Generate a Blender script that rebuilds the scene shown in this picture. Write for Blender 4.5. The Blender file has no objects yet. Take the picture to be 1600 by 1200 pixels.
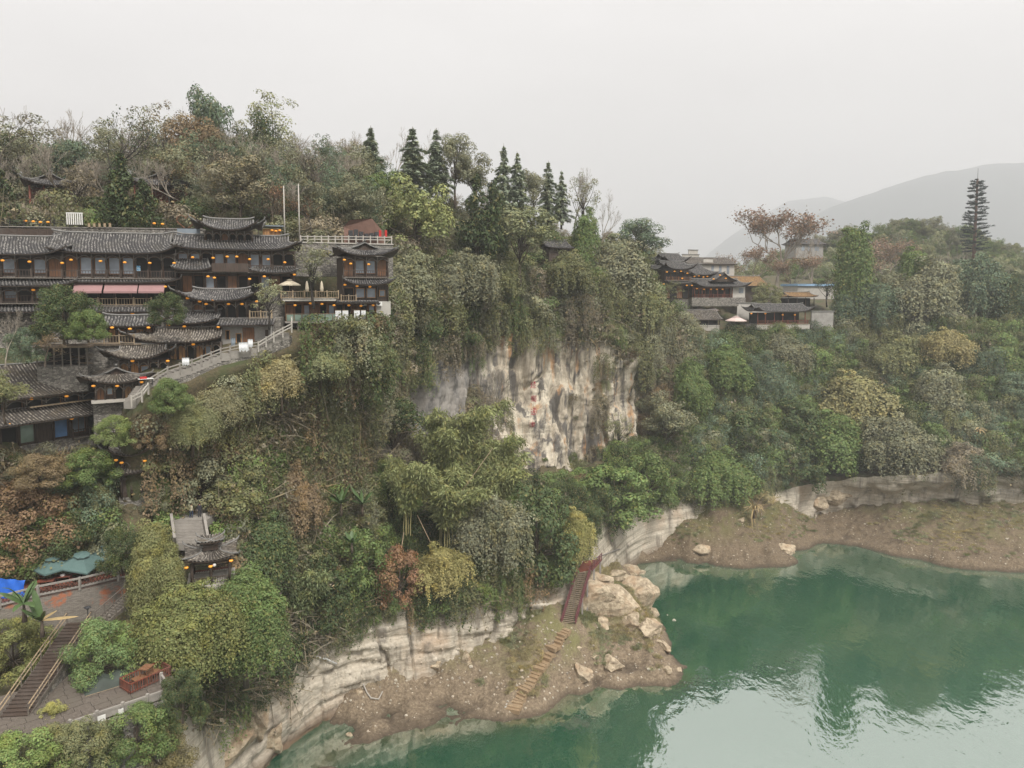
import bpy, bmesh, math, random
import numpy as np
from mathutils import Vector, Matrix
random.seed(7); RNG = np.random.default_rng(11)
R = math.radians
SC = bpy.context.scene
COL = SC.collection

# ------------------------------------------------------------------ camera, sky, sun, exposure
F_PX, CY, PITCH, CAM_Z = 1140.0, 545.0, R(4.5), 60.0
cam_d = bpy.data.cameras.new('camera'); cam = bpy.data.objects.new('camera', cam_d); COL.objects.link(cam)
cam.location = (0, 0, CAM_Z); cam.rotation_euler = (R(90) - PITCH, 0, 0)
cam_d.sensor_width = 36; cam_d.lens = 36 * F_PX / 1600; cam_d.shift_y = -(600 - CY) / 1600
cam_d.clip_start = 0.5; cam_d.clip_end = 12000
SC.camera = cam

world = bpy.data.worlds.new('World'); SC.world = world; world.use_nodes = True
wt = world.node_tree; wt.nodes.clear()
def wn(t, **k):
    n = wt.nodes.new(t)
    for a, b in k.items(): setattr(n, a, b)
    return n
SUN_EL, SUN_ROT = R(52), R(150)          # soft sun behind the cloud, behind the camera to the right
sky = wn('ShaderNodeTexSky', sky_type='NISHITA'); sky.sun_disc = False
sky.sun_elevation = SUN_EL; sky.sun_rotation = SUN_ROT; sky.air_density = 2; sky.dust_density = 6
hs = wn('ShaderNodeHueSaturation'); hs.inputs['Saturation'].default_value = 0.15
tc = wn('ShaderNodeTexCoord'); sx = wn('ShaderNodeSeparateXYZ')
mr = wn('ShaderNodeMapRange'); mr.inputs['To Min'].default_value = 0.36; mr.inputs['To Max'].default_value = 1.15
cl = wn('ShaderNodeTexNoise'); cl.inputs['Scale'].default_value = 1.7; cl.inputs['Detail'].default_value = 5
mpw = wn('ShaderNodeMapping'); mpw.inputs['Scale'].default_value = (1, 1, 3.0)
clr = wn('ShaderNodeMapRange'); clr.inputs['From Min'].default_value = .3; clr.inputs['From Max'].default_value = .7
clr.inputs['To Min'].default_value = .80; clr.inputs['To Max'].default_value = 1.08
mul = wn('ShaderNodeMath', operation='MULTIPLY'); mul2 = wn('ShaderNodeMath', operation='MULTIPLY'); mul2.inputs[1].default_value = 7.3
cc = wn('ShaderNodeMix', data_type='RGBA', blend_type='MULTIPLY'); cc.inputs['Factor'].default_value = 1
cc.inputs['A'].default_value = (1, .965, .945, 1)
mx = wn('ShaderNodeMix', data_type='RGBA'); mx.inputs['Factor'].default_value = .88
bg = wn('ShaderNodeBackground'); bg.inputs['Strength'].default_value = .1
wo = wn('ShaderNodeOutputWorld'); L = wt.links.new
L(sky.outputs[0], hs.inputs['Color']); L(tc.outputs['Generated'], sx.inputs[0]); L(sx.outputs['Z'], mr.inputs['Value'])
L(tc.outputs['Generated'], mpw.inputs['Vector']); L(mpw.outputs[0], cl.inputs['Vector']); L(cl.outputs['Fac'], clr.inputs['Value'])
L(mr.outputs[0], mul.inputs[0]); L(clr.outputs[0], mul.inputs[1]); L(mul.outputs[0], mul2.inputs[0])
L(mul2.outputs[0], cc.inputs['B']); L(hs.outputs[0], mx.inputs['A']); L(cc.outputs['Result'], mx.inputs['B'])
L(mx.outputs['Result'], bg.inputs['Color']); L(bg.outputs[0], wo.inputs['Surface'])

sun_d = bpy.data.lights.new('sun', 'SUN'); sun_d.energy = 1.5; sun_d.angle = R(14); sun_d.color = (1, .97, .92)
sun = bpy.data.objects.new('sun', sun_d); COL.objects.link(sun)
_sd = Vector((math.sin(SUN_ROT) * math.cos(SUN_EL), math.cos(SUN_ROT) * math.cos(SUN_EL), math.sin(SUN_EL)))
sun.rotation_euler = (-_sd).to_track_quat('-Z', 'Y').to_euler()

SC.view_settings.view_transform = 'Standard'; SC.view_settings.look = 'None'
SC.view_settings.exposure = 1.15; SC.view_settings.gamma = 1
cy = SC.cycles; cy.use_denoising = True; cy.max_bounces = 5; cy.diffuse_bounces = 2; cy.glossy_bounces = 2
cy.transmission_bounces = 3; cy.transparent_max_bounces = 6; cy.volume_bounces = 1; cy.caustics_reflective = False; cy.caustics_refractive = False

# ------------------------------------------------------------------ placing and meshes
def P(px, py, d):
    u = (px - 800) / F_PX; v = -(py - CY) / F_PX
    fy = math.cos(PITCH) + v * math.sin(PITCH); fz = -math.sin(PITCH) + v * math.cos(PITCH)
    return Vector((u / fy * d, d, CAM_Z + fz / fy * d))
def PZ(px, py, z):
    v = -(py - CY) / F_PX
    fy = math.cos(PITCH) + v * math.sin(PITCH); fz = -math.sin(PITCH) + v * math.cos(PITCH)
    return P(px, py, (z - CAM_Z) / (fz / fy))

def tag(o, label=None, cat=None, group=None, kind=None):
    if label: o['label'] = label
    if cat: o['category'] = cat
    if group: o['group'] = group
    if kind: o['kind'] = kind
    return o
def link(name, me, mat=None, parent=None, loc=None, rot=None, scale=None):
    o = bpy.data.objects.new(name, me); COL.objects.link(o)
    if mat is not None and me is not None and hasattr(me, 'materials') and not me.materials: me.materials.append(mat)
    if parent: o.parent = parent
    if loc is not None: o.location = loc
    if rot is not None: o.rotation_euler = rot
    if scale is not None: o.scale = scale
    return o
def empty(name, loc, rz=0): return link(name, None, loc=loc, rot=(0, 0, rz))

def mesh_np(name, V, Q, attrs=None, smooth=False, uv=None):
    V = np.asarray(V, dtype=np.float32).reshape(-1, 3); Q = np.asarray(Q, dtype=np.int32); k = Q.shape[1]
    me = bpy.data.meshes.new(name); me.vertices.add(len(V)); me.vertices.foreach_set('co', V.ravel())
    me.loops.add(Q.size); me.loops.foreach_set('vertex_index', Q.ravel())
    me.polygons.add(len(Q)); me.polygons.foreach_set('loop_start', np.arange(0, Q.size, k, dtype=np.int32))
    if smooth: me.polygons.foreach_set('use_smooth', np.ones(len(Q), dtype=bool))
    me.update(calc_edges=True); me.validate()
    for nm, (dom, arr) in (attrs or {}).items():
        a = me.attributes.new(nm, 'FLOAT', dom); a.data.foreach_set('value', np.asarray(arr, dtype=np.float32).ravel())
    if uv is not None:
        l = me.uv_layers.new(name='UVMap'); l.data.foreach_set('uv', np.asarray(uv, dtype=np.float32)[Q.ravel()].ravel())
    return me
def grid_faces(nr, nc, off=0):
    i = np.arange(nr - 1)[:, None] * nc + np.arange(nc - 1)[None, :] + off
    return np.stack([i, i + 1, i + nc + 1, i + nc], -1).reshape(-1, 4)

class MB:
    """collects boxes, bars, tubes and lathes and builds them as one mesh"""
    def __init__(s): s.V = []; s.F = []
    def add(s, vs, fs):
        o = len(s.V); s.V += [tuple(v) for v in vs]; s.F += [tuple(i + o for i in f) for f in fs]; return s
    def box(s, x0, x1, y0, y1, z0, z1):
        return s.add([(x0,y0,z0),(x1,y0,z0),(x1,y1,z0),(x0,y1,z0),(x0,y0,z1),(x1,y0,z1),(x1,y1,z1),(x0,y1,z1)],
                     [(0,3,2,1),(4,5,6,7),(0,1,5,4),(1,2,6,5),(2,3,7,6),(3,0,4,7)])
    def hexa(s, p8): return s.add(p8, [(0,3,2,1),(4,5,6,7),(0,1,5,4),(1,2,6,5),(2,3,7,6),(3,0,4,7)])
    def bar(s, a, b, w, h=None, up=(0, 0, 1)):
        a, b = Vector(a), Vector(b); h = h or w; d = (b - a)
        if d.length < 1e-6: return s
        d.normalize(); sd = d.cross(Vector(up))
        if sd.length < 1e-3: sd = d.cross(Vector((1, 0, 0)))
        sd.normalize(); u = sd.cross(d); sd = sd * w / 2; u = u * h / 2
        return s.hexa([a - sd - u, a + sd - u, b + sd - u, b - sd - u, a - sd + u, a + sd + u, b + sd + u, b - sd + u])
    def tube(s, pts, rad, n=6, cap=True):
        pts = [Vector(p) for p in pts]; rs = rad if isinstance(rad, (list, tuple)) else [rad] * len(pts)
        o = len(s.V); m = len(pts)
        for i, p in enumerate(pts):
            d = (pts[min(i + 1, m - 1)] - pts[max(i - 1, 0)]); d.normalize()
            a = d.cross(Vector((0, 0, 1)))
            if a.length < .05: a = d.cross(Vector((0, 1, 0)))
            a.normalize(); b = d.cross(a)
            for k in range(n):
                t = 2 * math.pi * k / n; s.V.append(tuple(p + (a * math.cos(t) + b * math.sin(t)) * rs[i]))
        for i in range(m - 1):
            for k in range(n):
                q = (k + 1) % n; s.F.append((o + i * n + k, o + i * n + q, o + (i + 1) * n + q, o + (i + 1) * n + k))
        if cap: s.F.append(tuple(o + k for k in range(n))[::-1]); s.F.append(tuple(o + (m - 1) * n + k for k in range(n)))
        return s
    def lathe(s, prof, n=12, c=(0, 0, 0), sx=1, sy=1):
        o = len(s.V)
        for r, z in prof:
            for k in range(n):
                t = 2 * math.pi * k / n; s.V.append((c[0] + r * math.cos(t) * sx, c[1] + r * math.sin(t) * sy, c[2] + z))
        for i in range(len(prof) - 1):
            for k in range(n):
                q = (k + 1) % n; s.F.append((o + i * n + k, o + i * n + q, o + (i + 1) * n + q, o + (i + 1) * n + k))
        s.F.append(tuple(o + k for k in range(n))[::-1]); s.F.append(tuple(o + (len(prof) - 1) * n + k for k in range(n)))
        return s
    def mesh(s, name, smooth=False):
        me = bpy.data.meshes.new(name); me.from_pydata(s.V, [], s.F); me.update()
        if smooth: me.polygons.foreach_set('use_smooth', [True] * len(me.polygons))
        return me
    def build(s, name, mat, parent=None, smooth=False, **k): return link(name, s.mesh(name, smooth), mat, parent, **k)

# ------------------------------------------------------------------ numpy noise
def _h(i, j, k, seed):
    n = (i.astype(np.int64) * 374761393 + j.astype(np.int64) * 668265263 + k.astype(np.int64) * 2147483647 + seed * 974711) & 0xffffffff
    n = ((n ^ (n >> 13)) * 1274126177) & 0xffffffff
    n = ((n ^ (n >> 16)) * 2246822519) & 0xffffffff
    return ((n ^ (n >> 15)) & 0xffff) / 65535.0
def vnoise(p, seed=0):
    f = np.floor(p); t = p - f; t = t * t * (3 - 2 * t); i, j, k = f[..., 0], f[..., 1], f[..., 2]
    r = 0
    for a in (0, 1):
        for b in (0, 1):
            for c in (0, 1):
                w = (t[..., 0] if a else 1 - t[..., 0]) * (t[..., 1] if b else 1 - t[..., 1]) * (t[..., 2] if c else 1 - t[..., 2])
                r = r + w * _h(i + a, j + b, k + c, seed)
    return r * 2 - 1
def fbm(p, octv=4, seed=0, gain=.5):
    r = 0; a = 1.0
    for o in range(octv): r = r + a * vnoise(p * (2 ** o) + 17.3 * o, seed + o); a *= gain
    return r

# ------------------------------------------------------------------ materials
MATS = {}
class NT:
    def __init__(s, name):
        s.m = bpy.data.materials.new(name); s.m.use_nodes = True; s.t = s.m.node_tree; s.t.nodes.clear(); MATS[name] = s.m
        s.out = s.n('ShaderNodeOutputMaterial')
    def n(s, t, ins=None, **k):
        nd = s.t.nodes.new(t)
        for a, b in k.items(): setattr(nd, a, b)
        for a, b in (ins or {}).items(): s.set(nd, a, b)
        return nd
    def set(s, nd, key, val):
        sock = nd.inputs[key]
        if hasattr(val, 'is_output') or isinstance(val, bpy.types.NodeSocket): s.t.links.new(val, sock)
        else:
            if isinstance(val, tuple) and len(val) == 3 and sock.type == 'RGBA': val = (*val, 1)
            sock.default_value = val
    def pos(s): return s.n('ShaderNodeNewGeometry').outputs['Position']
    def objc(s): return s.n('ShaderNodeTexCoord').outputs['Object']
    def mapv(s, v, scale, loc=(0,0,0), rot=(0,0,0)): return s.n('ShaderNodeMapping', {'Vector': v, 'Scale': scale, 'Location': loc, 'Rotation': rot}).outputs[0]
    def noise(s, v, scale=1, detail=4, rough=.55, dist=0): return s.n('ShaderNodeTexNoise', {'Vector': v, 'Scale': scale, 'Detail': detail, 'Roughness': rough, 'Distortion': dist}).outputs['Fac']
    def rng(s, v, a, b, c=0., d=1., smooth=False):
        return s.n('ShaderNodeMapRange', {'Value': v, 'From Min': a, 'From Max': b, 'To Min': c, 'To Max': d}, interpolation_type='SMOOTHSTEP' if smooth else 'LINEAR').outputs[0]
    def mix(s, f, a, b, mode='MIX'): return s.n('ShaderNodeMix', {'Factor': f, 'A': a, 'B': b}, data_type='RGBA', blend_type=mode, clamp_factor=True).outputs['Result']
    def math(s, op, a, b=0.): return s.n('ShaderNodeMath', {0: a, 1: b}, operation=op).outputs[0]
    def attr(s, name, kind='GEOMETRY', out='Fac'): return s.n('ShaderNodeAttribute', attribute_name=name, attribute_type=kind).outputs[out]
    def ramp(s, f, pts):
        nd = s.n('ShaderNodeValToRGB', {'Fac': f}); e = nd.color_ramp.elements
        while len(e) < len(pts): e.new(.5)
        for q, (p, c) in zip(e, pts): q.position = p; q.color = (*c, 1) if len(c) == 3 else c
        return nd.outputs['Color']
    def bump(s, h, st=.5, dist=.1, nrm=None):
        ins = {'Height': h, 'Strength': st, 'Distance': dist}
        if nrm: ins['Normal'] = nrm
        return s.n('ShaderNodeBump', ins).outputs[0]
    def done(s, col, rough=.8, bump=None, **k):
        ins = {'Base Color': col, 'Roughness': rough}; ins.update(k)
        if bump: ins['Normal'] = bump
        b = s.n('ShaderNodeBsdfPrincipled', ins); s.t.links.new(b.outputs[0], s.out.inputs['Surface']); return s.m
def scol(r, g, b):
    f = lambda c: ((c / 255 + .055) / 1.055) ** 2.4 if c > 10 else c / 255 / 12.92
    return (f(r), f(g), f(b))
def simple(name, c, rough=.8, var=.25, scale=2., bump=.0, **k):
    t = NT(name); v = t.pos(); n = t.noise(v, scale, 5)
    n2 = t.noise(v, scale * 7, 3); f = t.math('ADD', t.math('MULTIPLY', n, .7), t.math('MULTIPLY', n2, .3))
    dk = tuple(x * (1 - var) for x in c); lt = tuple(min(1, x * (1 + var)) for x in c)
    col = t.mix(t.rng(f, .3, .7), dk, lt)
    return t.done(col, rough, t.bump(n2, bump, .05) if bump else None, **k)
# ------------------------------------------------------------------ terrain materials
def limestone(name):
    t = NT(name); v = t.pos()
    tilt = t.mapv(v, (.10, .10, 1.0), rot=(R(3), R(-7), 0))
    strata = t.noise(t.mapv(tilt, (.35, .35, 3.2)), 1, 6, .65)
    big = t.noise(v, .12, 4); fine = t.noise(v, 2.2, 6, .65)
    base = t.ramp(strata, [(.28, scol(146, 136, 120)), (.42, scol(184, 174, 156)), (.55, scol(206, 196, 178)), (.75, scol(218, 208, 190))])
    base = t.mix(t.math('MULTIPLY', t.rng(big, .54, .70), .5), base, scol(182, 150, 120))
    stain = t.noise(t.mapv(v, (.55, .55, .07)), 1, 4, .6)
    base = t.mix(t.math('MULTIPLY', t.rng(stain, .52, .68), .75), base, scol(104, 98, 90))
    base = t.mix(t.math('MULTIPLY', t.rng(fine, .35, .62), .35), base, scol(120, 106, 88))
    wet = t.attr('wet')
    base = t.mix(wet, base, scol(104, 84, 64))
    return t.done(base, .88, t.bump(t.math('ADD', strata, t.math('MULTIPLY', fine, .5)), .7, .25))
limestone('limestone')
def cliffmat():
    t = NT('cliff_rock'); v = t.pos()
    st1 = t.noise(t.mapv(v, (.20, .20, .022)), 1, 5, .6, .3); st2 = t.noise(t.mapv(v, (.42, .42, .03), (5, 2, 9)), 1, 5, .6)
    st3 = t.noise(t.mapv(v, (.5, .5, .05), (11, 7, 3)), 1, 3, .5); fine = t.noise(v, 1.4, 10, .75); big = t.noise(v, .06, 3); crack = t.n('ShaderNodeTexVoronoi', {'Vector': t.mapv(v, (.4, .4, .07)), 'Scale': 1.0}, feature='DISTANCE_TO_EDGE').outputs['Distance']
    col = t.ramp(st1, [(.3, scol(138, 128, 114)), (.45, scol(182, 170, 150)), (.6, scol(212, 202, 182)), (.75, scol(204, 190, 168))])
    col = t.mix(t.math('MULTIPLY', t.rng(st2, .48, .58), .9), col, scol(80, 77, 74))
    col = t.mix(t.math('MULTIPLY', t.rng(st3, .57, .68), .7), col, scol(188, 140, 92))
    col = t.mix(t.math('MULTIPLY', t.rng(fine, .5, .7), .5), col, scol(102, 94, 84))
    col = t.mix(t.math('MULTIPLY', t.rng(crack, .04, .0), .35), col, scol(62, 56, 50))
    grey = t.mix(t.rng(st2, .42, .6), scol(152, 146, 138), t.mix(t.rng(fine, .35, .65), scol(92, 90, 88), scol(134, 130, 124)))
    col = t.mix(t.attr('greyrock'), col, grey)
    soil = t.mix(t.rng(fine, .35, .65), scol(74, 72, 50), scol(112, 98, 74))
    col = t.mix(t.attr('soil'), col, soil)
    return t.done(col, .9, t.bump(t.math('ADD', t.math('ADD', st2, st1), t.math('MULTIPLY', fine, .6)), .8, .5))
cliffmat()
def soilmat(name, a, b, c):
    t = NT(name); v = t.pos(); n = t.noise(v, .35, 5); f = t.noise(v, 3, 5, .65)
    col = t.mix(t.rng(f, .3, .7), scol(*a), scol(*b)); col = t.mix(t.rng(n, .45, .62), col, scol(*c))
    return t.done(col, .95, t.bump(f, .6, .2))
soilmat('slope_soil', (66, 62, 44), (104, 92, 68), (70, 76, 46))
def bankmat():
    t = NT('bank_earth'); v = t.pos()
    f = t.noise(v, 2.6, 7, .68); n = t.noise(v, .3, 5); m = t.noise(v, 9, 4, .7)
    col = t.ramp(f, [(.25, scol(80, 68, 53)), (.45, scol(118, 103, 84)), (.6, scol(142, 126, 104)), (.8, scol(172, 158, 136))])
    z = t.n('ShaderNodeSeparateXYZ', {0: v}).outputs['Z']
    g = t.math('MULTIPLY', t.rng(t.math('ADD', n, t.math('MULTIPLY', f, .6)), .70, .86), t.rng(z, 2.4, 5.5))
    grass = t.mix(t.rng(m, .35, .65), scol(92, 94, 52), scol(132, 128, 82))
    col = t.mix(t.math('MULTIPLY', g, .8), col, grass)
    col = t.mix(t.rng(t.math('ADD', z, t.math('MULTIPLY', f, .6)), 1.1, .3), col, scol(80, 68, 54))
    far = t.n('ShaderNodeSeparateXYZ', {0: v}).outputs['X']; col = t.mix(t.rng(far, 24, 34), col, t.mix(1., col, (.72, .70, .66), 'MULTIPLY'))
    peb = t.n('ShaderNodeTexVoronoi', {'Vector': v, 'Scale': 2.4}).outputs['Distance']
    col = t.mix(t.math('MULTIPLY', t.rng(peb, .16, .08), t.rng(m, .45, .6)), col, scol(196, 182, 156))
    return t.done(col, .95, t.bump(t.math('ADD', f, t.math('MULTIPLY', m, .35)), .8, .25))
bankmat()
def watermat():
    t = NT('green_water'); v = t.pos()
    a = t.noise(t.mapv(v, (1, .55, 1)), .55, 3, .5, .4); b = t.noise(t.mapv(v, (1, .6, 1), (3, 9, 0)), 1.9, 2, .5)
    patch = t.rng(t.noise(v, .05, 3), .42, .62, .35, 1.0)
    h = t.math('MULTIPLY', t.math('ADD', a, t.math('MULTIPLY', b, .25)), patch)
    bp = t.bump(h, .15, .5)
    deep = t.mix(t.noise(v, .02, 3), scol(44, 86, 64), scol(50, 94, 70))
    col = t.mix(t.attr('shallow'), deep, scol(84, 82, 54))
    d = t.n('ShaderNodeBsdfDiffuse', {'Color': col}); g = t.n('ShaderNodeBsdfGlossy', {'Color': (.97, .985, .965, 1), 'Roughness': .015, 'Normal': bp})
    fr = t.rng(t.n('ShaderNodeFresnel', {'IOR': 1.33, 'Normal': bp}).outputs[0], .02, .25, .42, .70)
    m = t.n('ShaderNodeMixShader', {0: fr, 1: d.outputs[0], 2: g.outputs[0]}); t.t.links.new(m.outputs[0], t.out.inputs['Surface']); return t.m
watermat()

# ------------------------------------------------------------------ main land: a loft of cross-sections along the gorge
# station px : (y, depth) of 9 lines: wall foot, wall lip, slope, cliff foot, cliff top, terrace front, terrace back, hill shoulder, crest
ST = [
 (-260,[(1260,52),(1150,55),(1070,62),(935,68),(800,73),(690,75),(500,88),(370,97),(310,128)]),
 (-100,[(1250,55),(1150,58),(1065,65),(935,72),(795,77),(700,76),(500,92),(370,100),(305,132)]),
 (0,   [(1240,58),(1150,61),(1060,70),(935,75),(790,78.5),(700,80),(500,97),(366,106),(300,138)]),
 (100, [(1240,61),(1140,63),(1050,70),(938,76.5),(782,82.5),(694,86.6),(500,100),(366,108),(298,140)]),
 (168, [(1235,64),(1118,66),(1050,72),(936,78),(785,85),(694,90.2),(502,102),(367,109),(296,141)]),
 (200, [(1235,65),(1110,68),(1050,73),(935,78.5),(785,84.5),(650,83.5),(505,100),(368,109),(295,142)]),
 (300, [(1240,75),(1110,78),(950,77),(872,83),(812,91),(594,89),(502,103),(370,111),(285,145)]),
 (400, [(1215,86),(1085,88),(960,91),(800,94),(660,96),(564,93.4),(462,109),(372,113),(285,150)]),
 (500, [(1132,97),(985,99),(900,102.5),(770,106),(650,107.5),(530,101),(466,118),(385,120),(300,158)]),
 (560, [(1086,101),(966,103),(886,107.5),(752,112),(622,113),(527,105),(450,124),(384,129),(305,165)]),
 (600, [(1062,103),(955,105),(880,111),(735,122),(600,126),(496,121),(420,133),(384,138),(310,172)]),
 (700, [(1030,107),(935,109),(850,118),(742,137),(555,149),(455,152),(405,158),(375,166),(330,184)]),
 (800, [(987,112),(915,114),(820,126),(735,153),(520,163),(435,168),(402,176),(378,185),(352,200)]),
 (880, [(935,117),(890,119),(790,140),(730,160),(512,169),(445,175),(412,183),(392,191),(372,206)]),
 (930, [(882,135),(812,138),(765,151),(722,163),(522,171),(448,179),(418,188),(400,200),(382,215)]),
 (1000,[(862,158),(790,160),(738,167),(690,173),(565,179),(492,188),(470,197),(435,216),(402,240)]),
 (1065,[(812,167),(776,169),(720,176),(655,184),(590,192),(512,207),(482,226),(458,242),(430,282)]),
 (1130,[(806,172),(788,174),(720,181),(650,189),(590,198),(510,212),(478,236),(458,256),(432,300)]),
 (1200,[(802,171),(770,174),(700,183),(640,193),(580,202),(508,214),(486,245),(460,270),(434,312)]),
 (1300,[(800,186),(752,184),(690,193),(630,202),(570,210),(512,218),(490,248),(462,276),(436,322)]),
 (1400,[(786,181),(748,179),(690,189),(630,198),(570,207),(512,216),(492,246),(464,276),(436,322)]),
 (1500,[(776,177),(744,176),(690,185),(628,194),(575,202),(522,211),(500,241),(468,272),(438,320)]),
 (1600,[(771,173),(744,173),(690,181),(638,189),(580,197),(528,206),(500,236),(470,268),(440,316)]),
 (1700,[(771,171),(744,171),(690,179),(638,187),(580,195),(528,204),(500,234),(470,266),(440,314)]),
 (1900,[(771,168),(744,168),(690,176),(638,184),(580,192),(528,201),(500,231),(470,263),(440,311)]),
]
def build_land():
    pxs = np.array([s[0] for s in ST], float)
    A = []
    for px, rows in ST:
        w = [P(px, y, d) for y, d in rows]
        foot = w[0].copy(); foot.z = -4 if px > 320 else min(foot.z - 6, 6); foot.y -= .8
        end = w[-1].copy(); end.y += 70; end.x *= end.y / (end.y - 70); end.z -= 10
        A.append([foot] + w + [end])
    A = np.array([[tuple(p) for p in r] for r in A])                 # station x row x 3
    q = np.concatenate([np.arange(-260, 450, 4.), np.arange(450, 1080, 1.6), np.arange(1080, 1900.1, 3.)])
    idx = np.clip(np.searchsorted(pxs, q, side='right') - 1, 0, len(pxs) - 2)
    t = ((q - pxs[idx]) / (pxs[idx + 1] - pxs[idx]))[:, None, None]
    g = lambda k: A[np.clip(k, 0, len(A) - 1)]
    h = (pxs[idx + 1] - pxs[idx]); hp = np.maximum(pxs[idx] - pxs[np.maximum(idx - 1, 0)], 1); hn = np.maximum(pxs[np.minimum(idx + 2, len(pxs) - 1)] - pxs[idx + 1], 1)
    m0 = .5 * ((g(idx) - g(idx - 1)) / hp[:, None, None] + (g(idx + 1) - g(idx)) / h[:, None, None]) * h[:, None, None]
    m1 = .5 * ((g(idx + 2) - g(idx + 1)) / hn[:, None, None] + (g(idx + 1) - g(idx)) / h[:, None, None]) * h[:, None, None]
    B = (2*t**3-3*t**2+1)*g(idx) + (t**3-2*t**2+t)*m0 + (-2*t**3+3*t**2)*g(idx+1) + (t**3-t**2)*m1
    segs = [3, 34, 12, 12, 110, 14, 8, 10, 12, 6]
    rows = []; rowid = []
    for k, n in enumerate(segs):
        for i in range(n):
            s = i / n; rows.append(B[:, k] * (1 - s) + B[:, k + 1] * s); rowid.append(k + s)
    rows.append(B[:, -1]); rowid.append(len(segs))
    G = np.array(rows); rid = np.array(rowid)                        # rows x cols x 3
    du = np.gradient(G, axis=1); dv = np.gradient(G, axis=0)
    N = np.cross(du, dv); N /= np.linalg.norm(N, axis=2, keepdims=True) + 1e-9
    PX = np.broadcast_to(q[None, :], G.shape[:2]); RI = np.broadcast_to(rid[:, None], G.shape[:2])
    sm = lambda x, a, b: np.clip((x - a) / (b - a), 0, 1) ** 2 * (3 - 2 * np.clip((x - a) / (b - a), 0, 1))
    wall = sm(PX, 320, 420) * (1 - sm(PX, 1058, 1075)) * sm(RI, .6, 1.0) * (1 - sm(RI, 2.0, 2.12))
    over = sm(PX, 1230, 1270) * sm(RI, .6, 1.0) * (1 - sm(RI, 2.0, 2.3))
    clf = sm(PX, 560, 640) * (1 - sm(PX, 1030, 1075)) * sm(RI, 3.85, 4.0) * (1 - sm(RI, 5.0, 5.25))
    base = 1 - np.clip(wall + over + clf, 0, 1)
    # wall: bedding ledges and joints
    arc = PX / 9.0
    zz = G[..., 2] + .12 * G[..., 0] * .5
    lam = np.stack([arc * .22, zz * 1.1, zz * 0 + 3], -1)
    led = np.round(fbm(np.stack([arc * .12, zz * 1.3, zz * 0], -1), 3, 5) * 3.5) / 3.5
    blk = vnoise(np.stack([np.floor(arc * .38 + .4 * vnoise(np.stack([arc * 0, zz * .35, zz * 0], -1), 8)), np.floor(zz * .45), zz * 0], -1), 9)
    crk = np.abs(vnoise(np.stack([arc * .33, zz * .08, zz * 0 + 5], -1), 21)); crk = np.exp(-(crk / .06) ** 2)
    dw = led * .5 + blk * .35 + fbm(lam, 4, 2) * .35 - crk * .9
    # upper cliff: fluting, ribs and overhang
    fl = fbm(np.stack([PX / 22., G[..., 2] * .05, PX * 0], -1), 5, 31, .55)
    ro = fbm(G * np.array([.12, .12, .09]), 4, 33)
    crk2 = np.exp(-(np.abs(vnoise(np.stack([PX / 19., G[..., 2] * .06, PX * 0 + 2], -1), 41)) / .07) ** 2)
    bulge = -1.8 * np.sin(np.clip((RI - 4) / 1.0, 0, 1) * math.pi)
    lg = np.round(fbm(np.stack([PX / 60., G[..., 2] * .22, PX * 0 + 7], -1), 3, 37) * 3) / 3
    sp = fbm(np.stack([PX / 7., G[..., 2] * .11, PX * 0 + 3], -1), 4, 39, .6)
    dc = fl * 1.7 + ro * 1.7 - crk2 * 1.5 + bulge + lg * .9 + sp * .45
    do = fbm(G * np.array([.25, .25, .22]), 4, 51) * 1.3 + 1.2 * sm(RI, 1.2, 2.0)
    db = fbm(G * .09, 4, 61) * 1.6 * sm(RI, 1.0, 2.4) + fbm(G * .45, 3, 63) * .4
    flat = 1 - sm(PX, 430, 560) * 1.0                                # keep the town terraces calm
    dw = dw * (1 - .6 * sm(PX, 885, 940))
    D = dw * wall + dc * clf + do * over + db * base * (1 - .75 * flat)
    G2 = G + N * D[..., None]
    wetv = np.clip((2.2 - G2[..., 2]) / 2, 0, 1)
    soil = 1 - sm(PX, 560, 640) * (1 - sm(PX, 1025, 1060)) * sm(RI, 3.9, 4.02) * (1 - sm(RI, 4.93, 5.1))
    grey = (1 - sm(PX, 720, 790)) * sm(PX, 500, 560)
    nc = len(q); cuts = np.cumsum([0] + segs)
    def piece(name, r0, r1, mat, label=None):
        a, b = cuts[r0], cuts[r1]; sub = G2[a:b + 1]
        me = mesh_np(name, sub.reshape(-1, 3), grid_faces(b + 1 - a, nc), {'wet': ('POINT', wetv[a:b + 1]), 'soil': ('POINT', soil[a:b + 1]), 'greyrock': ('POINT', grey[a:b + 1])}, smooth=False)
        return tag(link(name, me, MATS[mat]), kind='structure')
    piece('riverside_cliff', 0, 2, 'limestone'); piece('hillside', 2, 4, 'slope_soil')
    piece('cliff_face', 4, 5, 'cliff_rock'); piece('hill', 5, 10, 'slope_soil')
    return G2, N, PX, RI, q, rid
LAND, LANDN, LPX, LRI, LQ, LRID = build_land()

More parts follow.
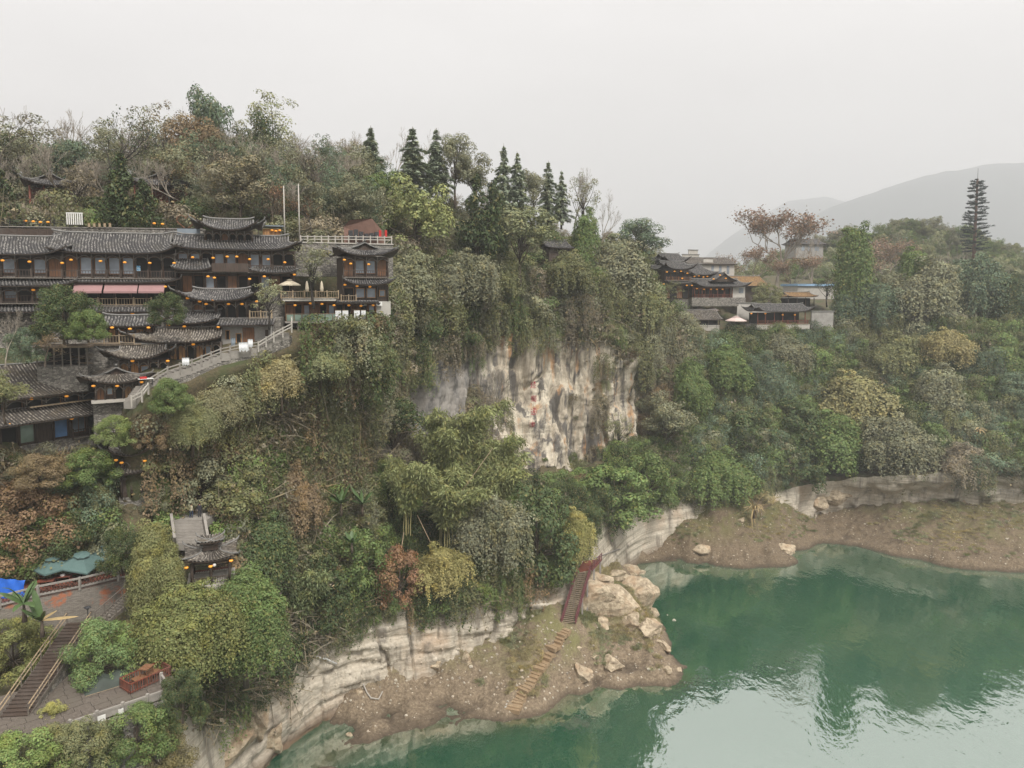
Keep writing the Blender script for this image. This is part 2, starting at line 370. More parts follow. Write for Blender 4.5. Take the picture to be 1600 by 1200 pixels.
# ------------------------------------------------------------------ banks: heightfields through measured points
def tps(pts, q):
    X = np.array([(p[0], p[1]) for p in pts]); z = np.array([p[2] for p in pts]); n = len(X)
    def K(a, b):
        r2 = ((a[:, None] - b[None]) ** 2).sum(-1); return .5 * r2 * np.log(r2 + 1e-9)
    M = np.zeros((n + 3, n + 3)); M[:n, :n] = K(X, X) + np.eye(n) * 2.0; M[:n, n] = 1; M[:n, n + 1:] = X; M[n, :n] = 1; M[n + 1:, :n] = X.T
    w = np.linalg.solve(M, np.concatenate([z, [0, 0, 0]]))
    return K(q, X) @ w[:n] + w[n] + q @ w[n + 1:]
def bank(name, pts, x0, x1, y0, y1, step, clip, rough=1.):
    xs = np.arange(x0, x1, step); ys = np.arange(y0, y1, step); XX, YY = np.meshgrid(xs, ys)
    q = np.stack([XX.ravel(), YY.ravel()], -1); z = tps(pts, q)
    p3 = np.stack([q[:, 0], q[:, 1], z * 0], -1)
    up = np.clip((z + 1) / 2, 0, 1)
    z = z + rough * up * (fbm(p3 * .22, 4, 71) * .55 + np.abs(fbm(p3 * .8, 4, 75)) * .28)
    keep = clip(q[:, 0], q[:, 1], z).reshape(XX.shape)
    V = np.stack([q[:, 0], q[:, 1], np.maximum(z, -5)], -1); Fq = grid_faces(len(ys), len(xs))
    kf = keep.ravel()[Fq].all(1); Fq = Fq[kf]
    used = np.unique(Fq); remap = -np.ones(len(V), int); remap[used] = np.arange(len(used))
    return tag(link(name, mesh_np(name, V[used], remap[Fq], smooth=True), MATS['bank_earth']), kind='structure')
SH_L = [(470,1230),(500,1200),(530,1166),(600,1150),(700,1137),(790,1126),(850,1112),(890,1082),(930,1064),(1000,1066),(1068,1060)]
pl = [PZ(a, b, 0) for a, b in SH_L]
pl += [PZ(1079,1045,0), P(1040,985,124) - Vector((0,0,0)), ]
pl[-1].z = 0.0
pl += [Vector((PZ(1079,1045,0).x - 1, 128, 0)), Vector((PZ(1040,985,0).x - 4, 137, 0)), PZ(990,893,0), PZ(1000,878,0)]
for v in list(pl): # under water outward
    pass
pl += [P(500,1215,90) * 1] ; pl[-1].z = -2
for a, b, dz in [(600,1185,-2.5),(700,1172,-2.5),(800,1160,-2.5),(880,1125,-2.5),(930,1100,-2.5),(1010,1100,-3),(1100,1085,-3),(1130,1040,-4)]:
    p = PZ(a, b, 0); p.z = dz; pl.append(p)
pl += [Vector((38, 128, -4)), Vector((34, 142, -4)), Vector((30,150,-3))]
pl += [P(500,1132,97.5), P(600,1060,103.5), P(700,1030,107.5), P(800,987,112.5), P(880,935,117.5), P(930,884,135), P(965,880,146)]
pl += [P(880,978,111), P(845,1040,105), P(820,1085,101.5), P(900,960,114), P(985,925,124), P(960,990,117), P(1000,990,117), P(925,1010,111), P(1010,950,123), P(930,920,124), P(1040,1020,116), P(970,1045,112.5), P(700,1085,103), P(600,1105,100), PZ(960,1050,1.6), PZ(1010,1046,1.6), PZ(1050,1040,1.5), PZ(900,1066,1.4), PZ(1060,1052,.8)]
WALLX = [(P(px, r[0][0], r[0][1]).x, P(px, r[0][0], r[0][1]).y) for px, r in ST if 380 <= px <= 1070]
def behind(x, y, off):
    wx = np.array([a for a, b in WALLX]); wy = np.array([b for a, b in WALLX]); return y > np.interp(x, wx, wy) + off
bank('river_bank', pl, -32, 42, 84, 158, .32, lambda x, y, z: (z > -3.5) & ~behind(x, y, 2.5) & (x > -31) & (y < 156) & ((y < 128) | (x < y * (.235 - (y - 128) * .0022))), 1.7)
SH_R = [(1004,873),(1060,880),(1130,886),(1200,887),(1245,880),(1262,858),(1285,851),(1330,853),(1400,870),(1480,885),(1560,893),(1640,894),(1800,896),(2000,896)]
pr = [PZ(a, b, 0) for a, b in SH_R]
for p in list(pr):
    q = p.copy(); q.y -= 6; q.z = -3.5; pr.append(q)
pr += [Vector((26,146,-4)), Vector((30,150,-4)), Vector((20,142,-4)), Vector((24,151,-2))]
pr += [P(1003,864,159), P(1030,842,165), P(1065,808,169), P(1130,800,170), P(1180,795,171), P(1230,800,173), P(1255,830,172), P(1300,800,188), P(1350,795,184), P(1400,784,183), P(1500,774,180), P(1600,768,176), P(1800,768,172),
       P(1100,842,163), P(1180,842,165), P(1235,842,168), P(1420,828,170), P(1520,830,166), P(1600,832,163), P(1330,822,180), P(1750,834,161)]
WR = [(P(px, r[0][0], r[0][1]).x, P(px, r[0][0], r[0][1]).y) for px, r in ST if 930 <= px]
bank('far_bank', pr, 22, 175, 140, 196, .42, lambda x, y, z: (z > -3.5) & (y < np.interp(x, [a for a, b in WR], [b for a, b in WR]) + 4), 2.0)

# ------------------------------------------------------------------ water
def water():
    xs = np.concatenate([np.arange(-60, 260, 2.), np.arange(260, 900, 40.)]); ys = np.concatenate([np.arange(-300, 60, 30.), np.arange(60, 200, 2.)])
    XX, YY = np.meshgrid(xs, ys); V = np.stack([XX.ravel(), YY.ravel(), XX.ravel() * 0], -1)
    sh = np.array([(p.x, p.y) for p in [PZ(a, b, 0) for a, b in SH_L + SH_R[:4]]])
    pts = []
    for a, b in zip(SH_L[:-1], SH_L[1:]):
        for k in range(6): pts.append(PZ(a[0] + (b[0]-a[0])*k/6, a[1] + (b[1]-a[1])*k/6, 0))
    sh = np.array([(p.x, p.y) for p in pts]); d = np.sqrt(((V[:, None, :2] - sh[None]) ** 2).sum(-1)).min(1)
    s = np.clip(1 - d / 4.5, 0, 1) ** 1.5 * .75
    tag(link('river_water', mesh_np('river_water', V, grid_faces(len(ys), len(xs)), {'shallow': ('POINT', s)}), MATS['green_water']), kind='structure')
water()
tag(MB().box(-120, 300, -300, 260, -9, -6).build('river_bed', MATS['bank_earth']), kind='structure')

# ------------------------------------------------------------------ far country: forested rise, plain and mountains
def ridge(name, pts, d0, d1, mat, base, amp, nx=160, ny=26, seed=0):
    """a hill whose skyline passes through the given (px, y) at depth d0"""
    px = np.linspace(pts[0][0], pts[-1][0], nx); top = np.interp(px, [p[0] for p in pts], [p[1] for p in pts])
    W = np.array([tuple(P(a, b, d0)) for a, b in zip(px, top)]); rows = []
    for j in range(ny):
        s = j / (ny - 1) * 2 - 1                                      # -1 front foot, 0 crest, 1 back foot
        r = W.copy(); r[:, 1] = d0 + s * (d0 - d1); r[:, 0] = W[:, 0] * r[:, 1] / d0 if s < 0 else W[:, 0]
        k = .5 + .5 * math.cos(s * math.pi); r[:, 2] = base + (W[:, 2] - base) * k; rows.append(r)
    V = np.array(rows).reshape(-1, 3); V[:, 2] += fbm(V * np.array([1, 1, 0]) * (6. / (d0 - d1)), 5, seed) * amp * np.clip((V[:, 2] - base) / 20, 0, 1)
    return tag(link(name, mesh_np(name, V, grid_faces(ny, nx), smooth=True), MATS[mat]), kind='structure')
soilmat('forest_floor', (52, 60, 40), (74, 80, 52), (60, 70, 40))
soilmat('hazed_forest', (40, 54, 56), (56, 70, 70), (48, 62, 62))  # blue cast of distant air is put into this forest colour
MTN_A = [(900,520),(1060,440),(1130,380),(1180,345),(1230,318),(1290,306),(1350,320),(1420,345),(1500,400),(1600,460)]
MTN_B = [(1100,470),(1220,370),(1290,330),(1380,296),(1450,276),(1540,262),(1640,255),(1800,262),(2000,300),(2300,430)]
ridge('mountain', MTN_B, 4700, 3200, 'hazed_forest', 55, 14, seed=5)
ridge('mountain_ridge', MTN_A, 6400, 5000, 'hazed_forest', 55, 14, seed=9)
RISE = [(1180,440),(1260,412),(1330,385),(1400,372),(1480,378),(1540,400),(1620,420),(1760,425),(2000,440)]
ridge('wooded_rise', RISE, 430, 330, 'forest_floor', 58, 3, 120, 20, 3)
tag(MB().box(-1500, 8200, 300, 9400, 50, 55).build('valley_floor', MATS['forest_floor']), kind='structure')
# ------------------------------------------------------------------ foliage
def leafmat(name, inst, trans=.3):
    t = NT(name)
    tint = t.attr('tint', 'INSTANCER', 'Color') if inst else t.n('ShaderNodeObjectInfo').outputs['Color']
    tone = t.attr('tone'); warm = t.attr('warm')
    ob = t.noise(t.pos(), .55, 3); ob2 = t.noise(t.pos(), .2, 2)
    tint = t.mix(t.math('MULTIPLY', t.rng(ob, .52, .70), .45), tint, t.mix(1., tint, (1.55, 1.25, .62), 'MULTIPLY'))
    tint = t.mix(t.math('MULTIPLY', t.rng(ob2, .5, .68), .5), tint, t.mix(1., tint, (.72, .8, .62), 'MULTIPLY'))
    k = t.rng(tone, 0, 1, .72, 2.1)
    col = t.mix(1.0, tint, t.n('ShaderNodeCombineXYZ', {0: k, 1: k, 2: k}).outputs[0], 'MULTIPLY')
    col = t.mix(t.math('MULTIPLY', t.rng(warm, .75, 1.), .55), col, scol(150, 132, 84))
    d = t.n('ShaderNodeBsdfDiffuse', {'Color': col}); tr = t.n('ShaderNodeBsdfTranslucent', {'Color': col})
    m = t.n('ShaderNodeMixShader', {0: trans, 1: d.outputs[0], 2: tr.outputs[0]})
    g = t.n('ShaderNodeBsdfGlossy', {'Color': (.5, .52, .5, 1), 'Roughness': .5})
    m2 = t.n('ShaderNodeMixShader', {0: .025, 1: m.outputs[0], 2: g.outputs[0]})
    t.t.links.new(m2.outputs[0], t.out.inputs['Surface']); return t.m
leafmat('foliage', False, .1); leafmat('foliage_cover', True, .1)
def barkmat(name, c, inst=False):
    t = NT(name); v = t.objc(); n = t.noise(t.mapv(v, (3, 3, .6)), 1, 5)
    return t.done(t.mix(t.rng(n, .3, .7), tuple(x * .6 for x in scol(*c)), tuple(x * 1.3 for x in scol(*c))), .9)
barkmat('bark', (92, 80, 68)); barkmat('pale_bark', (150, 140, 126)); barkmat('dark_bark', (58, 52, 46)); barkmat('bamboo_stem', (150, 142, 96))

def rdir(n, up=0.):
    d = RNG.normal(size=(n, 3)); d[:, 2] += up; return d / np.linalg.norm(d, axis=1, keepdims=True)
def leafquads(C, Nn, ln, wd, axis=None):
    n = len(C); a = axis if axis is not None else rdir(n)
    t = a - (a * Nn).sum(1, keepdims=True) * Nn; t /= np.linalg.norm(t, axis=1, keepdims=True) + 1e-9
    b = np.cross(Nn, t); s0 = RNG.uniform(.5, 1.0, (n, 1)) + .8 * RNG.random((n, 1)) ** 3; s = s0 * ln; w = s0 * RNG.uniform(.75, 1.25, (n, 1)) * wd
    V = np.stack([C - t * s / 2, C + b * w / 2 - t * s * .05, C + t * s / 2 - Nn * s * .12, C - b * w / 2 - t * s * .05], 1).reshape(-1, 3)
    return V, np.arange(4 * n).reshape(-1, 4)
def leafmesh(name, parts, tone=None):
    V = []; F = []; o = 0; tn = []
    for v, f in parts: V.append(v); F.append(f + o); o += len(v); tn.append(.25 + .4 * RNG.random() + .35 * (RNG.random(len(f)) - .3))
    V = np.concatenate(V); F = np.concatenate(F); n = len(F)
    if tone is None: tone = np.clip(np.concatenate(tn), 0, 1)
    return mesh_np(name, V, F, {'tone': ('FACE', RNG.random(n) if tone is None else tone), 'warm': ('FACE', RNG.random(n))})
def clump(c, r, n, ln=.42, wd=.26, up=.35, flat=1.):
    d = rdir(n, up); rr = RNG.uniform(.62, 1.06, (n, 1)) ** .7 * np.where(RNG.random((n, 1)) < .09, RNG.uniform(1.1, 1.4, (n, 1)), 1)
    C = np.asarray(c) + d * rr * np.asarray(r) * np.array([1, 1, flat])
    Nn = d + rdir(n) * .5; Nn[:, 2] += .3; Nn /= np.linalg.norm(Nn, axis=1, keepdims=True)
    return leafquads(C, Nn, ln, wd)
def strands(tops, length, outv, n_per, ln=.3, wd=.2, jit=.16):
    L = []; N_ = []
    for (p, l, o) in zip(tops, length, outv):
        m = max(3, int(n_per * l)); s = np.sort(RNG.random(m))
        q = np.asarray(p) + np.outer(s, np.array([0, 0, -l])) + np.outer(np.sin(s * 2.2) * .35 * l * .35, o)
        L.append(q + RNG.normal(size=(m, 3)) * jit); N_.append(np.tile(o, (m, 1)) + rdir(m) * .7 + np.array([0, 0, .35]))
    C = np.concatenate(L); Nn = np.concatenate(N_); Nn /= np.linalg.norm(Nn, axis=1, keepdims=True)
    return leafquads(C, Nn, ln, wd, np.tile([0, 0, 1.], (len(C), 1)) + rdir(len(C)) * .6)
def limb(mb, a, b, r0, r1, n=4, bend=.12, sides=5):
    a, b = Vector(a), Vector(b); L_ = (b - a).length; pts = []; rs = []
    off = Vector((random.uniform(-1, 1), random.uniform(-1, 1), random.uniform(-.2, .5))) * L_ * bend
    for i in range(n + 1):
        s = i / n; pts.append(a.lerp(b, s) + off * math.sin(s * math.pi)); rs.append(r0 + (r1 - r0) * s)
    mb.tube(pts, rs, sides); return pts
PROTO = {}; WIDTH = {}
def proto(kind, h, crown, trunk, tmat='bark'):
    v = np.empty(len(crown.vertices) * 3, np.float32); crown.vertices.foreach_get('co', v); v = v.reshape(-1, 3)
    WIDTH.setdefault(kind, []).append(2 * float(np.percentile(np.hypot(v[:, 0], v[:, 1]), 92))); PROTO.setdefault(kind, []).append((float(np.percentile(v[:, 2], 99.5)), crown, trunk, tmat))

def make_round(seed, h=12., w=4.6, base=.3, nc=34, nl=300, cr=(.8, 1.8), dense=True, ln=.30):
    random.seed(seed); parts = []; mb = MB(); cz = h * (1 + base) / 2; rz = h * (1 - base) / 2
    limb(mb, (0, 0, -.6), (random.uniform(-.4, .4), random.uniform(-.4, .4), h * .62), .26, .12, 5, .04)
    for i in range(nc):
        d = Vector(rdir(1, .25)[0]); k = random.uniform(.55, .92) if i % 4 else random.uniform(.1, .5)
        c = Vector((d.x * w * k, d.y * w * k, cz + d.z * rz * k)); r = random.uniform(*cr) * (1.1 - .35 * k)
        parts.append(clump(c, r, int(nl * r * r / 2.1), ln, ln * .62, .35, .8))
        if i % 2 == 0: limb(mb, (0, 0, h * random.uniform(.2, .5)), c, .1, .03, 3, .1, 4)
    return leafmesh('crown', parts), mb.mesh('trunk', True)
for s in range(3): proto('round', 12, *make_round(s))
for s in range(2): proto('dense', 9, *make_round(20 + s, 9, 4.2, .08, 36, 330, (.8, 1.6), ln=.28))
def make_bush(seed, h=7., w=4.2, fine=1.3):
    random.seed(seed); parts = []; mb = MB(); mb.tube([(0, 0, -.5), (0, 0, h * .6)], [.2, .08], 6)
    for i in range(72):
        a = random.uniform(0, 6.3); zz = random.random() ** 1.1; k = w * math.sqrt(max(0, 1 - zz ** 2.2)) * random.uniform(.5, 1.08) * (.85 + .3 * zz); r = random.uniform(.35, 1.25)
        parts.append(clump((k * math.cos(a), k * math.sin(a), h * (.04 + .86 * zz)), r, int((95 * r * r + 20) * fine ** 2), .36 / fine, .23 / fine, .4, .85))
        if i % 4 == 0: limb(mb, (0, 0, h * .2), (k * .8 * math.cos(a), k * .8 * math.sin(a), h * .8 * zz), .08, .03, 3, .1, 4)
    return leafmesh('crown', parts), mb.mesh('trunk', True)
for s in range(3): proto('bush', 7, *make_bush(30 + s))
for s in range(2): proto('bush_near', 7, *make_bush(35 + s, fine=1.9))
for s in range(3): proto('airy', 14, *make_round(40 + s, 14, 4.2, .3, 30, 170, (.7, 1.4), ln=.28), 'dark_bark')

def make_conifer(seed, h=14., w=2.9, droop=.4, tiers=19, dens=2.4):
    random.seed(seed); parts = []; mb = MB(); mb.tube([(0, 0, -.5), (0, 0, h * .5), (.05, 0, h)], [.22, .13, .02], 6)
    for i in range(tiers):
        z = h * (.12 + .86 * (i + random.uniform(-.35, .35)) / tiers); rr = w * (1 - (i / tiers) ** 1.15) * random.uniform(.8, 1.12) + .15; nb = 7 if i < tiers * .7 else 5
        for k in range(nb):
            a = 2 * math.pi * (k + random.random() * .7) / nb; L_ = rr * random.uniform(.4, 1.2); m = int(26 * L_ * dens) + 6
            s = RNG.random(m) ** .75; o = np.array([math.cos(a), math.sin(a), 0]); sd = np.array([-math.sin(a), math.cos(a), 0])
            C = np.outer(s * L_, o) + np.outer(RNG.normal(size=m) * .22 * (1.2 - s) * L_ ** .5, sd); C[:, 2] += z + .25 * L_ * s * .4 - droop * L_ * s ** 2 + RNG.normal(size=m) * .17
            Nn = np.tile([0, 0, 1.], (m, 1)) + rdir(m) * .5 + o * .3; Nn /= np.linalg.norm(Nn, axis=1, keepdims=True)
            parts.append(leafquads(C, Nn, .5, .2, np.tile(o, (m, 1)) + rdir(m) * .8))
            mb.tube([(0, 0, z), tuple(o * L_ * .9 + np.array([0, 0, z - droop * L_ * .6]))], [.04, .01], 3, False)
    return leafmesh('crown', parts), mb.mesh('trunk', True)
for s in range(4): proto('fir', 14, *make_conifer(60 + s))
def make_cypress(seed, h=9., w=2.3):
    random.seed(seed); parts = []; mb = MB(); mb.tube([(0, 0, -.4), (0, 0, h * .8)], [.2, .03], 6)
    for i in range(34):
        z = random.random() ** 1.2; r = w * (1 - z) ** .8 * random.uniform(.3, .95); a = random.uniform(0, 6.3)
        c = (r * math.cos(a), r * math.sin(a), h * (.08 + .84 * z)); q = .5 + .55 * (1 - z)
        n = int(150 * q); d = rdir(n, .2); C = np.asarray(c) + d * q * np.array([.75, .75, 1.5]) * RNG.uniform(.6, 1, (n, 1))
        Nn = d + rdir(n) * .6; Nn /= np.linalg.norm(Nn, axis=1, keepdims=True)
        parts.append(leafquads(C, Nn, .42, .16, np.tile([0, 0, 1.], (n, 1)) + rdir(n) * .6))
    return leafmesh('crown', parts), mb.mesh('trunk', True)
for s in range(2): proto('cypress', 9, *make_cypress(70 + s))

def make_bare(seed, h=12., spread=.55, depth=5, leaves=0, upright=.35):
    random.seed(seed); mb = MB(); tips = []
    def grow(p, d, L_, r, k):
        n = 2 if k < 3 else 3; q = p
        pts = [q]; dd = d.copy()
        for i in range(n):
            dd = (dd + Vector((random.gauss(0, .16), random.gauss(0, .16), random.gauss(.05, .1)))).normalized(); q = q + dd * L_ / n; pts.append(q)
        mb.tube(pts, [max(.018, r * (1 - .45 * i / n)) for i in range(n + 1)], 5 if k > 2 else 3, False)
        if k == 0: tips.append(q); return
        m = random.choice((2, 3, 3)) if k > 1 else 3
        for i in range(m):
            s = random.uniform(.45, 1) if i else 1; b = pts[-1] if s > .8 else pts[1 + int(s * (n - 1))]
            e = (dd + Vector((random.gauss(0, spread), random.gauss(0, spread), random.gauss(upright * .4, spread * .6)))).normalized()
            grow(b, e, L_ * random.uniform(.6, .82), r * .6, k - 1)
    grow(Vector((0, 0, -.4)), Vector((0, 0, 1)), h * .34, h * .018, depth)
    top = max(v[2] for v in mb.V); k = h / top; mb.V = [(v[0] * k, v[1] * k, v[2] * k) for v in mb.V]
    # the lower third of the wood is the trunk, the twigs are the crown
    cut = h * .36; lo = MB(); hi = MB(); lo.V = hi.V = mb.V
    for f in mb.F:
        (lo if sum(mb.V[i][2] for i in f) / len(f) < cut else hi).F.append(f)
    crown = None
    if leaves:
        C = []
        for tp in tips:
            m = random.randint(0, leaves); C += [(np.array(tp) * k + RNG.normal(size=3) * .4) for _ in range(m)]
        C = np.array(C); crown = leafmesh('leaves', [leafquads(C, rdir(len(C), .3), .27, .2)])
    def clean(m, nm):
        me = m.mesh(nm); bm = bmesh.new(); bm.from_mesh(me); bmesh.ops.delete(bm, geom=[v for v in bm.verts if not v.link_faces], context='VERTS'); bm.to_mesh(me); bm.free(); return me
    return clean(hi, 'crown'), clean(lo, 'trunk'), crown
for s in range(3):
    c, t_, _ = make_bare(80 + s, 13, .42, 6, 0, .5); proto('bare', 13, c, t_, 'pale_bark')
for s in range(2):
    c, t_, lv = make_bare(90 + s, 14, .44, 7, 6, .7); PROTO.setdefault('rusty', []).append((14, c, t_, 'pale_bark', lv))
c, t_, lv = make_bare(97, 11, .6, 5, 8, .2); PROTO.setdefault('sparse', []).append((11, c, t_, 'dark_bark', lv))
c, t_, lv = make_bare(99, 11, .55, 6, 5, .2); PROTO.setdefault('sparse', []).append((11, c, t_, 'bark', lv))

def make_vine(seed, h=9., w=4., domes=9, col=False, fine=1.35):
    random.seed(seed); mb = MB(); parts = []
    limb(mb, (0, 0, -.5), (0, 0, h * .8), .25, .12, 4, .05)
    tops = []; ls = []; outs = []; cl = []
    for i in range(domes):
        if col: c = np.array([random.uniform(-.25, .25) * w, random.uniform(-.25, .25) * w, h * (.96 - .75 * i / domes)]); r = w * random.uniform(.6, .85)
        else:
            a = random.uniform(0, 6.3); k = random.uniform(.0, .75) if i else 0
            c = np.array([w * k * math.cos(a), w * k * math.sin(a), h * (.92 - .45 * k * random.uniform(.5, 1.2))]); r = w * random.uniform(.22, .52)
        cl.append((c, r)); limb(mb, (0, 0, h * .4), c, .1, .04, 3, .1, 4)
        d = rdir(int(46 * fine), .45); d[:, 2] = np.abs(d[:, 2])
        for q in d:
            hz = np.array([q[0], q[1], 0]); hz /= np.linalg.norm(hz) + 1e-6
            tops.append(c + q * r * np.array([1, 1, .7])); ls.append(random.uniform(.25, .9) * max(1.5, c[2] * .85)); outs.append(hz)
        for j in range(5):
            q = rdir(1, .5)[0]; parts.append(clump(c + q * r * random.uniform(.7, 1.15), r * random.uniform(.25, .5), int(60 * fine ** 2), .3 / fine, .2 / fine, .5, .8))
        parts.append(clump(c, r, int(230 * r * fine ** 2), .32 / fine, .22 / fine, .6, .7))
    parts.append(strands(tops, ls, outs, (8 if not col else 7) * fine, .3 / fine, .2 / fine))
    return leafmesh('crown', parts), mb.mesh('trunk', True)
for s in range(3): proto('vine', 9, *make_vine(110 + s))
for s in range(2): proto('vine_near', 9, *make_vine(115 + s, domes=17, fine=1.9))
for s in range(2): proto('column', 12, *make_vine(120 + s, 12, 2.2, 10, True, 1.3))

def make_bamboo(seed, h=9., n=7, spread=3.2):
    random.seed(seed); mb = MB(); parts = []
    for i in range(n):
        a = random.uniform(0, 6.3); s = spread * random.uniform(.25, 1); b = Vector((random.uniform(-.5, .5), random.uniform(-.5, .5), -.3)); hh = h * random.uniform(.7, 1)
        pts = [b + Vector((math.cos(a) * s * t ** 2.4, math.sin(a) * s * t ** 2.4, hh * (t - .18 * t ** 4))) for t in np.linspace(0, 1, 9)]
        mb.tube(pts, list(np.linspace(.055, .012, 9)), 4)
        for j in range(3, 9):
            p = np.array(pts[j]); m = 260; q = .45 + .75 * math.sin((j - 2) / 7.5 * math.pi)
            d = rdir(m); C = p + d * q * np.array([1, 1, .65]) * RNG.uniform(.2, 1, (m, 1)); C[:, 2] -= .3 * np.hypot(C[:, 0] - p[0], C[:, 1] - p[1])
            Nn = rdir(m, .9); ax = d * np.array([1, 1, .2]) + np.array([0, 0, -.55]) + rdir(m) * .35
            parts.append(leafquads(C, Nn, .36, .085, ax))
    return leafmesh('crown', parts), mb.mesh('stem')
for s in range(3): proto('bamboo', 9, *make_bamboo(130 + s), 'bamboo_stem')

# low growth for the thickets
def make_shrub(seed, r=1.5, n=1700, ln=.155):
    random.seed(seed); parts = []
    for i in range(9):
        a = random.uniform(0, 6.3); k = random.uniform(.2, .95) * r; parts.append(clump((k * math.cos(a) * .8, k * math.sin(a) * .8, r * random.uniform(.25, .75)), r * random.uniform(.28, .6), n // 9, ln, ln * .6, .4, .8))
    return leafmesh('shrub', parts)
def make_curtain(seed, w=1.7, h=3.4):
    random.seed(seed); tops = []; ls = []; outs = []
    for i in range(36):
        a = random.uniform(-1, 1); t = np.array([a * w, -abs(random.gauss(.2, .35)) - .4 * (1 - a * a), random.uniform(-.4, .7) - .5 * abs(a)]); tops.append(t); ls.append(random.uniform(.35, 1) * h); outs.append(np.array([a * .4, -.9, 0]))
    return leafmesh('curtain', [strands(tops, ls, outs, 20, .145, .095, .10), clump((0, -.3, .2), 1.1, 480, .145, .095, .6, .6)])
def make_brush(seed, r=1.6):
    random.seed(seed); n = 130; V = []; C0 = RNG.normal(size=(n, 3)) * np.array([r * .45, r * .45, .1]); d = rdir(n, .55); L_ = RNG.uniform(.5, 1.5, (n, 1)) * r
    E = C0 + d * L_; E[:, 2] -= .2 * L_[:, 0] ** 2 * .6; M = (C0 + E) / 2 + rdir(n) * .2; b = np.cross(d, rdir(n)); b /= np.linalg.norm(b, axis=1, keepdims=True); w = .035
    A1 = np.stack([C0 - b * w, C0 + b * w, M + b * w * .8, M - b * w * .8], 1).reshape(-1, 3); A2 = np.stack([M - b * w * .8, M + b * w * .8, E + b * w * .3, E - b * w * .3], 1).reshape(-1, 3)
    f = np.arange(4 * n).reshape(-1, 4)
    sx = RNG.integers(0, n, 150); C = M[sx] + (E - M)[sx] * RNG.random((150, 1)) + RNG.normal(size=(150, 3)) * .1
    return leafmesh('brush', [(A1, f), (A2, f), leafquads(C, rdir(150, .3), .26, .16)])
def make_grass(seed, r=.6, n=90, h=.55):
    C = RNG.normal(size=(n, 3)) * np.array([r * .5, r * .5, 0]); C[:, 2] = h * .4; d = rdir(n, 1.2)
    Nn = rdir(n); Nn[:, 2] *= .3; Nn /= np.linalg.norm(Nn, axis=1, keepdims=True)
    return leafmesh('grass', [leafquads(C, Nn, h, .05, d)])
cov = bpy.data.collections.new('cover')
def covobj(name, me):
    me.materials.append(MATS['foliage_cover']); o = bpy.data.objects.new(name, me); cov.objects.link(o)
NSHR, NCUR, NBRU = 5, 3, 3
for i in range(NSHR): covobj(f'a{i}', make_shrub(200 + i))
for i in range(NCUR): covobj(f'b{i}', make_curtain(210 + i))
for i in range(NBRU): covobj(f'c{i}', make_brush(220 + i))
grs = bpy.data.collections.new('tufts')
for i in range(3):
    me = make_grass(230 + i); me.materials.append(MATS['foliage_cover']); o = bpy.data.objects.new(f'g{i}', me); grs.objects.link(o)
wood = bpy.data.collections.new('wood')
def woodobj(name, me, mat):
    me = me.copy(); me.materials.clear(); me.materials.append(MATS[mat]); o = bpy.data.objects.new(name, me); wood.objects.link(o)
for i, k in enumerate(['round', 'airy', 'airy', 'bamboo']): woodobj(f'a{i}', PROTO[k][i % len(PROTO[k])][1], 'foliage_cover')
woodobj('b0', make_bare(301, 12, .45, 6, 0, .5)[0], 'pale_bark'); woodobj('b1', PROTO['sparse'][1][4], 'foliage_cover')

def scatter(name, pts, rot, scl, idx, tint, coll, label, cat):
    n = len(pts); me = bpy.data.meshes.new(name); me.vertices.add(n); me.vertices.foreach_set('co', np.asarray(pts, np.float32).ravel())
    def at(nm, ty, arr, key): a = me.attributes.new(nm, ty, 'POINT'); a.data.foreach_set(key, np.asarray(arr).astype(np.int32 if ty == 'INT' else np.float32).ravel())
    at('rot', 'FLOAT_VECTOR', rot, 'vector'); at('scl', 'FLOAT_VECTOR', scl, 'vector'); at('idx', 'INT', idx, 'value')
    at('tint', 'FLOAT_COLOR', np.concatenate([tint, np.ones((n, 1))], 1), 'color')
    o = link(name, me); ng = bpy.data.node_groups.new(name, 'GeometryNodeTree')
    ng.interface.new_socket('Geometry', in_out='INPUT', socket_type='NodeSocketGeometry'); ng.interface.new_socket('Geometry', in_out='OUTPUT', socket_type='NodeSocketGeometry')
    N_ = ng.nodes.new; gi = N_('NodeGroupInput'); go = N_('NodeGroupOutput'); ip = N_('GeometryNodeInstanceOnPoints'); ci = N_('GeometryNodeCollectionInfo')
    ci.inputs['Collection'].default_value = coll; ci.inputs['Separate Children'].default_value = True; ci.inputs['Reset Children'].default_value = True
    ip.inputs['Pick Instance'].default_value = True
    def na(nm, ty): a = N_('GeometryNodeInputNamedAttribute'); a.data_type = ty; a.inputs['Name'].default_value = nm; return a.outputs['Attribute']
    l = ng.links.new; l(gi.outputs[0], ip.inputs['Points']); l(ci.outputs[0], ip.inputs['Instance']); l(na('idx', 'INT'), ip.inputs['Instance Index'])
    l(na('rot', 'FLOAT_VECTOR'), ip.inputs['Rotation']); l(na('scl', 'FLOAT_VECTOR'), ip.inputs['Scale']); l(ip.outputs[0], go.inputs[0])
    md = o.modifiers.new('scatter', 'NODES'); md.node_group = ng
    return tag(o, label, cat, kind='stuff')

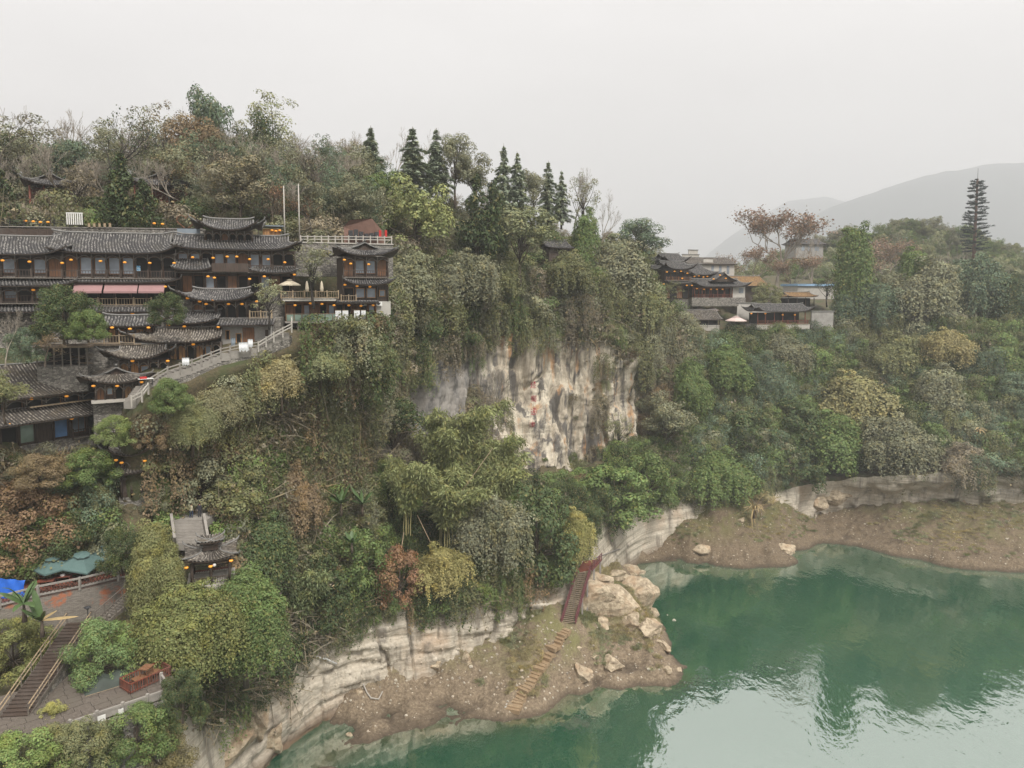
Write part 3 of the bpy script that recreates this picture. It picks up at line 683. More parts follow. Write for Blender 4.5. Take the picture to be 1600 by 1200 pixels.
PAL = {k: np.array(scol(*v)) for k, v in dict(olive=(104, 108, 68), grey=(112, 114, 88), dark=(60, 76, 42), green=(84, 106, 50), lush=(98, 122, 52), brown=(118, 98, 72), rust=(128, 92, 66),
       yellow=(176, 152, 58), blue=(84, 104, 80), straw=(150, 138, 96), bamboo=(120, 128, 74), pale=(132, 136, 100), taupe=(120, 110, 92)).items()}
def desat(c, k=.24):
    l = c @ np.array([.3, .6, .1]); return c * (1 - k) + np.array([1.06, 1., .86]) * l * k
PAL = {k: desat(v) for k, v in PAL.items()}
def land_points(n, wfun):
    """random points on the land, weighted by area and a chosen density"""
    a = LAND[1:, :-1] - LAND[:-1, :-1]; b = LAND[:-1, 1:] - LAND[:-1, :-1]; ar = np.linalg.norm(np.cross(a, b), axis=2)
    w = ar * wfun(LPX[:-1, :-1], LRI[:-1, :-1], LAND[:-1, :-1]); w = np.clip(w, 0, None); c = np.cumsum(w.ravel()); 
    k = np.searchsorted(c, RNG.random(n) * c[-1]); i, j = np.unravel_index(k, w.shape); s, t = RNG.random(n)[:, None], RNG.random(n)[:, None]
    p = LAND[i, j] * (1 - s) * (1 - t) + LAND[i + 1, j] * s * (1 - t) + LAND[i, j + 1] * (1 - s) * t + LAND[i + 1, j + 1] * s * t
    return p, LANDN[i, j], LPX[i, j], LRI[i, j]
def pick(names, wts, noise):
    """palette choice that follows a smooth noise so neighbours share colours"""
    c = np.cumsum(wts) / sum(wts); i = np.searchsorted(c, np.clip(noise, 0, .999)); return np.array([PAL[k] for k in names])[np.clip(i, 0, len(names) - 1)]
def cover(name, n, wfun, names, wts, label, mixk=(.62, .28, .10), size=(.8, 1.7), seed=1):
    p, nr, px, ri = land_points(n, wfun)
    m = len(p); kind = RNG.random(m); steep = 1 - np.abs(nr[:, 2])
    q = .5 + .55 * fbm(p * .07, 3, seed) + RNG.normal(size=m) * .13
    tint = pick(names, wts, q) * RNG.uniform(.6, 1.35, (m, 1))
    pa, pb = mixk[0], mixk[0] + mixk[1]
    idx = np.where(kind < pa, RNG.integers(0, NSHR, m), np.where(kind < pb, NSHR + RNG.integers(0, NCUR, m), NSHR + NCUR + RNG.integers(0, NBRU, m)))
    br = idx >= NSHR + NCUR; tint[br] = PAL['taupe'] * RNG.uniform(.6, 1.2, (br.sum(), 1))
    cur = (idx >= NSHR) & (idx < NSHR + NCUR)
    rz = RNG.uniform(0, 6.28, m); nz = np.arctan2(nr[:, 0], -nr[:, 1]); rz = np.where(cur, nz + RNG.normal(size=m) * .25, rz)
    s = (size[0] * .7 + (size[1] * 1.45 - size[0] * .7) * RNG.random((m, 1)) ** 2.2) * np.array([[1, 1, 1.]]) * np.stack([np.ones(m), np.ones(m), RNG.uniform(.7, 1.25, m)], 1)
    pts = p + nr * np.where(cur, .4, .1)[:, None]; pts[:, 2] += np.where(cur, 1.2, -.1) * s[:, 2]
    return scatter(name, pts, np.stack([RNG.normal(size=m) * .15 * (~cur), RNG.normal(size=m) * .15 * (~cur), rz], 1), s, idx, tint, cov, label, 'shrubs')
S = lambda x, a, b: np.clip((x - a) / (b - a), 0, 1)
def box_(px, ri, a, b, c, d, s=12.): return S(px, a - s, a) * (1 - S(px, b, b + s)) * S(ri, c - .1, c) * (1 - S(ri, d, d + .1))

def w_left(px, ri, g):
    w = box_(px, ri, -300, 560, 2.0, 5.9); w = w * (1 - box_(px, ri, -300, 268, 1.9, 4.15, 8)) * (1 - box_(px, ri, 268, 340, 2.6, 5.12, 8))
    w = w * (1 - box_(px, ri, 172, 242, 4.6, 5.75, 8)) * (1 - box_(px, ri, 200, 470, 5.76, 6, 8)) * (1 - box_(px, ri, 262, 335, 4.9, 5.4, 8)) 
    return w * (1 - box_(px, ri, -300, 200, 5.72, 6, 8))
cover('slope_thicket', 2000, w_left, ['dark', 'green', 'olive', 'olive', 'brown', 'grey', 'lush', 'green'], [1, 1.5, 1.6, 1, .9, 1.2, .5, 1], 'tangled shrubs and creepers on the slope below the timber houses', (.54, .22, .24), (.7, 1.5), 3)
def w_mid(px, ri, g): return box_(px, ri, 560, 1075, 2.0, 3.95) * (1 - box_(px, ri, 815, 950, 3.5, 4, 15)) + .5 * box_(px, ri, 600, 920, 1.88, 2.05)
cover('lower_thicket', 2100, w_mid, ['dark', 'green', 'dark', 'lush', 'olive', 'green', 'brown', 'green'], [1.3, 1.5, 1, .8, 1.2, 1, .6, 1], 'dense green undergrowth between the limestone wall and the tall cliff', (.66, .22, .12), (.7, 1.5), 5)
def w_cliff(px, ri, g):
    n = fbm(g * .07, 3, 91); open_ = np.maximum(box_(px, ri, 765, 925, 4.05, 4.93, 25), box_(px, ri, 955, 1005, 4.2, 4.8, 20)); rt = box_(px, ri, 915, 1040, 3.95, 5.0); grey = box_(px, ri, 560, 765, 3.95, 5.0)
    return (grey * S(n, -.3, .15) * 1.2 + rt * .5 * S(n, -.3, .3) + box_(px, ri, 1020, 1075, 3.95, 5.0)) * (1 - open_) + open_ * .025 * S(n, .0, .4)
cover('cliff_scrub', 1050, w_cliff, ['olive', 'brown', 'grey', 'taupe', 'olive', 'green'], [1, 1, 1.4, 1, 1, .5], 'dry scrub and creepers clinging to the grey cliff', (.42, .33, .25), (.7, 1.4), 7)
def w_top(px, ri, g): return box_(px, ri, 560, 1075, 5.0, 8.6) * (1 - box_(px, ri, 770, 930, 4.9, 5.22, 20) * S(fbm(g * .13, 3, 97), -.25, .15))
cover('cliff_top_thicket', 2200, w_top, ['grey', 'olive', 'olive', 'green', 'grey', 'taupe', 'dark', 'olive'], [1.3, 1.2, 1, .7, 1.2, .8, .8, 1], 'creeper covered thicket hanging over the top of the cliff', (.55, .33, .12), (.9, 2.0), 9)
def w_right(px, ri, g): return box_(px, ri, 1075, 1900, 1.95, 5.95) * (1 - box_(px, ri, 1040, 1310, 5.75, 6.)) * (1 - S(px, 1700, 1900)) * (1 - box_(px, ri, 1238, 1500, 1.9, 2.25, 10)) - box_(px, ri, 1185, 1262, 1.9, 2.02)
cover('far_slope_thicket', 4200, w_right, ['blue', 'dark', 'green', 'olive', 'green', 'blue', 'grey', 'olive'], [1, 1, 1.3, 1, 1, 1, .8, .8], 'creeper covered slope below the far village', (.58, .34, .08), (.8, 1.9), 11)
def w_plat(px, ri, g): return box_(px, ri, 1060, 1900, 6.0, 9.5) * np.where(px < 1310, .35, 1.) * (1 - box_(px, ri, 1040, 1310, 5.95, 7.9) * .85)
cover('plateau_shrubs', 900, w_plat, ['green', 'olive', 'blue', 'grey', 'brown', 'green'], [1, 1, 1, 1, .6, 1], 'low shrubs round the far village', (.8, .1, .1), (.8, 1.6), 13)
def w_hill(px, ri, g): return box_(px, ri, -300, 620, 8.02, 9.6)
cover('hilltop_undergrowth', 1700, w_hill, ['taupe', 'grey', 'dark', 'olive', 'grey', 'taupe', 'green', 'brown'], [1, 1, 1, 1, 1, .7, .8, .6], 'brown and green undergrowth beneath the hilltop trees', (.6, .05, .35), (.9, 1.9), 15)
# grass on the banks
def bank_grass():
    out = []; 
    for nm, n, zmin in (('river_bank', 1500, 1.8), ('far_bank', 1500, 2.2)):
        me = bpy.data.objects[nm].data; V = np.empty(len(me.vertices) * 3, np.float32); me.vertices.foreach_get('co', V); V = V.reshape(-1, 3)
        k = fbm(V * np.array([.12, .12, 0]), 3, 19) + .1 * (V[:, 2] - zmin - 2); V = V[(V[:, 2] > zmin) & (k > .12) & (V[:, 2] < 12)]; out.append(V[RNG.integers(0, len(V), n)])
    p = np.concatenate(out); m = len(p); q = .5 + .5 * fbm(p * .15, 3, 23)
    tint = pick(['straw', 'straw', 'pale', 'olive', 'green'], [1.3, 1, 1, 1, .8], q) * RNG.uniform(.7, 1.1, (m, 1))
    s = np.repeat(RNG.uniform(.5, 1.15, (m, 1)), 3, 1)
    scatter('bank_grass', p + np.array([0, 0, -.05]), np.stack([p[:, 0] * 0, p[:, 0] * 0, RNG.uniform(0, 6.28, m)], 1), s, RNG.integers(0, 3, m), tint, grs, 'thin dry grass growing in patches on the muddy banks', 'grass')
bank_grass()
# far woods
def far_wood(name, n, fn, names, idxs, sc, label):
    p = np.array([fn() for _ in range(n)]); m = len(p); q = .5 + .5 * fbm(p * .03, 3, 29) + RNG.normal(size=m) * .12
    tint = pick(names, [1] * len(names), q) * RNG.uniform(.75, 1.15, (m, 1)); s = np.repeat(RNG.uniform(*sc, (m, 1)), 3, 1)
    scatter(name, p, np.stack([p[:, 0] * 0, p[:, 0] * 0, RNG.uniform(0, 6.28, m)], 1), s, RNG.choice(idxs, m), tint, wood, label, 'wood')
def f_hill():
    px = random.uniform(-250, 600); d = random.uniform(119, 185) + max(0, px - 450) * .12; i = np.searchsorted(LQ, px); col = LAND[:, min(i, len(LQ) - 1)]
    z = np.interp(d, col[-28:, 1], col[-28:, 2]); return ((px - 800) / F_PX * d, d, z - .5)
far_wood('hilltop_wood', 430, f_hill, ['grey', 'blue', 'grey', 'dark', 'taupe', 'pale'], [0, 1, 1, 2, 4, 4, 5], (.6, 1.05), 'mixed winter wood of bare and evergreen trees along the hilltop')
def f_ridge():
    px = random.uniform(620, 1040); d = np.interp(px, [620, 1040], [178, 245]) + random.uniform(-6, 22); i = np.searchsorted(LQ, px); col = LAND[:, i]
    z = np.interp(d, col[-34:, 1], col[-34:, 2]); return ((px - 800) / F_PX * d, d, z - .5)
far_wood('ridge_wood', 120, f_ridge, ['grey', 'olive', 'taupe', 'dark'], [0, 1, 2, 4, 5], (.4, .62), 'thin mixed wood along the falling ridge above the cliff')
rise_o = bpy.data.objects['wooded_rise'].data; rv = np.array([v.co for v in rise_o.vertices])
def f_rise():
    while True:
        v = rv[random.randrange(len(rv))]
        if v[1] < 445 and v[2] > 59.5: return v + np.array([random.uniform(-4, 4), random.uniform(-4, 4), -.5])
far_wood('far_wood', 1200, f_rise, ['olive', 'pale', 'green', 'grey', 'olive'], [0, 1, 3, 3, 3], (.7, 1.15), 'feathery bamboo wood covering the far rise')
def f_back():
    d = random.uniform(330, 420); px = random.choice([random.uniform(1060, 1200), random.uniform(1480, 1720)]); return ((px - 800) / F_PX * d, d, 60 + random.uniform(-2, 1))
far_wood('valley_wood', 200, f_back, ['pale', 'bamboo', 'green', 'grey'], [3, 3, 3, 1], (.9, 1.3), 'pale bamboo and trees behind the far village roofs')

# ------------------------------------------------------------------ trees one can pick out
NTREE = {}
def tree(kind, px, top, bot, d, w, label, tint, name=None, group=None, cat='tree', k=1.):
    if d < 90 and kind in ('vine', 'bush'): kind += '_near'
    h = (bot - top) / F_PX * d; base = P(px, bot, d); pr = PROTO[kind]; i = NTREE.get(kind, 0); NTREE[kind] = i + 1; i0 = i % len(pr); pr = pr[i0]
    wid = {'round': 10, 'dense': 9.2, 'bush': 9.2, 'airy': 9.6, 'fir': 5.6, 'cypress': 4.8, 'bare': 8.5, 'rusty': 11, 'sparse': 10, 'vine': 8.5, 'vine_near': 8.5, 'bush_near': 9.2, 'column': 5.2, 'bamboo': 7.5}[kind]
    sz = h / pr[0]; sw = w / F_PX * d / (WIDTH[kind][i0] if kind in WIDTH and kind not in ('bare', 'fir') else wid)
    names = {'round': 'broadleaf_tree', 'dense': 'evergreen_tree', 'bush': 'evergreen_bush', 'airy': 'broadleaf_tree', 'fir': 'fir_tree', 'cypress': 'cypress_tree', 'bare': 'bare_tree', 'rusty': 'plane_tree', 'sparse': 'broadleaf_tree', 'vine': 'creeper_covered_tree', 'vine_near': 'creeper_covered_tree', 'bush_near': 'evergreen_bush', 'column': 'creeper_covered_tree', 'bamboo': 'bamboo_clump'}
    sw = min(sw, sz * 1.35) * (1.3 if kind == 'fir' else 1)
    e = empty(name or names[kind], base, random.uniform(0, 6.28)); e.scale = (sw, sw, sz); tag(e, label, 'bamboo' if kind == 'bamboo' else cat, group)
    t3 = (PAL[tint] if isinstance(tint, str) else desat(np.array(scol(*tint)))) * k
    bm = MATS[pr[3]]
    if kind in ('bare', 'rusty', 'sparse'):
        link('crown', pr[1], bm, e); link('trunk', pr[2], bm, e)
        if len(pr) > 4: o = link('leaves', pr[4], MATS['foliage'], e); o.color = (*t3, 1)
    else:
        o = link('crown', pr[1], MATS['foliage'], e); o.color = (*t3, 1); link('trunk', pr[2], bm, e)
    return e
# ------------------------------------------------------------------ building materials
def tilemat(name, dark, light, moss):
    t = NT(name); uv = t.n('ShaderNodeTexCoord').outputs['UV']
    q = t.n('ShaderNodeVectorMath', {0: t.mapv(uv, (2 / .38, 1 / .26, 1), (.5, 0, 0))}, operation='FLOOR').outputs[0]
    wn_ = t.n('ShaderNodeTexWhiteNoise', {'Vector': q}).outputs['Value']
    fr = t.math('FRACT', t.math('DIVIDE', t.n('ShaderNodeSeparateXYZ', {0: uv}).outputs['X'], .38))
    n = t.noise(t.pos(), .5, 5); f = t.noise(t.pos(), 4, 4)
    cap = t.mix(t.rng(wn_, .35, 1.0), tuple(x * 1.25 for x in scol(*dark)), scol(*light)); col = t.mix(t.rng(fr, .40, .48), tuple(x * .62 for x in scol(*dark)), cap)  # darker trough tiles, with the shade between ribs put into the colour
    col = t.mix(t.math('MULTIPLY', t.rng(n, .5, .7), .45), col, scol(*moss)); col = t.mix(t.math('MULTIPLY', t.rng(f, .3, .5, 1, 0), .4), col, tuple(x * .5 for x in scol(*dark)))
    return t.done(col, .85, t.bump(wn_, .4, .03))
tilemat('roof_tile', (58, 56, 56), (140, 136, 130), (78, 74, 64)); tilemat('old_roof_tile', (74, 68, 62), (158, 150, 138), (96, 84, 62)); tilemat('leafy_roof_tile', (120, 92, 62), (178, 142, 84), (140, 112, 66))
def woodmat(name, c, sc=1.):
    t = NT(name); v = t.objc(); n = t.noise(t.mapv(v, (9 * sc, 9 * sc, .9)), 1, 5); b = t.noise(v, .5, 3)
    col = t.mix(t.rng(n, .3, .7), tuple(x * .55 for x in scol(*c)), tuple(x * 1.3 for x in scol(*c))); col = t.mix(t.math('MULTIPLY', t.rng(b, .45, .7), .4), col, scol(96, 90, 84))
    return t.done(col, .75, t.bump(n, .4, .03))
woodmat('dark_wood', (72, 58, 48)); woodmat('grey_wood', (112, 104, 94)); woodmat('brown_wood', (122, 84, 56)); woodmat('honey_wood', (178, 132, 84)); woodmat('pale_wood', (160, 140, 112)); woodmat('red_wood', (122, 66, 48)); woodmat('maroon_wood', (104, 56, 58)); woodmat('plank_wood', (134, 118, 98))
simple('ridge_tile', scol(120, 118, 114), .85, .3, 3); simple('plaster', scol(182, 177, 168), .9, .12, 1.2); simple('stained_plaster', scol(150, 146, 140), .9, .25, 1.0)
simple('white_paint', scol(222, 220, 214), .6, .06, 2); simple('concrete', scol(146, 140, 132), .9, .2, 1.2, .3); simple('pale_stone', scol(176, 170, 160), .9, .18, 2, .3)
simple('dark_metal', scol(46, 46, 48), .5, .2, 4); simple('interior_shade', (.012, .011, .010), .9, .2, 2); simple('red_cloth', scol(186, 44, 40), .8, .15, 3); simple('white_cloth', scol(226, 226, 226), .85, .06, 3)  # the blackest one paints the shade of interiors onto solid panels
simple('awning_cloth', scol(150, 116, 114), .85, .1, 1.5); simple('beige_canvas', scol(206, 194, 170), .85, .08, 2); simple('teal_canvas', scol(84, 108, 104), .8, .12, 1.2); simple('pink_canvas', scol(206, 184, 176), .85, .1, 2)
simple('blue_tarp', scol(32, 98, 196), .6, .12, 1.5); simple('green_tarp', scol(58, 66, 58), .7, .3, 1.5); simple('rust_plaster', scol(168, 104, 74), .9, .2, 1.5)
def glassmat(name, c, r=.12):
    t = NT(name); n = t.noise(t.pos(), .35, 3); return t.done(t.mix(t.rng(n, .35, .65), tuple(x * .6 for x in scol(*c)), tuple(min(1, x * 1.25) for x in scol(*c))), r, IOR=1.6)
glassmat('window_glass', (132, 140, 148)); glassmat('blue_film', (96, 132, 176)); glassmat('green_film', (124, 142, 128))
def brickwall():
    t = NT('brick_wall'); v = t.objc(); b = t.n('ShaderNodeTexBrick', {'Vector': t.mapv(v, (1, 1, 1), rot=(R(90), 0, 0)), 'Scale': 3.2, 'Color1': scol(150, 142, 132), 'Color2': scol(120, 112, 102), 'Mortar': scol(90, 84, 76), 'Mortar Size': .02, 'Brick Width': .9, 'Row Height': .22})
    n = t.noise(v, .32, 5, .6); n2 = t.noise(v, 1.6, 5)
    col = t.mix(t.math('MULTIPLY', t.rng(n, .55, .62), t.rng(n2, .35, .5)), b.outputs['Color'], scol(178, 112, 80)); col = t.mix(t.math('MULTIPLY', t.rng(n2, .55, .75), .5), col, scol(96, 94, 84))
    return t.done(col, .9, t.bump(b.outputs['Fac'], .5, .03))
brickwall()
def rubble():
    t = NT('rubble_wall'); v = t.objc(); vo = t.n('ShaderNodeTexVoronoi', {'Vector': t.mapv(v, (1, 1, 1.8)), 'Scale': 2.6}, feature='DISTANCE_TO_EDGE').outputs['Distance']
    vc = t.n('ShaderNodeTexVoronoi', {'Vector': t.mapv(v, (1, 1, 1.8)), 'Scale': 2.6}).outputs['Color']; k = t.n('ShaderNodeSeparateColor', {0: vc}).outputs[0]
    col = t.mix(k, scol(104, 100, 94), scol(160, 154, 144)); col = t.mix(t.rng(vo, .0, .06, 1, 0), col, scol(58, 54, 48)); return t.done(col, .9, t.bump(t.rng(vo, 0, .12), .7, .08))
rubble()
t = NT('lantern_glow'); _n = t.noise(t.objc(), 6, 2)
t.done(t.mix(t.rng(_n, .3, .7), scol(226, 140, 40), scol(244, 178, 70)), .5, **{'Emission Color': (*scol(250, 160, 50), 1), 'Emission Strength': .16})
t = NT('poster'); _n = t.noise(t.objc(), 5, 3); t.done(t.mix(t.rng(_n, .4, .6), scol(70, 150, 200), scol(190, 220, 235)), .5)
def M_(k): return MATS[k]

class House:
    def __init__(s, name, label, pxL, pxR, dL, dR, base, cat='house', parent=None):
        s.py = base; a = P(pxL, base, dL); b = P(pxR, base, dR); s.a, s.b = a, b; zb = P(0, base, (dL + dR) / 2).z
        dx, dy = b.x - a.x, b.y - a.y; s.W = math.hypot(dx, dy); s.yaw = math.atan2(dy, dx); s.z0 = zb
        s.e = empty(name, (a.x, a.y, zb), s.yaw); tag(s.e, label, cat)
        s.c, s.sn = math.cos(s.yaw), math.sin(s.yaw); s.dm = (dL + dR) / 2
    def d(s, u, v=0.): return s.a.y + u * s.sn + v * s.c
    def z(s, py, u=None, v=0.): return P(0, py, s.d(s.W / 2 if u is None else u, v)).z - s.z0
    def u(s, px, py=None, v=0.):
        py = py or s.py; k = P(px, py, 1.).x                                  # x/y of the sight line
        # a.x + u c - v sn = k (a.y + u sn + v c)
        return (k * (s.a.y + v * s.c) - s.a.x + v * s.sn) / (s.c - k * s.sn)
    def world(s, u, v, z): return Vector((s.a.x + u * s.c - v * s.sn, s.a.y + u * s.sn + v * s.c, s.z0 + z))
    def box(s, name, mat, u0, u1, v0, v1, z0, z1, parent=None): return MB().box(u0, u1, v0, v1, z0, z1).build(name, M_(mat), parent or s.e)
    # ---- tiled roof
    def roof(s, u0, u1, v0, v1, ze, zr, hl=1.5, hr=1.5, g=.6, flare=.55, vr=None, tile='roof_tile', rib=.38, swap=False, name='roof', ridge=True, hang=.0):
        """hip and gable roof; swap turns the ridge to run front to back so that the gable faces the front"""
        if vr is None: vr = (v0 + v1) / 2 if not swap else (u0 + u1) / 2
        A = (u0, u1, v0, v1) if not swap else (v0, v1, u0, u1)
        U0, U1, V0, V1 = A
        zc = lambda t: ze + (zr - ze) * (.62 * t + .38 * t * t)
        dec = 1.5
        def pos(side, sv, t):
            """side F/B run along u, side L/R along v"""
            sv = np.asarray(sv, float); t = np.asarray(t, float)
            tg = np.minimum(t, g)
            if side in 'FB':
                ul = U0 + hl * tg; ur = U1 - hr * tg; x = ul + (ur - ul) * sv; y = (V0 + (vr - V0) * t) if side == 'F' else (V1 + (vr - V1) * t); wd = U1 - U0
                fl_l, fl_r = (flare if hl > 0 else flare * .5), (flare if hr > 0 else flare * .5)
            else:
                vl = V0 + (vr - V0) * t; vh = V1 + (vr - V1) * t; y = vl + (vh - vl) * sv; x = (U0 + hl * t) + 0 * sv if side == 'L' else (U1 - hr * t) + 0 * sv; wd = V1 - V0; fl_l = fl_r = flare
            k = 1.55 * (1 - t) ** 2.2 * (fl_l * np.exp(-(sv * wd / dec) ** 1.2) + fl_r * np.exp(-((1 - sv) * wd / dec) ** 1.2))
            z = zc(t) + k; o = .45 * k
            if side == 'F': y = y - o
            elif side == 'B': y = y + o
            elif side == 'L': x = x - o
            else: x = x + o
            P_ = np.stack(np.broadcast_arrays(x, y, z), -1)
            if swap: P_ = P_[..., [1, 0, 2]]
            return P_
        V = []; Q = []; UV = []; off = 0; Vs = []; Qs = []; offs = 0
        for side in 'FBLR':
            if side == 'L' and hl <= 0 or side == 'R' and hr <= 0: continue
            wd = (U1 - U0) if side in 'FB' else (V1 - V0); tm = 1. if side in 'FB' else g
            nr = max(4, round(wd / rib)); nt = 8 if tm > .7 else 6
            sv = np.linspace(0, 1, nr * 4 + 1); prof = np.tile([0, .0, .13, .13], nr + 1)[:nr * 4 + 1]; tt = np.linspace(0, tm, nt)
            SV, TT = np.meshgrid(sv, tt); p = pos(side, SV, TT); p[..., 2] += prof[None, :] + (np.arange(nt)[:, None] % 2) * .012
            V.append(p.reshape(-1, 3)); UV.append(np.stack([SV * nr * .38, TT * abs((vr - V0) if side in 'FB' else hl) * 1.15], -1).reshape(-1, 2)); Q.append(grid_faces(nt, len(sv), off)); off += p.shape[0] * p.shape[1]
            sv = np.linspace(0, 1, max(8, int(wd / .6))); SV, TT = np.meshgrid(sv, np.linspace(0, tm, 5)); p = pos(side, SV, TT); p[..., 2] -= .15
            fas = p[0].copy(); fas[:, 2] += .13; p = np.concatenate([fas[None], p], 0)
            Vs.append(p.reshape(-1, 3)); Qs.append(grid_faces(6, len(sv), offs)); offs += p.shape[0] * p.shape[1]
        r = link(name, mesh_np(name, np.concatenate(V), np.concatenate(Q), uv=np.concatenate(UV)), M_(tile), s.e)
        link('eave_board', mesh_np('eave_board', np.concatenate(Vs), np.concatenate(Qs)), M_('dark_wood'), r)
        if ridge:
            mb = MB(); n = 13; ra, rb = U0 + hl * g - .15, U1 - hr * g + .15; pts = []
            for i in range(n):
                q = i / (n - 1); e = .32 * (math.exp(-q * (rb - ra) / .7) + math.exp(-(1 - q) * (rb - ra) / .7)) * (1 if rb - ra > 2 else .6); x = ra + (rb - ra) * q
                pts.append((x, vr, zr + .14 + e) if not swap else (vr, x, zr + .14 + e))
            mb.tube(pts, .13, 5)
            for side, hp in (('L', hl), ('R', hr)):
                if hp <= 0: continue
                for e in (0, 1):
                    q = [tuple(pos(side, e, t_)) for t_ in np.linspace(0, g, 6)]; tip = Vector(q[0]) + (Vector(q[0]) - Vector(q[1])) * .35 + Vector((0, 0, .28))
                    tip2 = tip + Vector((0, 0, .16)); q = [tip2, tip] + [Vector(w) + Vector((0, 0, .1)) for w in q]
                    mb.tube(q, [.03, .07] + [.1] * (len(q) - 2), 5)
                    if g < .95:
                        q = [Vector(pos('F' if e == 0 else 'B', 0 if side == 'L' else 1, t_)) + Vector((0, 0, .1)) for t_ in np.linspace(g, 1, 4)]; mb.tube(q, .09, 5)
            mb.build('ridge', M_('ridge_tile'), r)
        if g < .95 and g > .05:
            for side, hp in (('L', hl), ('R', hr)):
                if hp <= 0: continue
                x = (U0 + hl * g + .25) if side == 'L' else (U1 - hr * g - .25); za = zc(g) - .1; ya, yb = V0 + (vr - V0) * g, V1 + (vr - V1) * g
                tri = [(x, ya, za), (x, yb, za), (x, vr, zr - .05)]
                if swap: tri = [(b_, a_, c_) for a_, b_, c_ in tri]
                MB().add(tri, [(0, 1, 2)]).build('gable', M_('dark_wood'), r)
        return r
    def pent(s, u0, u1, v0, v1, ze, zt, hl=.6, hr=.6, flare=.5, tile='roof_tile', rib=.38, name='eave_roof'):
        """lean-to strip of tiles in front of a wall"""
        wd = u1 - u0; nr = max(3, round(wd / rib)); sv = np.linspace(0, 1, nr * 4 + 1); prof = np.tile([0, .0, .13, .13], nr + 1)[:nr * 4 + 1]
        def pos(SV, TT):
            ul = u0 + hl * TT; ur = u1 - hr * TT; x = ul + (ur - ul) * SV; k = (1 - TT) ** 1.5 * ((flare if hl > 0 else 0) * np.exp(-(SV * wd / 1.1) ** 1.2) + (flare if hr > 0 else 0) * np.exp(-((1 - SV) * wd / 1.1) ** 1.2))
            return np.stack([x, v0 + (v1 - v0) * TT - .4 * k, ze + (zt - ze) * (.7 * TT + .3 * TT ** 2) + k], -1)
        SV, TT = np.meshgrid(sv, np.linspace(0, 1, 5)); p = pos(SV, TT); p[..., 2] += prof[None]
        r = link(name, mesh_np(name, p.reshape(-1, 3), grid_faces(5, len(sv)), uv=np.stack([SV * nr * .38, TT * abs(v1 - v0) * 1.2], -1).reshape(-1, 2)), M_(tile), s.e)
        sv = np.linspace(0, 1, max(8, int(wd / .6))); SV, TT = np.meshgrid(sv, np.linspace(0, 1, 4)); p = pos(SV, TT); p[..., 2] -= .13; f = p[0].copy(); f[:, 2] += .12; p = np.concatenate([f[None], p], 0)
        link('eave_board', mesh_np('eave_board', p.reshape(-1, 3), grid_faces(5, len(sv))), M_('dark_wood'), r)
        mb = MB()
        for e, hh in ((0, hl), (1, hr)):
            if hh <= 0: continue
            q = [Vector(pos(np.array(float(e)), np.array(t_))) + Vector((0, 0, .1)) for t_ in np.linspace(0, 1, 5)]; tip = q[0] + (q[0] - q[1]) * .5 + Vector((0, 0, .25)); mb.tube([tip] + q, [.04] + [.09] * 5, 5)
        mb.tube([tuple(pos(np.array(x), np.array(1.))) for x in (0., .5, 1.)], .1, 5); mb.build('ridge', M_('ridge_tile'), r)
        return r
    # ---- one storey of bays
    def storey(s, u0, u1, z0, z1, bays, v=0., wall='dark_wood', post='dark_wood', frame='brown_wood', rail=None, railh=.95, railv=-.9, arch=True, archv=-.75, depth=.14, thick=.13):
        n = len(bays); bw = (u1 - u0) / n; s.box('wall', wall, u0, u1, v + .3, v + .3 + depth, z0, z1 + .2)
        for i in range(n + 1):
            x = u0 + bw * i; MB().tube([(x, v, z0), (x, v, z1 + .15)], thick, 7).build('post', M_(post), s.e, True)
        s.box('beam', post, u0 - .1, u1 + .1, v - .08, v + .08, z1 - .12, z1 + .12)
        for i, c in enumerate(bays):
            a, b = u0 + bw * i + thick + .02, u0 + bw * (i + 1) - thick - .02; lo = z0 + (z1 - z0) * .08; hi = z1 - .3
            if c in 'WBGw':
                if c == 'w': m = (a + b) / 2; a, b = m - .45, m + .45; lo = z0 + (z1 - z0) * .32; hi = z1 - (z1 - z0) * .25
                if c == 'W': lo = z0 + .5
                f = MB(); w_ = .09
                f.box(a, b, v + .10, v + .2, lo, lo + w_).box(a, b, v + .10, v + .2, hi - w_, hi).box(a, a + w_, v + .10, v + .2, lo + w_, hi - w_).box(b - w_, b, v + .10, v + .2, lo + w_, hi - w_)
                if b - a > 1.6: m = (a + b) / 2; f.box(m - .03, m + .03, v + .11, v + .19, lo + w_, hi - w_)
                o = f.build('window', M_(frame), s.e)
                MB().box(a + w_, b - w_, v + .14, v + .16, lo + w_, hi - w_).build('pane', M_({'W': 'window_glass', 'w': 'window_glass', 'B': 'blue_film', 'G': 'green_film'}[c]), o)
            elif c in 'PH':
                o = s.box('panel', 'honey_wood' if c == 'H' else frame, a, b, v + .12, v + .2, z0 + .05, hi)
                m = MB(); k = max(2, int((b - a) / .5))
                for j in range(1, k): x = a + (b - a) * j / k; m.box(x - .025, x + .025, v + .09, v + .12, z0 + .1, hi - .05)
                m.build('batten', M_('dark_wood'), o)
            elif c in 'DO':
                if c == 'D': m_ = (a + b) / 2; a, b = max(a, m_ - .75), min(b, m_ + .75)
                o = s.box('door' if c == 'D' else 'opening_shade', 'interior_shade', a, b, v + .2, v + .26, z0 + .03, hi)  # solid dark panel painted as the shade inside the bay
                f = MB(); f.box(a - .07, a, v + .1, v + .24, z0, hi + .07).box(b, b + .07, v + .1, v + .24, z0, hi + .07).box(a, b, v + .1, v + .24, hi, hi + .07); f.build('frame', M_(frame), o)
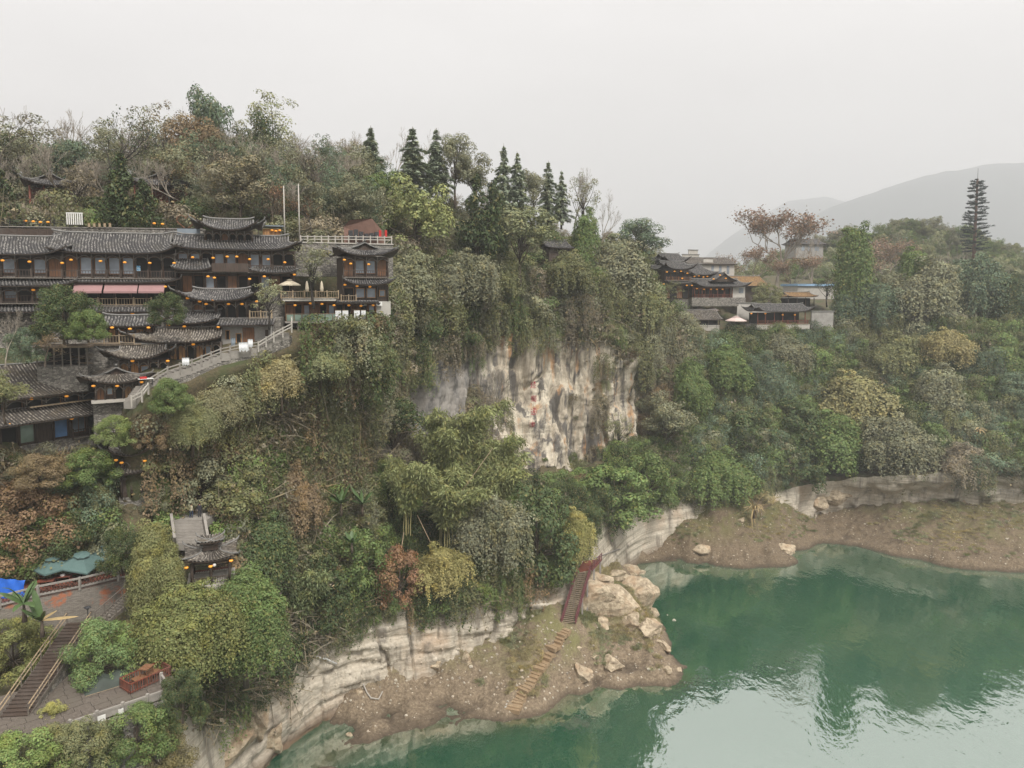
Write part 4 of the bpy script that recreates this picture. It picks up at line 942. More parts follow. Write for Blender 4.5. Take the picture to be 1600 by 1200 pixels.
        if arch:
            for i in range(n):
                a, b = u0 + bw * i + .1, u0 + bw * (i + 1) - .1; pts = [(a + (b - a) * q, v + archv, z1 - .52 + .38 * math.sin(q * math.pi)) for q in np.linspace(0, 1, 7)]
                MB().tube(pts, .065, 5).build('bracket', M_('grey_wood'), s.e)
            for i in range(n + 1):
                x = u0 + bw * i; MB().box(x - .06, x + .06, v + archv - .06, v + archv + .06, z1 - .75, z1 + .1).build('hanging_post', M_('grey_wood'), s.e)
        if rail: s.rail(u0, u1, v + railv, z0, rail, railh, bw)
    def rail(s, u0, u1, v, z0, mat, h=.95, bw=2., name='railing'):
        m = MB(); m.box(u0, u1, v - .05, v + .05, z0 + h - .08, z0 + h).box(u0, u1, v - .04, v + .04, z0 + .08, z0 + .16)
        k = max(2, int((u1 - u0) / .32))
        for j in range(k + 1):
            x = u0 + (u1 - u0) * j / k; m.box(x - .025, x + .025, v - .025, v + .025, z0 + .16, z0 + h - .08)
        o = m.build(name, M_(mat), s.e); k = max(1, round((u1 - u0) / bw))
        for j in range(k + 1):
            x = u0 + (u1 - u0) * j / k; MB().box(x - .08, x + .08, v - .08, v + .08, z0 - .05, z0 + h + .15).build('rail_post', M_(mat), o)
        s.box('balcony_floor', 'grey_wood', u0, u1, v - .1, .3, z0 - .16, z0 - .02)
        return o
    def base(s, u0, u1, z0, z1, mat='rubble_wall', v0=.1, v1=6.): return s.box('foundation', mat, u0, u1, v0, v1, z0, z1)
    def body(s, u0, u1, z0, z1, v0=.45, v1=6., mat='dark_wood'): return s.box('core', mat, u0, u1, v0, v1, z0, z1)

# ------------------------------------------------------------------ lanterns
_lm = MB().lathe([(.05, -.20), (.16, -.19), (.30, -.10), (.34, 0), (.30, .10), (.16, .19), (.05, .20)], 12).mesh('shade', True); _lm.materials.append(M_('lantern_glow'))
_lc = MB().lathe([(.03, -.42), (.03, -.26), (.11, -.25), (.11, -.18), (.02, -.16), (.02, .16), (.11, .18), (.11, .25), (.015, .26), (.015, .62)], 8).mesh('fitting'); _lc.materials.append(M_('dark_metal'))
ORD = ['first', 'second', 'third', 'fourth', 'fifth', 'sixth', 'seventh', 'eighth', 'ninth', 'tenth', 'eleventh']
def lanterns(h, pts, where, group, v=-1.15, sc=.67):
    for i, (px, py) in enumerate(pts):
        p = h.world(h.u(px, py, v), v, h.z(py, h.u(px, py, v), v)) if isinstance(h, House) else P(px, py, h)
        e = empty('lantern', p); e.scale = (sc,) * 3; k = 'single orange lantern' if len(pts) == 1 else f'{ORD[i]} orange lantern from the left'
        tag(e, f'{k} {where}', 'lantern', group); link('shade', _lm, None, e); link('fitting', _lc, None, e)
    return

# ------------------------------------------------------------------ the long upper row
A1 = House('timber_house', 'left timber house of the long upper row, cut by the frame edge', -70, 101, 91, 95.6, 488); h = A1; z = h.z; W = h.W
h.roof(-1.5, W + .9, -1.6, 5.4, z(398), z(370, v=2), 1.2, 1.9, .65, .8)
h.body(0, W, 0, z(399)); h.storey(0, W, z(433), z(400), 'WPWWDWP', rail='dark_wood')
h.pent(-.5, W + 1.9, -2., .3, z(447), z(433), 0, .9, .8); h.storey(0, W, z(473), z(450), 'WOWWOWW', rail='dark_wood')
h.pent(-.5, W + 1.2, -2., .3, z(487), z(475), 0, .6, .4); h.base(0, W, -6, .0)
lanterns(h, [(4,407),(46,409),(97,411)], 'under the eave of the leftmost upper house', 'lanterns of the long upper row'); lanterns(h, [(52,453)], 'under the middle eave roof of the leftmost upper house', 'lanterns of the long upper row')
A2 = House('timber_house', 'long timber house of the upper row with pink awnings below its gallery', 104, 277, 95.8, 100, 488); h = A2; z = h.z; W = h.W
h.roof(-1.6, W + .6, -1.6, 5.6, z(396.5), z(366, v=2), 0, 2.0, .6, .85)
h.body(0, W, 0, z(398)); h.storey(0, W, z(434.5), z(398.5), 'PWWWWDOO', rail='dark_wood', frame='brown_wood')
MB().box(h.u(216), h.u(222), .05, .1, z(424), z(415)).build('poster', M_('poster'), h.e)
h.pent(.9, W + .9, -2., .3, z(441.5), z(434.5), 0, .8, .7); h.storey(0, W, z(477), z(443), 'OOOOOOO', arch=False, railv=-1.4)
h.rail(h.u(130), h.u(240), -1.6, z(477), 'pale_wood', .95, 2.1, 'balustrade'); h.pent(h.u(128), h.u(240), -2.6, -1.3, z(487), z(477), 0, 0, 0); h.base(0, W, -6, 0)
lanterns(h, [(111,406),(157,408),(195,410),(234,411),(272,411)], 'under the eave above the pink awnings', 'lanterns of the long upper row'); lanterns(h, [(154,490),(207,490)], 'below the pale balustrade', 'lanterns of the long upper row', -2.2); lanterns(h, [(258,448)], 'at the right end of the pink awnings', 'lanterns of the long upper row', -1.8)
for i, (a, b) in enumerate([(115,160),(163,215),(217,257)]):
    ua, ub = h.u(a, 448, -2), h.u(b, 448, -2); m = MB(); zt, zb_ = z(443, v=-1.6), z(455.5, v=-2.6)
    m.hexa([(ua, -2.7, zb_), (ub, -2.7, zb_), (ub, -1.5, zt - .03), (ua, -1.5, zt - .03), (ua, -2.7, zb_ + .03), (ub, -2.7, zb_ + .03), (ub, -1.5, zt), (ua, -1.5, zt)]).box(ua, ub, -2.72, -2.69, zb_ - .22, zb_)
    e = empty('awning', h.world(0, 0, 0), h.yaw); tag(e, ['left', 'middle', 'right'][i] + ' one of three pink awnings below the long upper gallery', 'awning', 'pink awnings'); m.build('cloth', M_('awning_cloth'), e)
    MB().tube([(ua, -1.5, zt + .04), (ub, -1.5, zt + .04)], .06, 6).build('roller', M_('dark_metal'), e)
A3 = House('timber_house', 'timber house with a raised roof pavilion at the right of the upper row', 278, 462, 100, 104.5, 457); h = A3; z = h.z; W = h.W
h.roof(-.5, W + .5, -1.6, 5.8, z(391), z(369, v=2), 0, 2.2, .6, .8); h.body(0, W, 0, z(393))
h.storey(0, W, z(425), z(393), 'WWDWWPWWDO', rail='dark_wood'); h.storey(.5, W - .5, z(456), z(428), 'POWDPODWPO', arch=False, frame='brown_wood')
h.pent(h.u(391), W + .6, -2.1, .2, z(427), z(416), .8, .8, .5); h.pent(h.u(273), h.u(333), -2.2, .2, z(424), z(405), .3, .6, .4)
h.box('balcony_panel', 'dark_wood', h.u(334), h.u(389), -1.5, -1.38, z(425), z(412)); h.base(0, W, -5, 0)
ua, ub = h.u(322), h.u(396); h.storey(ua, ub, z(379), z(362), 'OOPOOO', v=1.0, archv=-.5); h.roof(ua - 1.0, ub + 1.0, -.6, 4.6, z(361), z(344, v=2), 1.5, 1.5, .55, 1.0)
lanterns(h, [(301,402),(333,403),(355,401),(370,401),(390,405),(419,405),(445,410)], 'under the eave below the roof pavilion', 'lanterns of the long upper row'); lanterns(h, [(325,432),(335,434),(390,436),(413,432),(460,429)], 'at the ground floor below the roof pavilion', 'lanterns of the long upper row', -1.9)
# corner tower and glass gallery
B = House('corner_tower', 'two storey corner tower with gabled roof beside the creepers', 537, 606, 106, 108.5, 471, 'tower'); h = B; z = h.z; W = h.W
h.roof(-1.2, W + 1.0, -1.5, 6.5, z(400.5), z(381, v=1.5), 2.2, 1.6, .5, .75, swap=True); h.body(0, W, 0, z(402), .45, 5.5)
h.storey(0, W, z(433), z(403), 'PWWP', archv=-.7, frame='brown_wood', rail='dark_wood', railv=-.45); h.pent(-.4, W + .7, -1.6, .3, z(445.5), z(433.5), .9, .9, .9)
h.storey(0, W, 0, z(447), 'OWWw', arch=False, frame='honey_wood'); h.rail(h.u(531), h.u(554), -1.2, 0, 'pale_wood', .9, 1., 'balustrade'); h.base(-.4, W + .4, -3, 0, 'plaster', -.05)
lanterns(h, [(538,406),(548,412),(576,413)], 'under the corner tower roof', 'lanterns of the corner tower'); lanterns(h, [(539,445),(558,447),(578,448)], 'under the corner tower lower eave', 'lanterns of the corner tower')
for i, px in enumerate((567, 591)):
    e = empty('air_conditioner', h.world(h.u(px), -.45, z(474.5)), h.yaw); tag(e, ['left', 'right'][i] + ' white air conditioner unit on the corner tower base', 'air conditioner', 'air conditioners'); q = .0
    MB().box(-.45, .45, -.16, .16, -.3, .3).build('casing', M_('white_paint'), e); MB().lathe([(.22, 0), (.22, .02), (.05, .025)], 14).build('fan', M_('dark_metal'), e, loc=(-.1, -.165, 0), rot=(R(90), 0, 0))
G_ = House('glass_gallery', 'open gallery with glass railing under the parasol terrace', 447, 588, 102.5, 106.5, 501, 'gallery'); h = G_; z = h.z; W = h.W
h.box('floor_slab', 'concrete', -.2, W + .2, -1.3, 4, -.22, 0); h.storey(0, W, 0, z(473), 'POWPOWODPOW', arch=False, frame='brown_wood', post='brown_wood', v=.6)
h.box('terrace_slab', 'pale_stone', -.4, h.u(524), -1.5, 4.5, z(470), z(466)); h.pent(h.u(524), W + .4, -1.7, .6, z(473), z(470.5), 0, 0, 0)
mg = MB()
for k in range(8): x = W * k / 12; mg.box(x - .03, x + .03, -1.22, -1.16, 0, 1.05)
mg.box(0, W * .6, -1.22, -1.17, 1.0, 1.06); mg.build('rail_frame', M_('pale_wood'), h.e)
for k in range(7):
    x = W * k / 12; MB().box(x + .08, x + W / 12 - .08, -1.2, -1.18, .1, .95).build('glass_panel', M_('green_film'), h.e)
for k, (a, b) in enumerate([(523,532),(534,543),(552,561),(563,570)]):
    m = MB().box(h.u(a), h.u(b), -1.24, -1.2, .1, z(485)); e = empty('screen_panel', h.world(0, 0, 0), h.yaw); m.build('sheet', M_('white_cloth'), e); MB().box(h.u(a), h.u(b), -1.27, -1.18, z(485), z(485) + .06).build('top_rail', M_('pale_wood'), e); tag(e, ORD[k] + ' white sheet from the left hung along the gallery edge', 'screen', 'white sheets on the gallery')
h.rail(h.u(440), h.u(528), -1.4, z(466), 'pale_wood', 1.0, 1.5, 'balustrade'); h.base(0, W, -2.5, -.22, 'rubble_wall', .6)
for i in range(7): x = W * (i + .5) / 12; MB().box(x - .12, x + .12, -.9, -.66, -5, -.22).build('pillar', M_('grey_wood'), h.e)
lanterns(h, [(461,477),(485,474),(503,475),(522,477),(545,477),(564,478),(583,477)], 'along the glass gallery', 'lanterns of the glass gallery', -1.0)
# ------------------------------------------------------------------ houses stepping down the hill
C_ = House('timber_house', 'house with curled roof and open dining floor in the middle of the town', 302, 402, 97, 98.5, 497); h = C_; z = h.z; W = h.W
h.roof(-1.6, W + .6, -1.7, 5, z(470), z(453, v=1.6), 2, 2.4, .7, 1.0); h.body(0, W, 0, z(472)); h.storey(h.u(338), W, 0, z(473), 'OOOO', rail=None, railv=-.8); h.storey(0, h.u(337), 0, z(473), 'PD')
h.rail(h.u(392), h.u(426), -.8, 0, 'pale_wood', .9, 1.2, 'balustrade'); h.base(0, W + 3, -4, 0)
lanterns(h, [(293,466),(312,471),(322,475),(333,469),(357,475),(378,475),(401,471)], 'under the curled eave of the dining house', 'lanterns of the middle houses')
D_ = House('stone_house', 'grey plastered house with wooden door at the top of the stone stair', 266, 430, 95, 97.5, 547); h = D_; z = h.z; W = h.W
h.roof(-1.3, h.u(344), -1.5, 4.8, z(505), z(487, v=1.6), 1.8, 0, .7, .9); h.pent(h.u(340), W, -1.3, 1.2, z(508), z(498), 0, 0, 0); h.body(0, h.u(344), 0, z(507)); h.body(h.u(346), W - .3, 0, z(507), .1, 5, 'stained_plaster')
h.storey(0, h.u(344), z(524), z(508), 'OOO', rail=None)
for nm, a, b, t0, t1, mt in (('window', 353, 360, 516, 530, 'honey_wood'), ('door', 369, 378, 521, 546, 'honey_wood'), ('door', 380, 398, 512, 546, 'brown_wood'), ('door', 415, 420, 516, 535, 'dark_wood')):
    ua, ub = h.u(a), h.u(b); o = MB().box(ua, ua + .1, 0, .12, z(t1), z(t0)).box(ub - .1, ub, 0, .12, z(t1), z(t0)).box(ua + .1, ub - .1, 0, .12, z(t0) - .1, z(t0)).build(nm, M_(mt), h.e); MB().box(ua + .1, ub - .1, .04, .08, z(t1), z(t0) - .1).build('leaf' if nm == 'door' else 'pane', M_('interior_shade' if b < 379 else mt), o)
h.box('drain_pipe', 'white_paint', W - .5, W - .35, -.2, -.05, z(535), z(509)); h.base(0, W, -5, 0, 'rubble_wall', -.1)
lanterns(h, [(263,508),(288,510),(341,511)], 'under the eave left of the grey plastered house', 'lanterns of the middle houses')
E_ = House('timber_house', 'honey coloured timber house above the stone stair', 222, 346, 92, 94.5, 562); h = E_; z = h.z; W = h.W
h.roof(-1.4, W + .1, -1.5, 4.5, z(534), z(513, v=1.5), 1.9, 0, .7, .9, tile='old_roof_tile'); h.body(h.u(262), W, 0, z(536)); h.storey(h.u(264), W, 0, z(537), 'HHDHWD', frame='honey_wood', archv=-.6); h.base(h.u(255), W, -5, 0, 'rubble_wall', -.05)
lanterns(h, [(247,536),(302,538)], 'under the eave of the honey coloured house', 'lanterns of the middle houses')
F_ = House('timber_house', 'small house with honey window frames behind the stair head', 188, 264, 88.5, 90.3, 593); h = F_; z = h.z; W = h.W
h.roof(-1.4, W + .3, -1.4, 4.4, z(561), z(539, v=1.4), 1.9, .9, .7, .9, tile='old_roof_tile'); h.body(0, W, 0, z(563)); h.storey(0, W, 0, z(564), 'PPwOD', frame='honey_wood', archv=-.6); h.base(0, W, -5, 0)
lanterns(h, [(207,564),(262,564)], 'under the eave of the small stair head house', 'lanterns of the middle houses')
Gb = House('gable_pavilion', 'front gabled pavilion house at the end of the long lower roof', 150, 222, 85, 87.5, 623); h = Gb; z = h.z; W = h.W
h.roof(-1.4, W + 1.0, -1.4, 5.5, z(598), z(574, v=1), 2.2, 1.5, .6, .75, swap=True, tile='old_roof_tile'); h.body(0, W, 0, z(600), .45, 5); h.storey(0, W, 0, z(601), 'PWDHO', archv=-.6); h.box('deck', 'pale_stone', -.5, W + .6, -1.2, .5, -.25, 0); h.base(-.3, W + .5, -5, -.25)
lanterns(h, [(146,603),(183,603),(221,597)], 'under the front gabled pavilion house', 'lanterns of the middle houses')
H_ = House('long_house', 'long lower house with big tiled roof and arched windows at left', -60, 168, 77, 90.5, 692); h = H_; z = h.z; W = h.W
h.roof(-1., W + .5, -1.4, 9.5, z(618), z(570, v=4.2), 0, 1.5, .5, .5, tile='old_roof_tile'); h.body(0, W, 0, z(618), .45, 8.5); h.storey(0, W - 1.0, z(633.5), z(620), 'OOOOOOO', rail=None, archv=-.6)
h.box('sill_board', 'pale_wood', h.u(45), W - .6, -.75, -.6, z(634.5), z(632.5)); h.pent(-.8, W + .4, -2.6, .3, z(654), z(635), 0, .8, .3, tile='old_roof_tile')
h.storey(0, h.u(110), 0, z(656), 'PPDGGPBB'.replace('GG', 'G').replace('BB', 'B'), arch=False, frame='dark_wood'); h.storey(h.u(112), W - .5, 0, z(656), 'WD', arch=False, rail='dark_wood', railv=-.4); h.base(0, W, -2.5, 0, 'rubble_wall', -.1, 8)
lanterns(h, [(49,623),(104,619)], 'under the big lower roof', 'lanterns of the lower house'); lanterns(h, [(14,663),(112,654)], 'under the lowest eave of the long house', 'lanterns of the lower house', -1.9)
I_ = House('tiled_shed', 'small tiled shed behind the railed terrace in the town', 168, 240, 91.5, 93, 536, 'shed'); h = I_; z = h.z; W = h.W
h.roof(-.5, W + .5, -1., 3, z(510), z(494, v=1), 0, 0, .7, .3); h.body(0, W, 0, z(511)); h.storey(0, W, z(524), z(511), 'HPwHP', arch=False, frame='brown_wood'); h.box('terrace_deck', 'plank_wood', h.u(146), W - 1, -2.5, .4, -.1, .1); h.rail(h.u(147), h.u(216), -2.4, .1, 'pale_wood', 1.05, 1.6, 'balustrade')
h.base(h.u(140), W, -4, -.1, 'rubble_wall', -2.2)
lanterns(h, [(175,512),(203,514),(232,512)], 'under the small tiled shed roof', 'lanterns of the middle houses')
K2 = House('plank_shed', 'old flat roofed plank sheds below the dense dark tree', 62, 140, 86, 87.5, 572, 'shed'); h = K2; z = h.z; W = h.W
h.box('flat_roof', 'plank_wood', -.3, W + .3, -1, 3, z(543), z(540)); h.box('upper_roof', 'white_paint', -.3, W * .4, .8, 3, z(533), z(530)); h.box('back_wall', 'interior_shade', 0, W, 2.2, 2.4, 0, z(543))
for i in range(7): x = W * i / 6; MB().box(x - .07, x + .07, -.9, -.76, 0, z(543)).build('post', M_('grey_wood'), h.e)
for i in range(14):
    x0, x1 = random.uniform(0, W * .8), 0; x1 = x0 + random.uniform(1, 3); zz = random.uniform(.1, 1.4); MB().bar((x0, random.uniform(0, 2), zz), (min(W, x1), random.uniform(0, 2), zz + random.uniform(-.4, .6)), .12, .05).build('plank', M_('plank_wood'), h.e)
h.base(0, W, -3, 0, 'rubble_wall', -1, 4); h.roof(h.u(97), h.u(131), -.6, 2.4, z(534), z(525, v=1), .0, .0, .7, .7)
# gatehouse in the trees
J_ = House('gatehouse', 'small two tier gatehouse with curled eaves standing among the trees', 190, 222, 84, 84.8, 777, 'gatehouse'); h = J_; z = h.z; W = h.W
h.body(0, W, 0, z(719), .4, 3.0); h.roof(-1.1, W + 1.2, -1.2, 4.0, z(717), z(703, v=1), 1.5, 1.5, .7, 1.1, tile='old_roof_tile'); h.storey(.2, W - .2, z(730), z(719), 'OO', archv=-.4); h.pent(-.7, W + .7, -1.1, .3, z(739), z(729), .5, .5, .5, tile='old_roof_tile')
h.storey(0, W, 0, z(742), 'PP', frame='dark_wood', arch=False); h.base(-.3, W + .3, -3, 0)
lanterns(h, [(181,719),(190,723),(226,720)], 'at the small gatehouse', 'lanterns of the gatehouse')
# waterside pavilion
def pavilion():
    h = House('open_pavilion', 'open square pavilion with curled two tier roof above the creepers', 298, 362, 76.5, 78, 914, 'pavilion'); z = h.z; W = h.W; D2 = W
    h.box('plinth', 'pale_stone', -.4, W + .4, -.4, D2 + .4, -.5, 0); h.base(-.2, W + .2, -7, -.5, 'rubble_wall', -.2, D2 + .2)
    for a in (0.15, W / 2, W - .15):
        for b in (.15, D2 - .15): MB().tube([(a, b, 0), (a, b, z(878))], .16, 8).build('column', M_('dark_wood'), h.e, True)
    for (a, b, c, d) in ((.15, W - .15, .1, .2), (.15, W - .15, D2 - .2, D2 - .1)): h.box('beam', 'dark_wood', a, b, c, d, z(881), z(878))
    m = MB()
    for v in (.15, D2 - .15):
        m.box(.15, W - .15, v - .05, v + .05, .75, .85)
        for i in range(22): x = .2 + (W - .4) * i / 21; m.box(x - .03, x + .03, v - .03, v + .03, .1, .75)
    for u in (.15, W - .15):
        m.box(u - .05, u + .05, .2, D2 - .2, .75, .85)
        for i in range(20): y = .25 + (D2 - .5) * i / 19; m.box(u - .03, u + .03, y - .03, y + .03, .1, .75)
    m.build('balustrade', M_('dark_wood'), h.e); h.box('bench', 'red_wood', .3, W - .3, D2 - .7, D2 - .3, .4, .46)
    h.roof(-.5, W + .5, -.5, D2 + .5, z(877), z(861, v=1), 2.1, 2.1, .75, .42, tile='old_roof_tile', ridge=True); h.box('lantern_wall', 'dark_wood', 1.3, W - 1.3, 1.3, D2 - 1.3, z(866), z(858))
    h.roof(1.0, W - 1.0, 1.0, D2 - 1.0, z(860), z(843, v=2), 1.3, 1.3, .9, .38, tile='old_roof_tile', name='upper_roof')
    lanterns(h, [(291,887),(329,885),(361,876)], 'at the open pavilion', 'lanterns of the open pavilion', -.6); return h
K_ = pavilion()
e = empty('globe_lamp', K_.world(K_.u(335, 882, -.3), -.3, K_.z(882))); tag(e, 'white globe lamp under the open pavilion eave', 'lamp'); MB().lathe([(.02, -.2), (.14, -.15), (.2, 0), (.14, .15), (.02, .2)], 10).build('globe', M_('white_paint'), e, True); MB().box(-.01, .01, -.01, .01, .2, .7).build('cord', M_('dark_metal'), e)
# pavilions in the hilltop wood
for px0, px1, lab in ((48, 114, 'left red posted pavilion half hidden in the hilltop trees'), (212, 292, 'right red posted pavilion behind the tall cypress')):
    h = House('gabled_pavilion', lab, px0, px1, 122, 125, 332, 'pavilion'); z = h.z; W = h.W
    h.roof(-.8, W + .8, -1, 6, z(291), z(272, v=1), 1.2, 1.2, .5, .6, swap=True, rib=.4)
    for i in range(4): MB().tube([(W * i / 3, 0, -2), (W * i / 3, 0, z(291))], .15, 6).build('post', M_('red_wood'), h.e, True)
    h.box('wall', 'red_wood', 0, W, 3, 3.2, 0, z(291)); h.rail(0, W, 0, z(322), 'red_wood', .9, 2.); h.base(0, W, -4, 0)

# ------------------------------------------------------------------ far village
R1 = House('lantern_house', 'dark timber lantern house at the left of the far village', 1038, 1076, 211, 214, 468); h = R1; z = h.z; W = h.W
h.body(0, W, 0, z(421)); h.roof(-1.2, W + 1.2, -1.5, 7, z(421), z(409, v=3), 2, 2, .6, 1.1, rib=.45); h.storey(0, W, z(438), z(423), 'OOOO', rail='brown_wood', frame='brown_wood', archv=-.6); h.pent(-.6, W + .6, -2, .3, z(443), z(438), .7, .7, .7, rib=.45); h.storey(0, W, z(466), z(445), 'POPO', frame='brown_wood', arch=False); h.base(-1, W + 2, -3, 0)
lanterns(h, [(1042,425),(1054,424),(1064,424),(1074,427)], 'on the upper floor of the far lantern house', 'lanterns of the far village', sc=.88); lanterns(h, [(1037,444),(1066,435),(1073,446),(1081,446)], 'on the lower floor of the far lantern house', 'lanterns of the far village', -1.8, sc=.88)
R0 = House('tiled_house', 'dark stepped roof house behind the lantern house', 1036, 1068, 226, 229, 425); h = R0; z = h.z; W = h.W
h.body(0, W, -4, z(409)); h.roof(-1, W + 1, -1.5, 6, z(409), z(397, v=3), 1.5, 2, .6, 1., rib=.5)
R1b = House('hip_roof_house', 'hip roofed house with a row of lanterns behind the gallery house', 1078, 1112, 219, 221, 446); h = R1b; z = h.z; W = h.W
h.body(0, W, -3, z(430)); h.roof(-.8, W + .9, -1.5, 9, z(430), z(414, v=4), .5, 3.0, .8, .6, rib=.45); h.storey(0, W, 0, z(431), 'OOOOO', frame='brown_wood', arch=False)
lanterns(h, [(1085,432),(1092,431),(1099,433),(1105,432)], 'under the hip roof of the far village', 'lanterns of the far village', sc=.88)
RW = House('white_house', 'white walled house with brown tiled roof in the far village', 1076, 1147, 236, 240, 440); h = RW; z = h.z; W = h.W
h.body(0, W, -3, z(413), 0, 9, 'plaster'); h.roof(-.5, W + .6, -.8, 9.8, z(413), z(403, v=4), 0, 0, .7, .1, tile='old_roof_tile', rib=.5)
for i, px in enumerate((1113, 1125, 1137)): MB().box(h.u(px - 2), h.u(px + 2), -.06, .0, z(428), z(415)).build('window', M_('window_glass'), h.e)
MB().add([(-.02, 0, z(413)), (-.02, 9, z(413)), (-.02, 4.5, z(403, v=4))], [(0, 1, 2)]).build('gable', M_('plaster'), h.e); h.box('chimney', 'plaster', h.u(1101), h.u(1116), 1, 4, z(412), z(405))
R2 = House('gallery_house', 'low gallery house with red posts and lanterns in the far village', 1085, 1164, 213, 217, 465); h = R2; z = h.z; W = h.W; us = h.u(1144)
h.body(0, us, 0, z(448), 1.6, 9); h.roof(-.8, W + .6, -1.5, 9, z(448), z(436.5, v=4), 1.8, 1.8, .6, .8, rib=.45); h.roof(h.u(1112), h.u(1150), -.4, 9, z(440), z(427, v=2), 0, 0, .5, .4, swap=True, rib=.45, name='cross_gable')
MB().add([(h.u(1113), 0.2, z(440)), (h.u(1149), .2, z(440)), (h.u(1131), .2, z(428.5))], [(0, 1, 2)]).build('gable', M_('dark_wood'), h.e)
h.storey(0, us, 0, z(450), 'OOOOOO', post='red_wood', frame='red_wood', arch=False, v=1.2); h.rail(0, us, 0, 0, 'red_wood', 1.0, 3.2)
for i in range(6): x = us * i / 5; MB().tube([(x, 0, 0), (x, 0, z(449))], .14, 6).build('gallery_post', M_('red_wood'), h.e, True)
h.body(us, W, 0, z(448), .0, 8, 'plaster'); MB().box(h.u(1154), h.u(1161), -.06, 0, z(458), z(450)).build('window', M_('window_glass'), h.e); h.base(-1, W, -2.5, 0, 'rubble_wall', -.4)
lanterns(h, [(1089,451),(1100,452),(1111,452),(1120,452),(1129,452)], 'along the red gallery of the far village', 'lanterns of the far village', -.4, sc=.88); lanterns(h, [(1115,436),(1125,430),(1134,435)], 'on the cross gable of the far village', 'lanterns of the far village', -.3, sc=.88)
R3 = House('low_tiled_house', 'low house with weathered grey roof at the edge of the far slope', 1054, 1124, 209, 211, 508); h = R3; z = h.z; W = h.W
h.body(0, W, 0, z(501), 1.2, 6, 'interior_shade'); h.roof(-.8, W + .6, -.8, 6.5, z(500), z(485, v=3), 2.6, .4, .9, .1, tile='old_roof_tile', rib=.5); h.base(-.6, W, -5, 0, 'pale_stone', 0)
for i in range(5): MB().box(W * i / 4 - .1, W * i / 4 + .1, -.1, .1, 0, z(501)).build('post', M_('dark_wood'), h.e)
R4 = House('long_pavilion', 'long open pavilion with orange posts on the far slope edge', 1184, 1262, 208, 211, 506, 'pavilion'); h = R4; z = h.z; W = h.W
h.roof(-1, W + .8, -1.3, 6.5, z(487), z(475.5, v=3), .6, 1.6, .6, .9, rib=.45); h.body(0, W, 0, z(489), 4.5, 5, 'interior_shade'); h.box('floor', 'plank_wood', -.3, W + .3, -.4, 5, -.2, 0)
for px in (1184, 1196, 1210, 1223, 1242, 1258): MB().tube([(h.u(px), .1, 0), (h.u(px), .1, z(488))], .16, 6).build('post', M_('red_wood'), h.e, True)
h.rail(0, W, .0, 0, 'red_wood', .95, 3.); h.base(-.5, W + .5, -1.6, -.2, 'pale_stone', -.3); lanterns(h, [(1174,490),(1196,490),(1223,492),(1242,492)], 'along the long open pavilion', 'lanterns of the far village', -.5, sc=.88)
def plainwall(name, label, pxL, pxR, d, base, top, mat, cap='old_roof_tile', thick=.5, cat='wall'):
    h = House(name, label, pxL, pxR, d, d + 1.5, base, cat); zt = h.z(top); h.box('wall_body', mat, 0, h.W, 0, thick, -3, zt)
    h.box('coping', 'ridge_tile', -.15, h.W + .15, -.2, thick + .2, zt, zt + .25); return h
plainwall('white_wall', 'white wall right of the long open pavilion', 1268, 1302, 212, 502, 487, 'stained_plaster'); plainwall('white_wall', 'white wall in front of the gallery house corner', 1152, 1205, 216, 484, 474, 'plaster')
plainwall('stepped_wall', 'white fire wall rising in steps behind the far village', 1066, 1092, 300, 415, 398, 'plaster'); h = plainwall('stepped_wall', 'upper step of the white fire wall behind the far village', 1076, 1090, 301, 415, 391, 'plaster')
RG = House('white_gallery', 'long white gallery with dark posts under the hanging creepers', 1345, 1465, 224, 226, 494, 'gallery'); h = RG; z = h.z; W = h.W
h.body(0, W, 0, z(474), 2.5, 5, 'white_paint'); h.box('flat_roof', 'dark_metal', -.4, W + .4, -.6, 5.4, z(474), z(471.5)); h.rail(0, W, 0, 0, 'dark_metal', .95, 3)
for i in range(10): MB().box(W * i / 9 - .1, W * i / 9 + .1, 0, .2, 0, z(474)).build('post', M_('dark_metal'), h.e)
h.base(0, W, -3, 0, 'concrete', -.4)
RO = House('leaf_strewn_house', 'house whose brown roof is strewn with orange leaves', 1146, 1196, 226, 230, 452); h = RO; z = h.z; W = h.W
h.body(0, W, -4, z(447)); h.roof(-.8, W + .8, -1.2, 9, z(447), z(432, v=4), 0, 0, .6, .1, tile='leafy_roof_tile', rib=.5)
simple('blue_sheet', scol(150, 184, 214), .5, .1, 1); simple('orange_tile', scol(186, 134, 104), .8, .2, 3)
RB = House('blue_roof_shed', 'shed with pale blue sheet roof among the far trees', 1246, 1310, 246, 250, 458, 'shed'); h = RB; z = h.z; W = h.W
h.body(0, W, -2, z(447), 0, 8, 'plaster'); h.box('sheet_roof', 'blue_sheet', -.4, W + .4, -.6, 9, z(447), z(444))
for i in range(12): x = W * i / 11; MB().box(x - .05, x + .05, -.62, 9, z(444), z(444) + .1).build('seam', M_('blue_sheet'), h.e)
RT = House('orange_roof_shed', 'open shed with faded orange roof below the plane trees', 1232, 1272, 224, 226, 478, 'shed'); h = RT; z = h.z; W = h.W
h.body(0, W, -1, z(466), 2, 5, 'interior_shade'); h.roof(-.6, W + .6, -.8, 6, z(464), z(457, v=3), 1., 1., .6, .2, tile='leafy_roof_tile', rib=.5)
for i in range(4): MB().box(W * i / 3 - .1, W * i / 3 + .1, 0, .2, -1, z(465)).build('post', M_('dark_wood'), h.e)
RF = House('hill_house', 'white house with dark roof standing on the far rise', 1244, 1286, 330, 334, 398); h = RF; z = h.z; W = h.W
h.body(0, W, -1.5, z(382), 0, 8, 'stained_plaster'); h.roof(-1, W + 1, -1, 9, z(382), z(374, v=4), 1, 1, .5, .2, rib=.7)
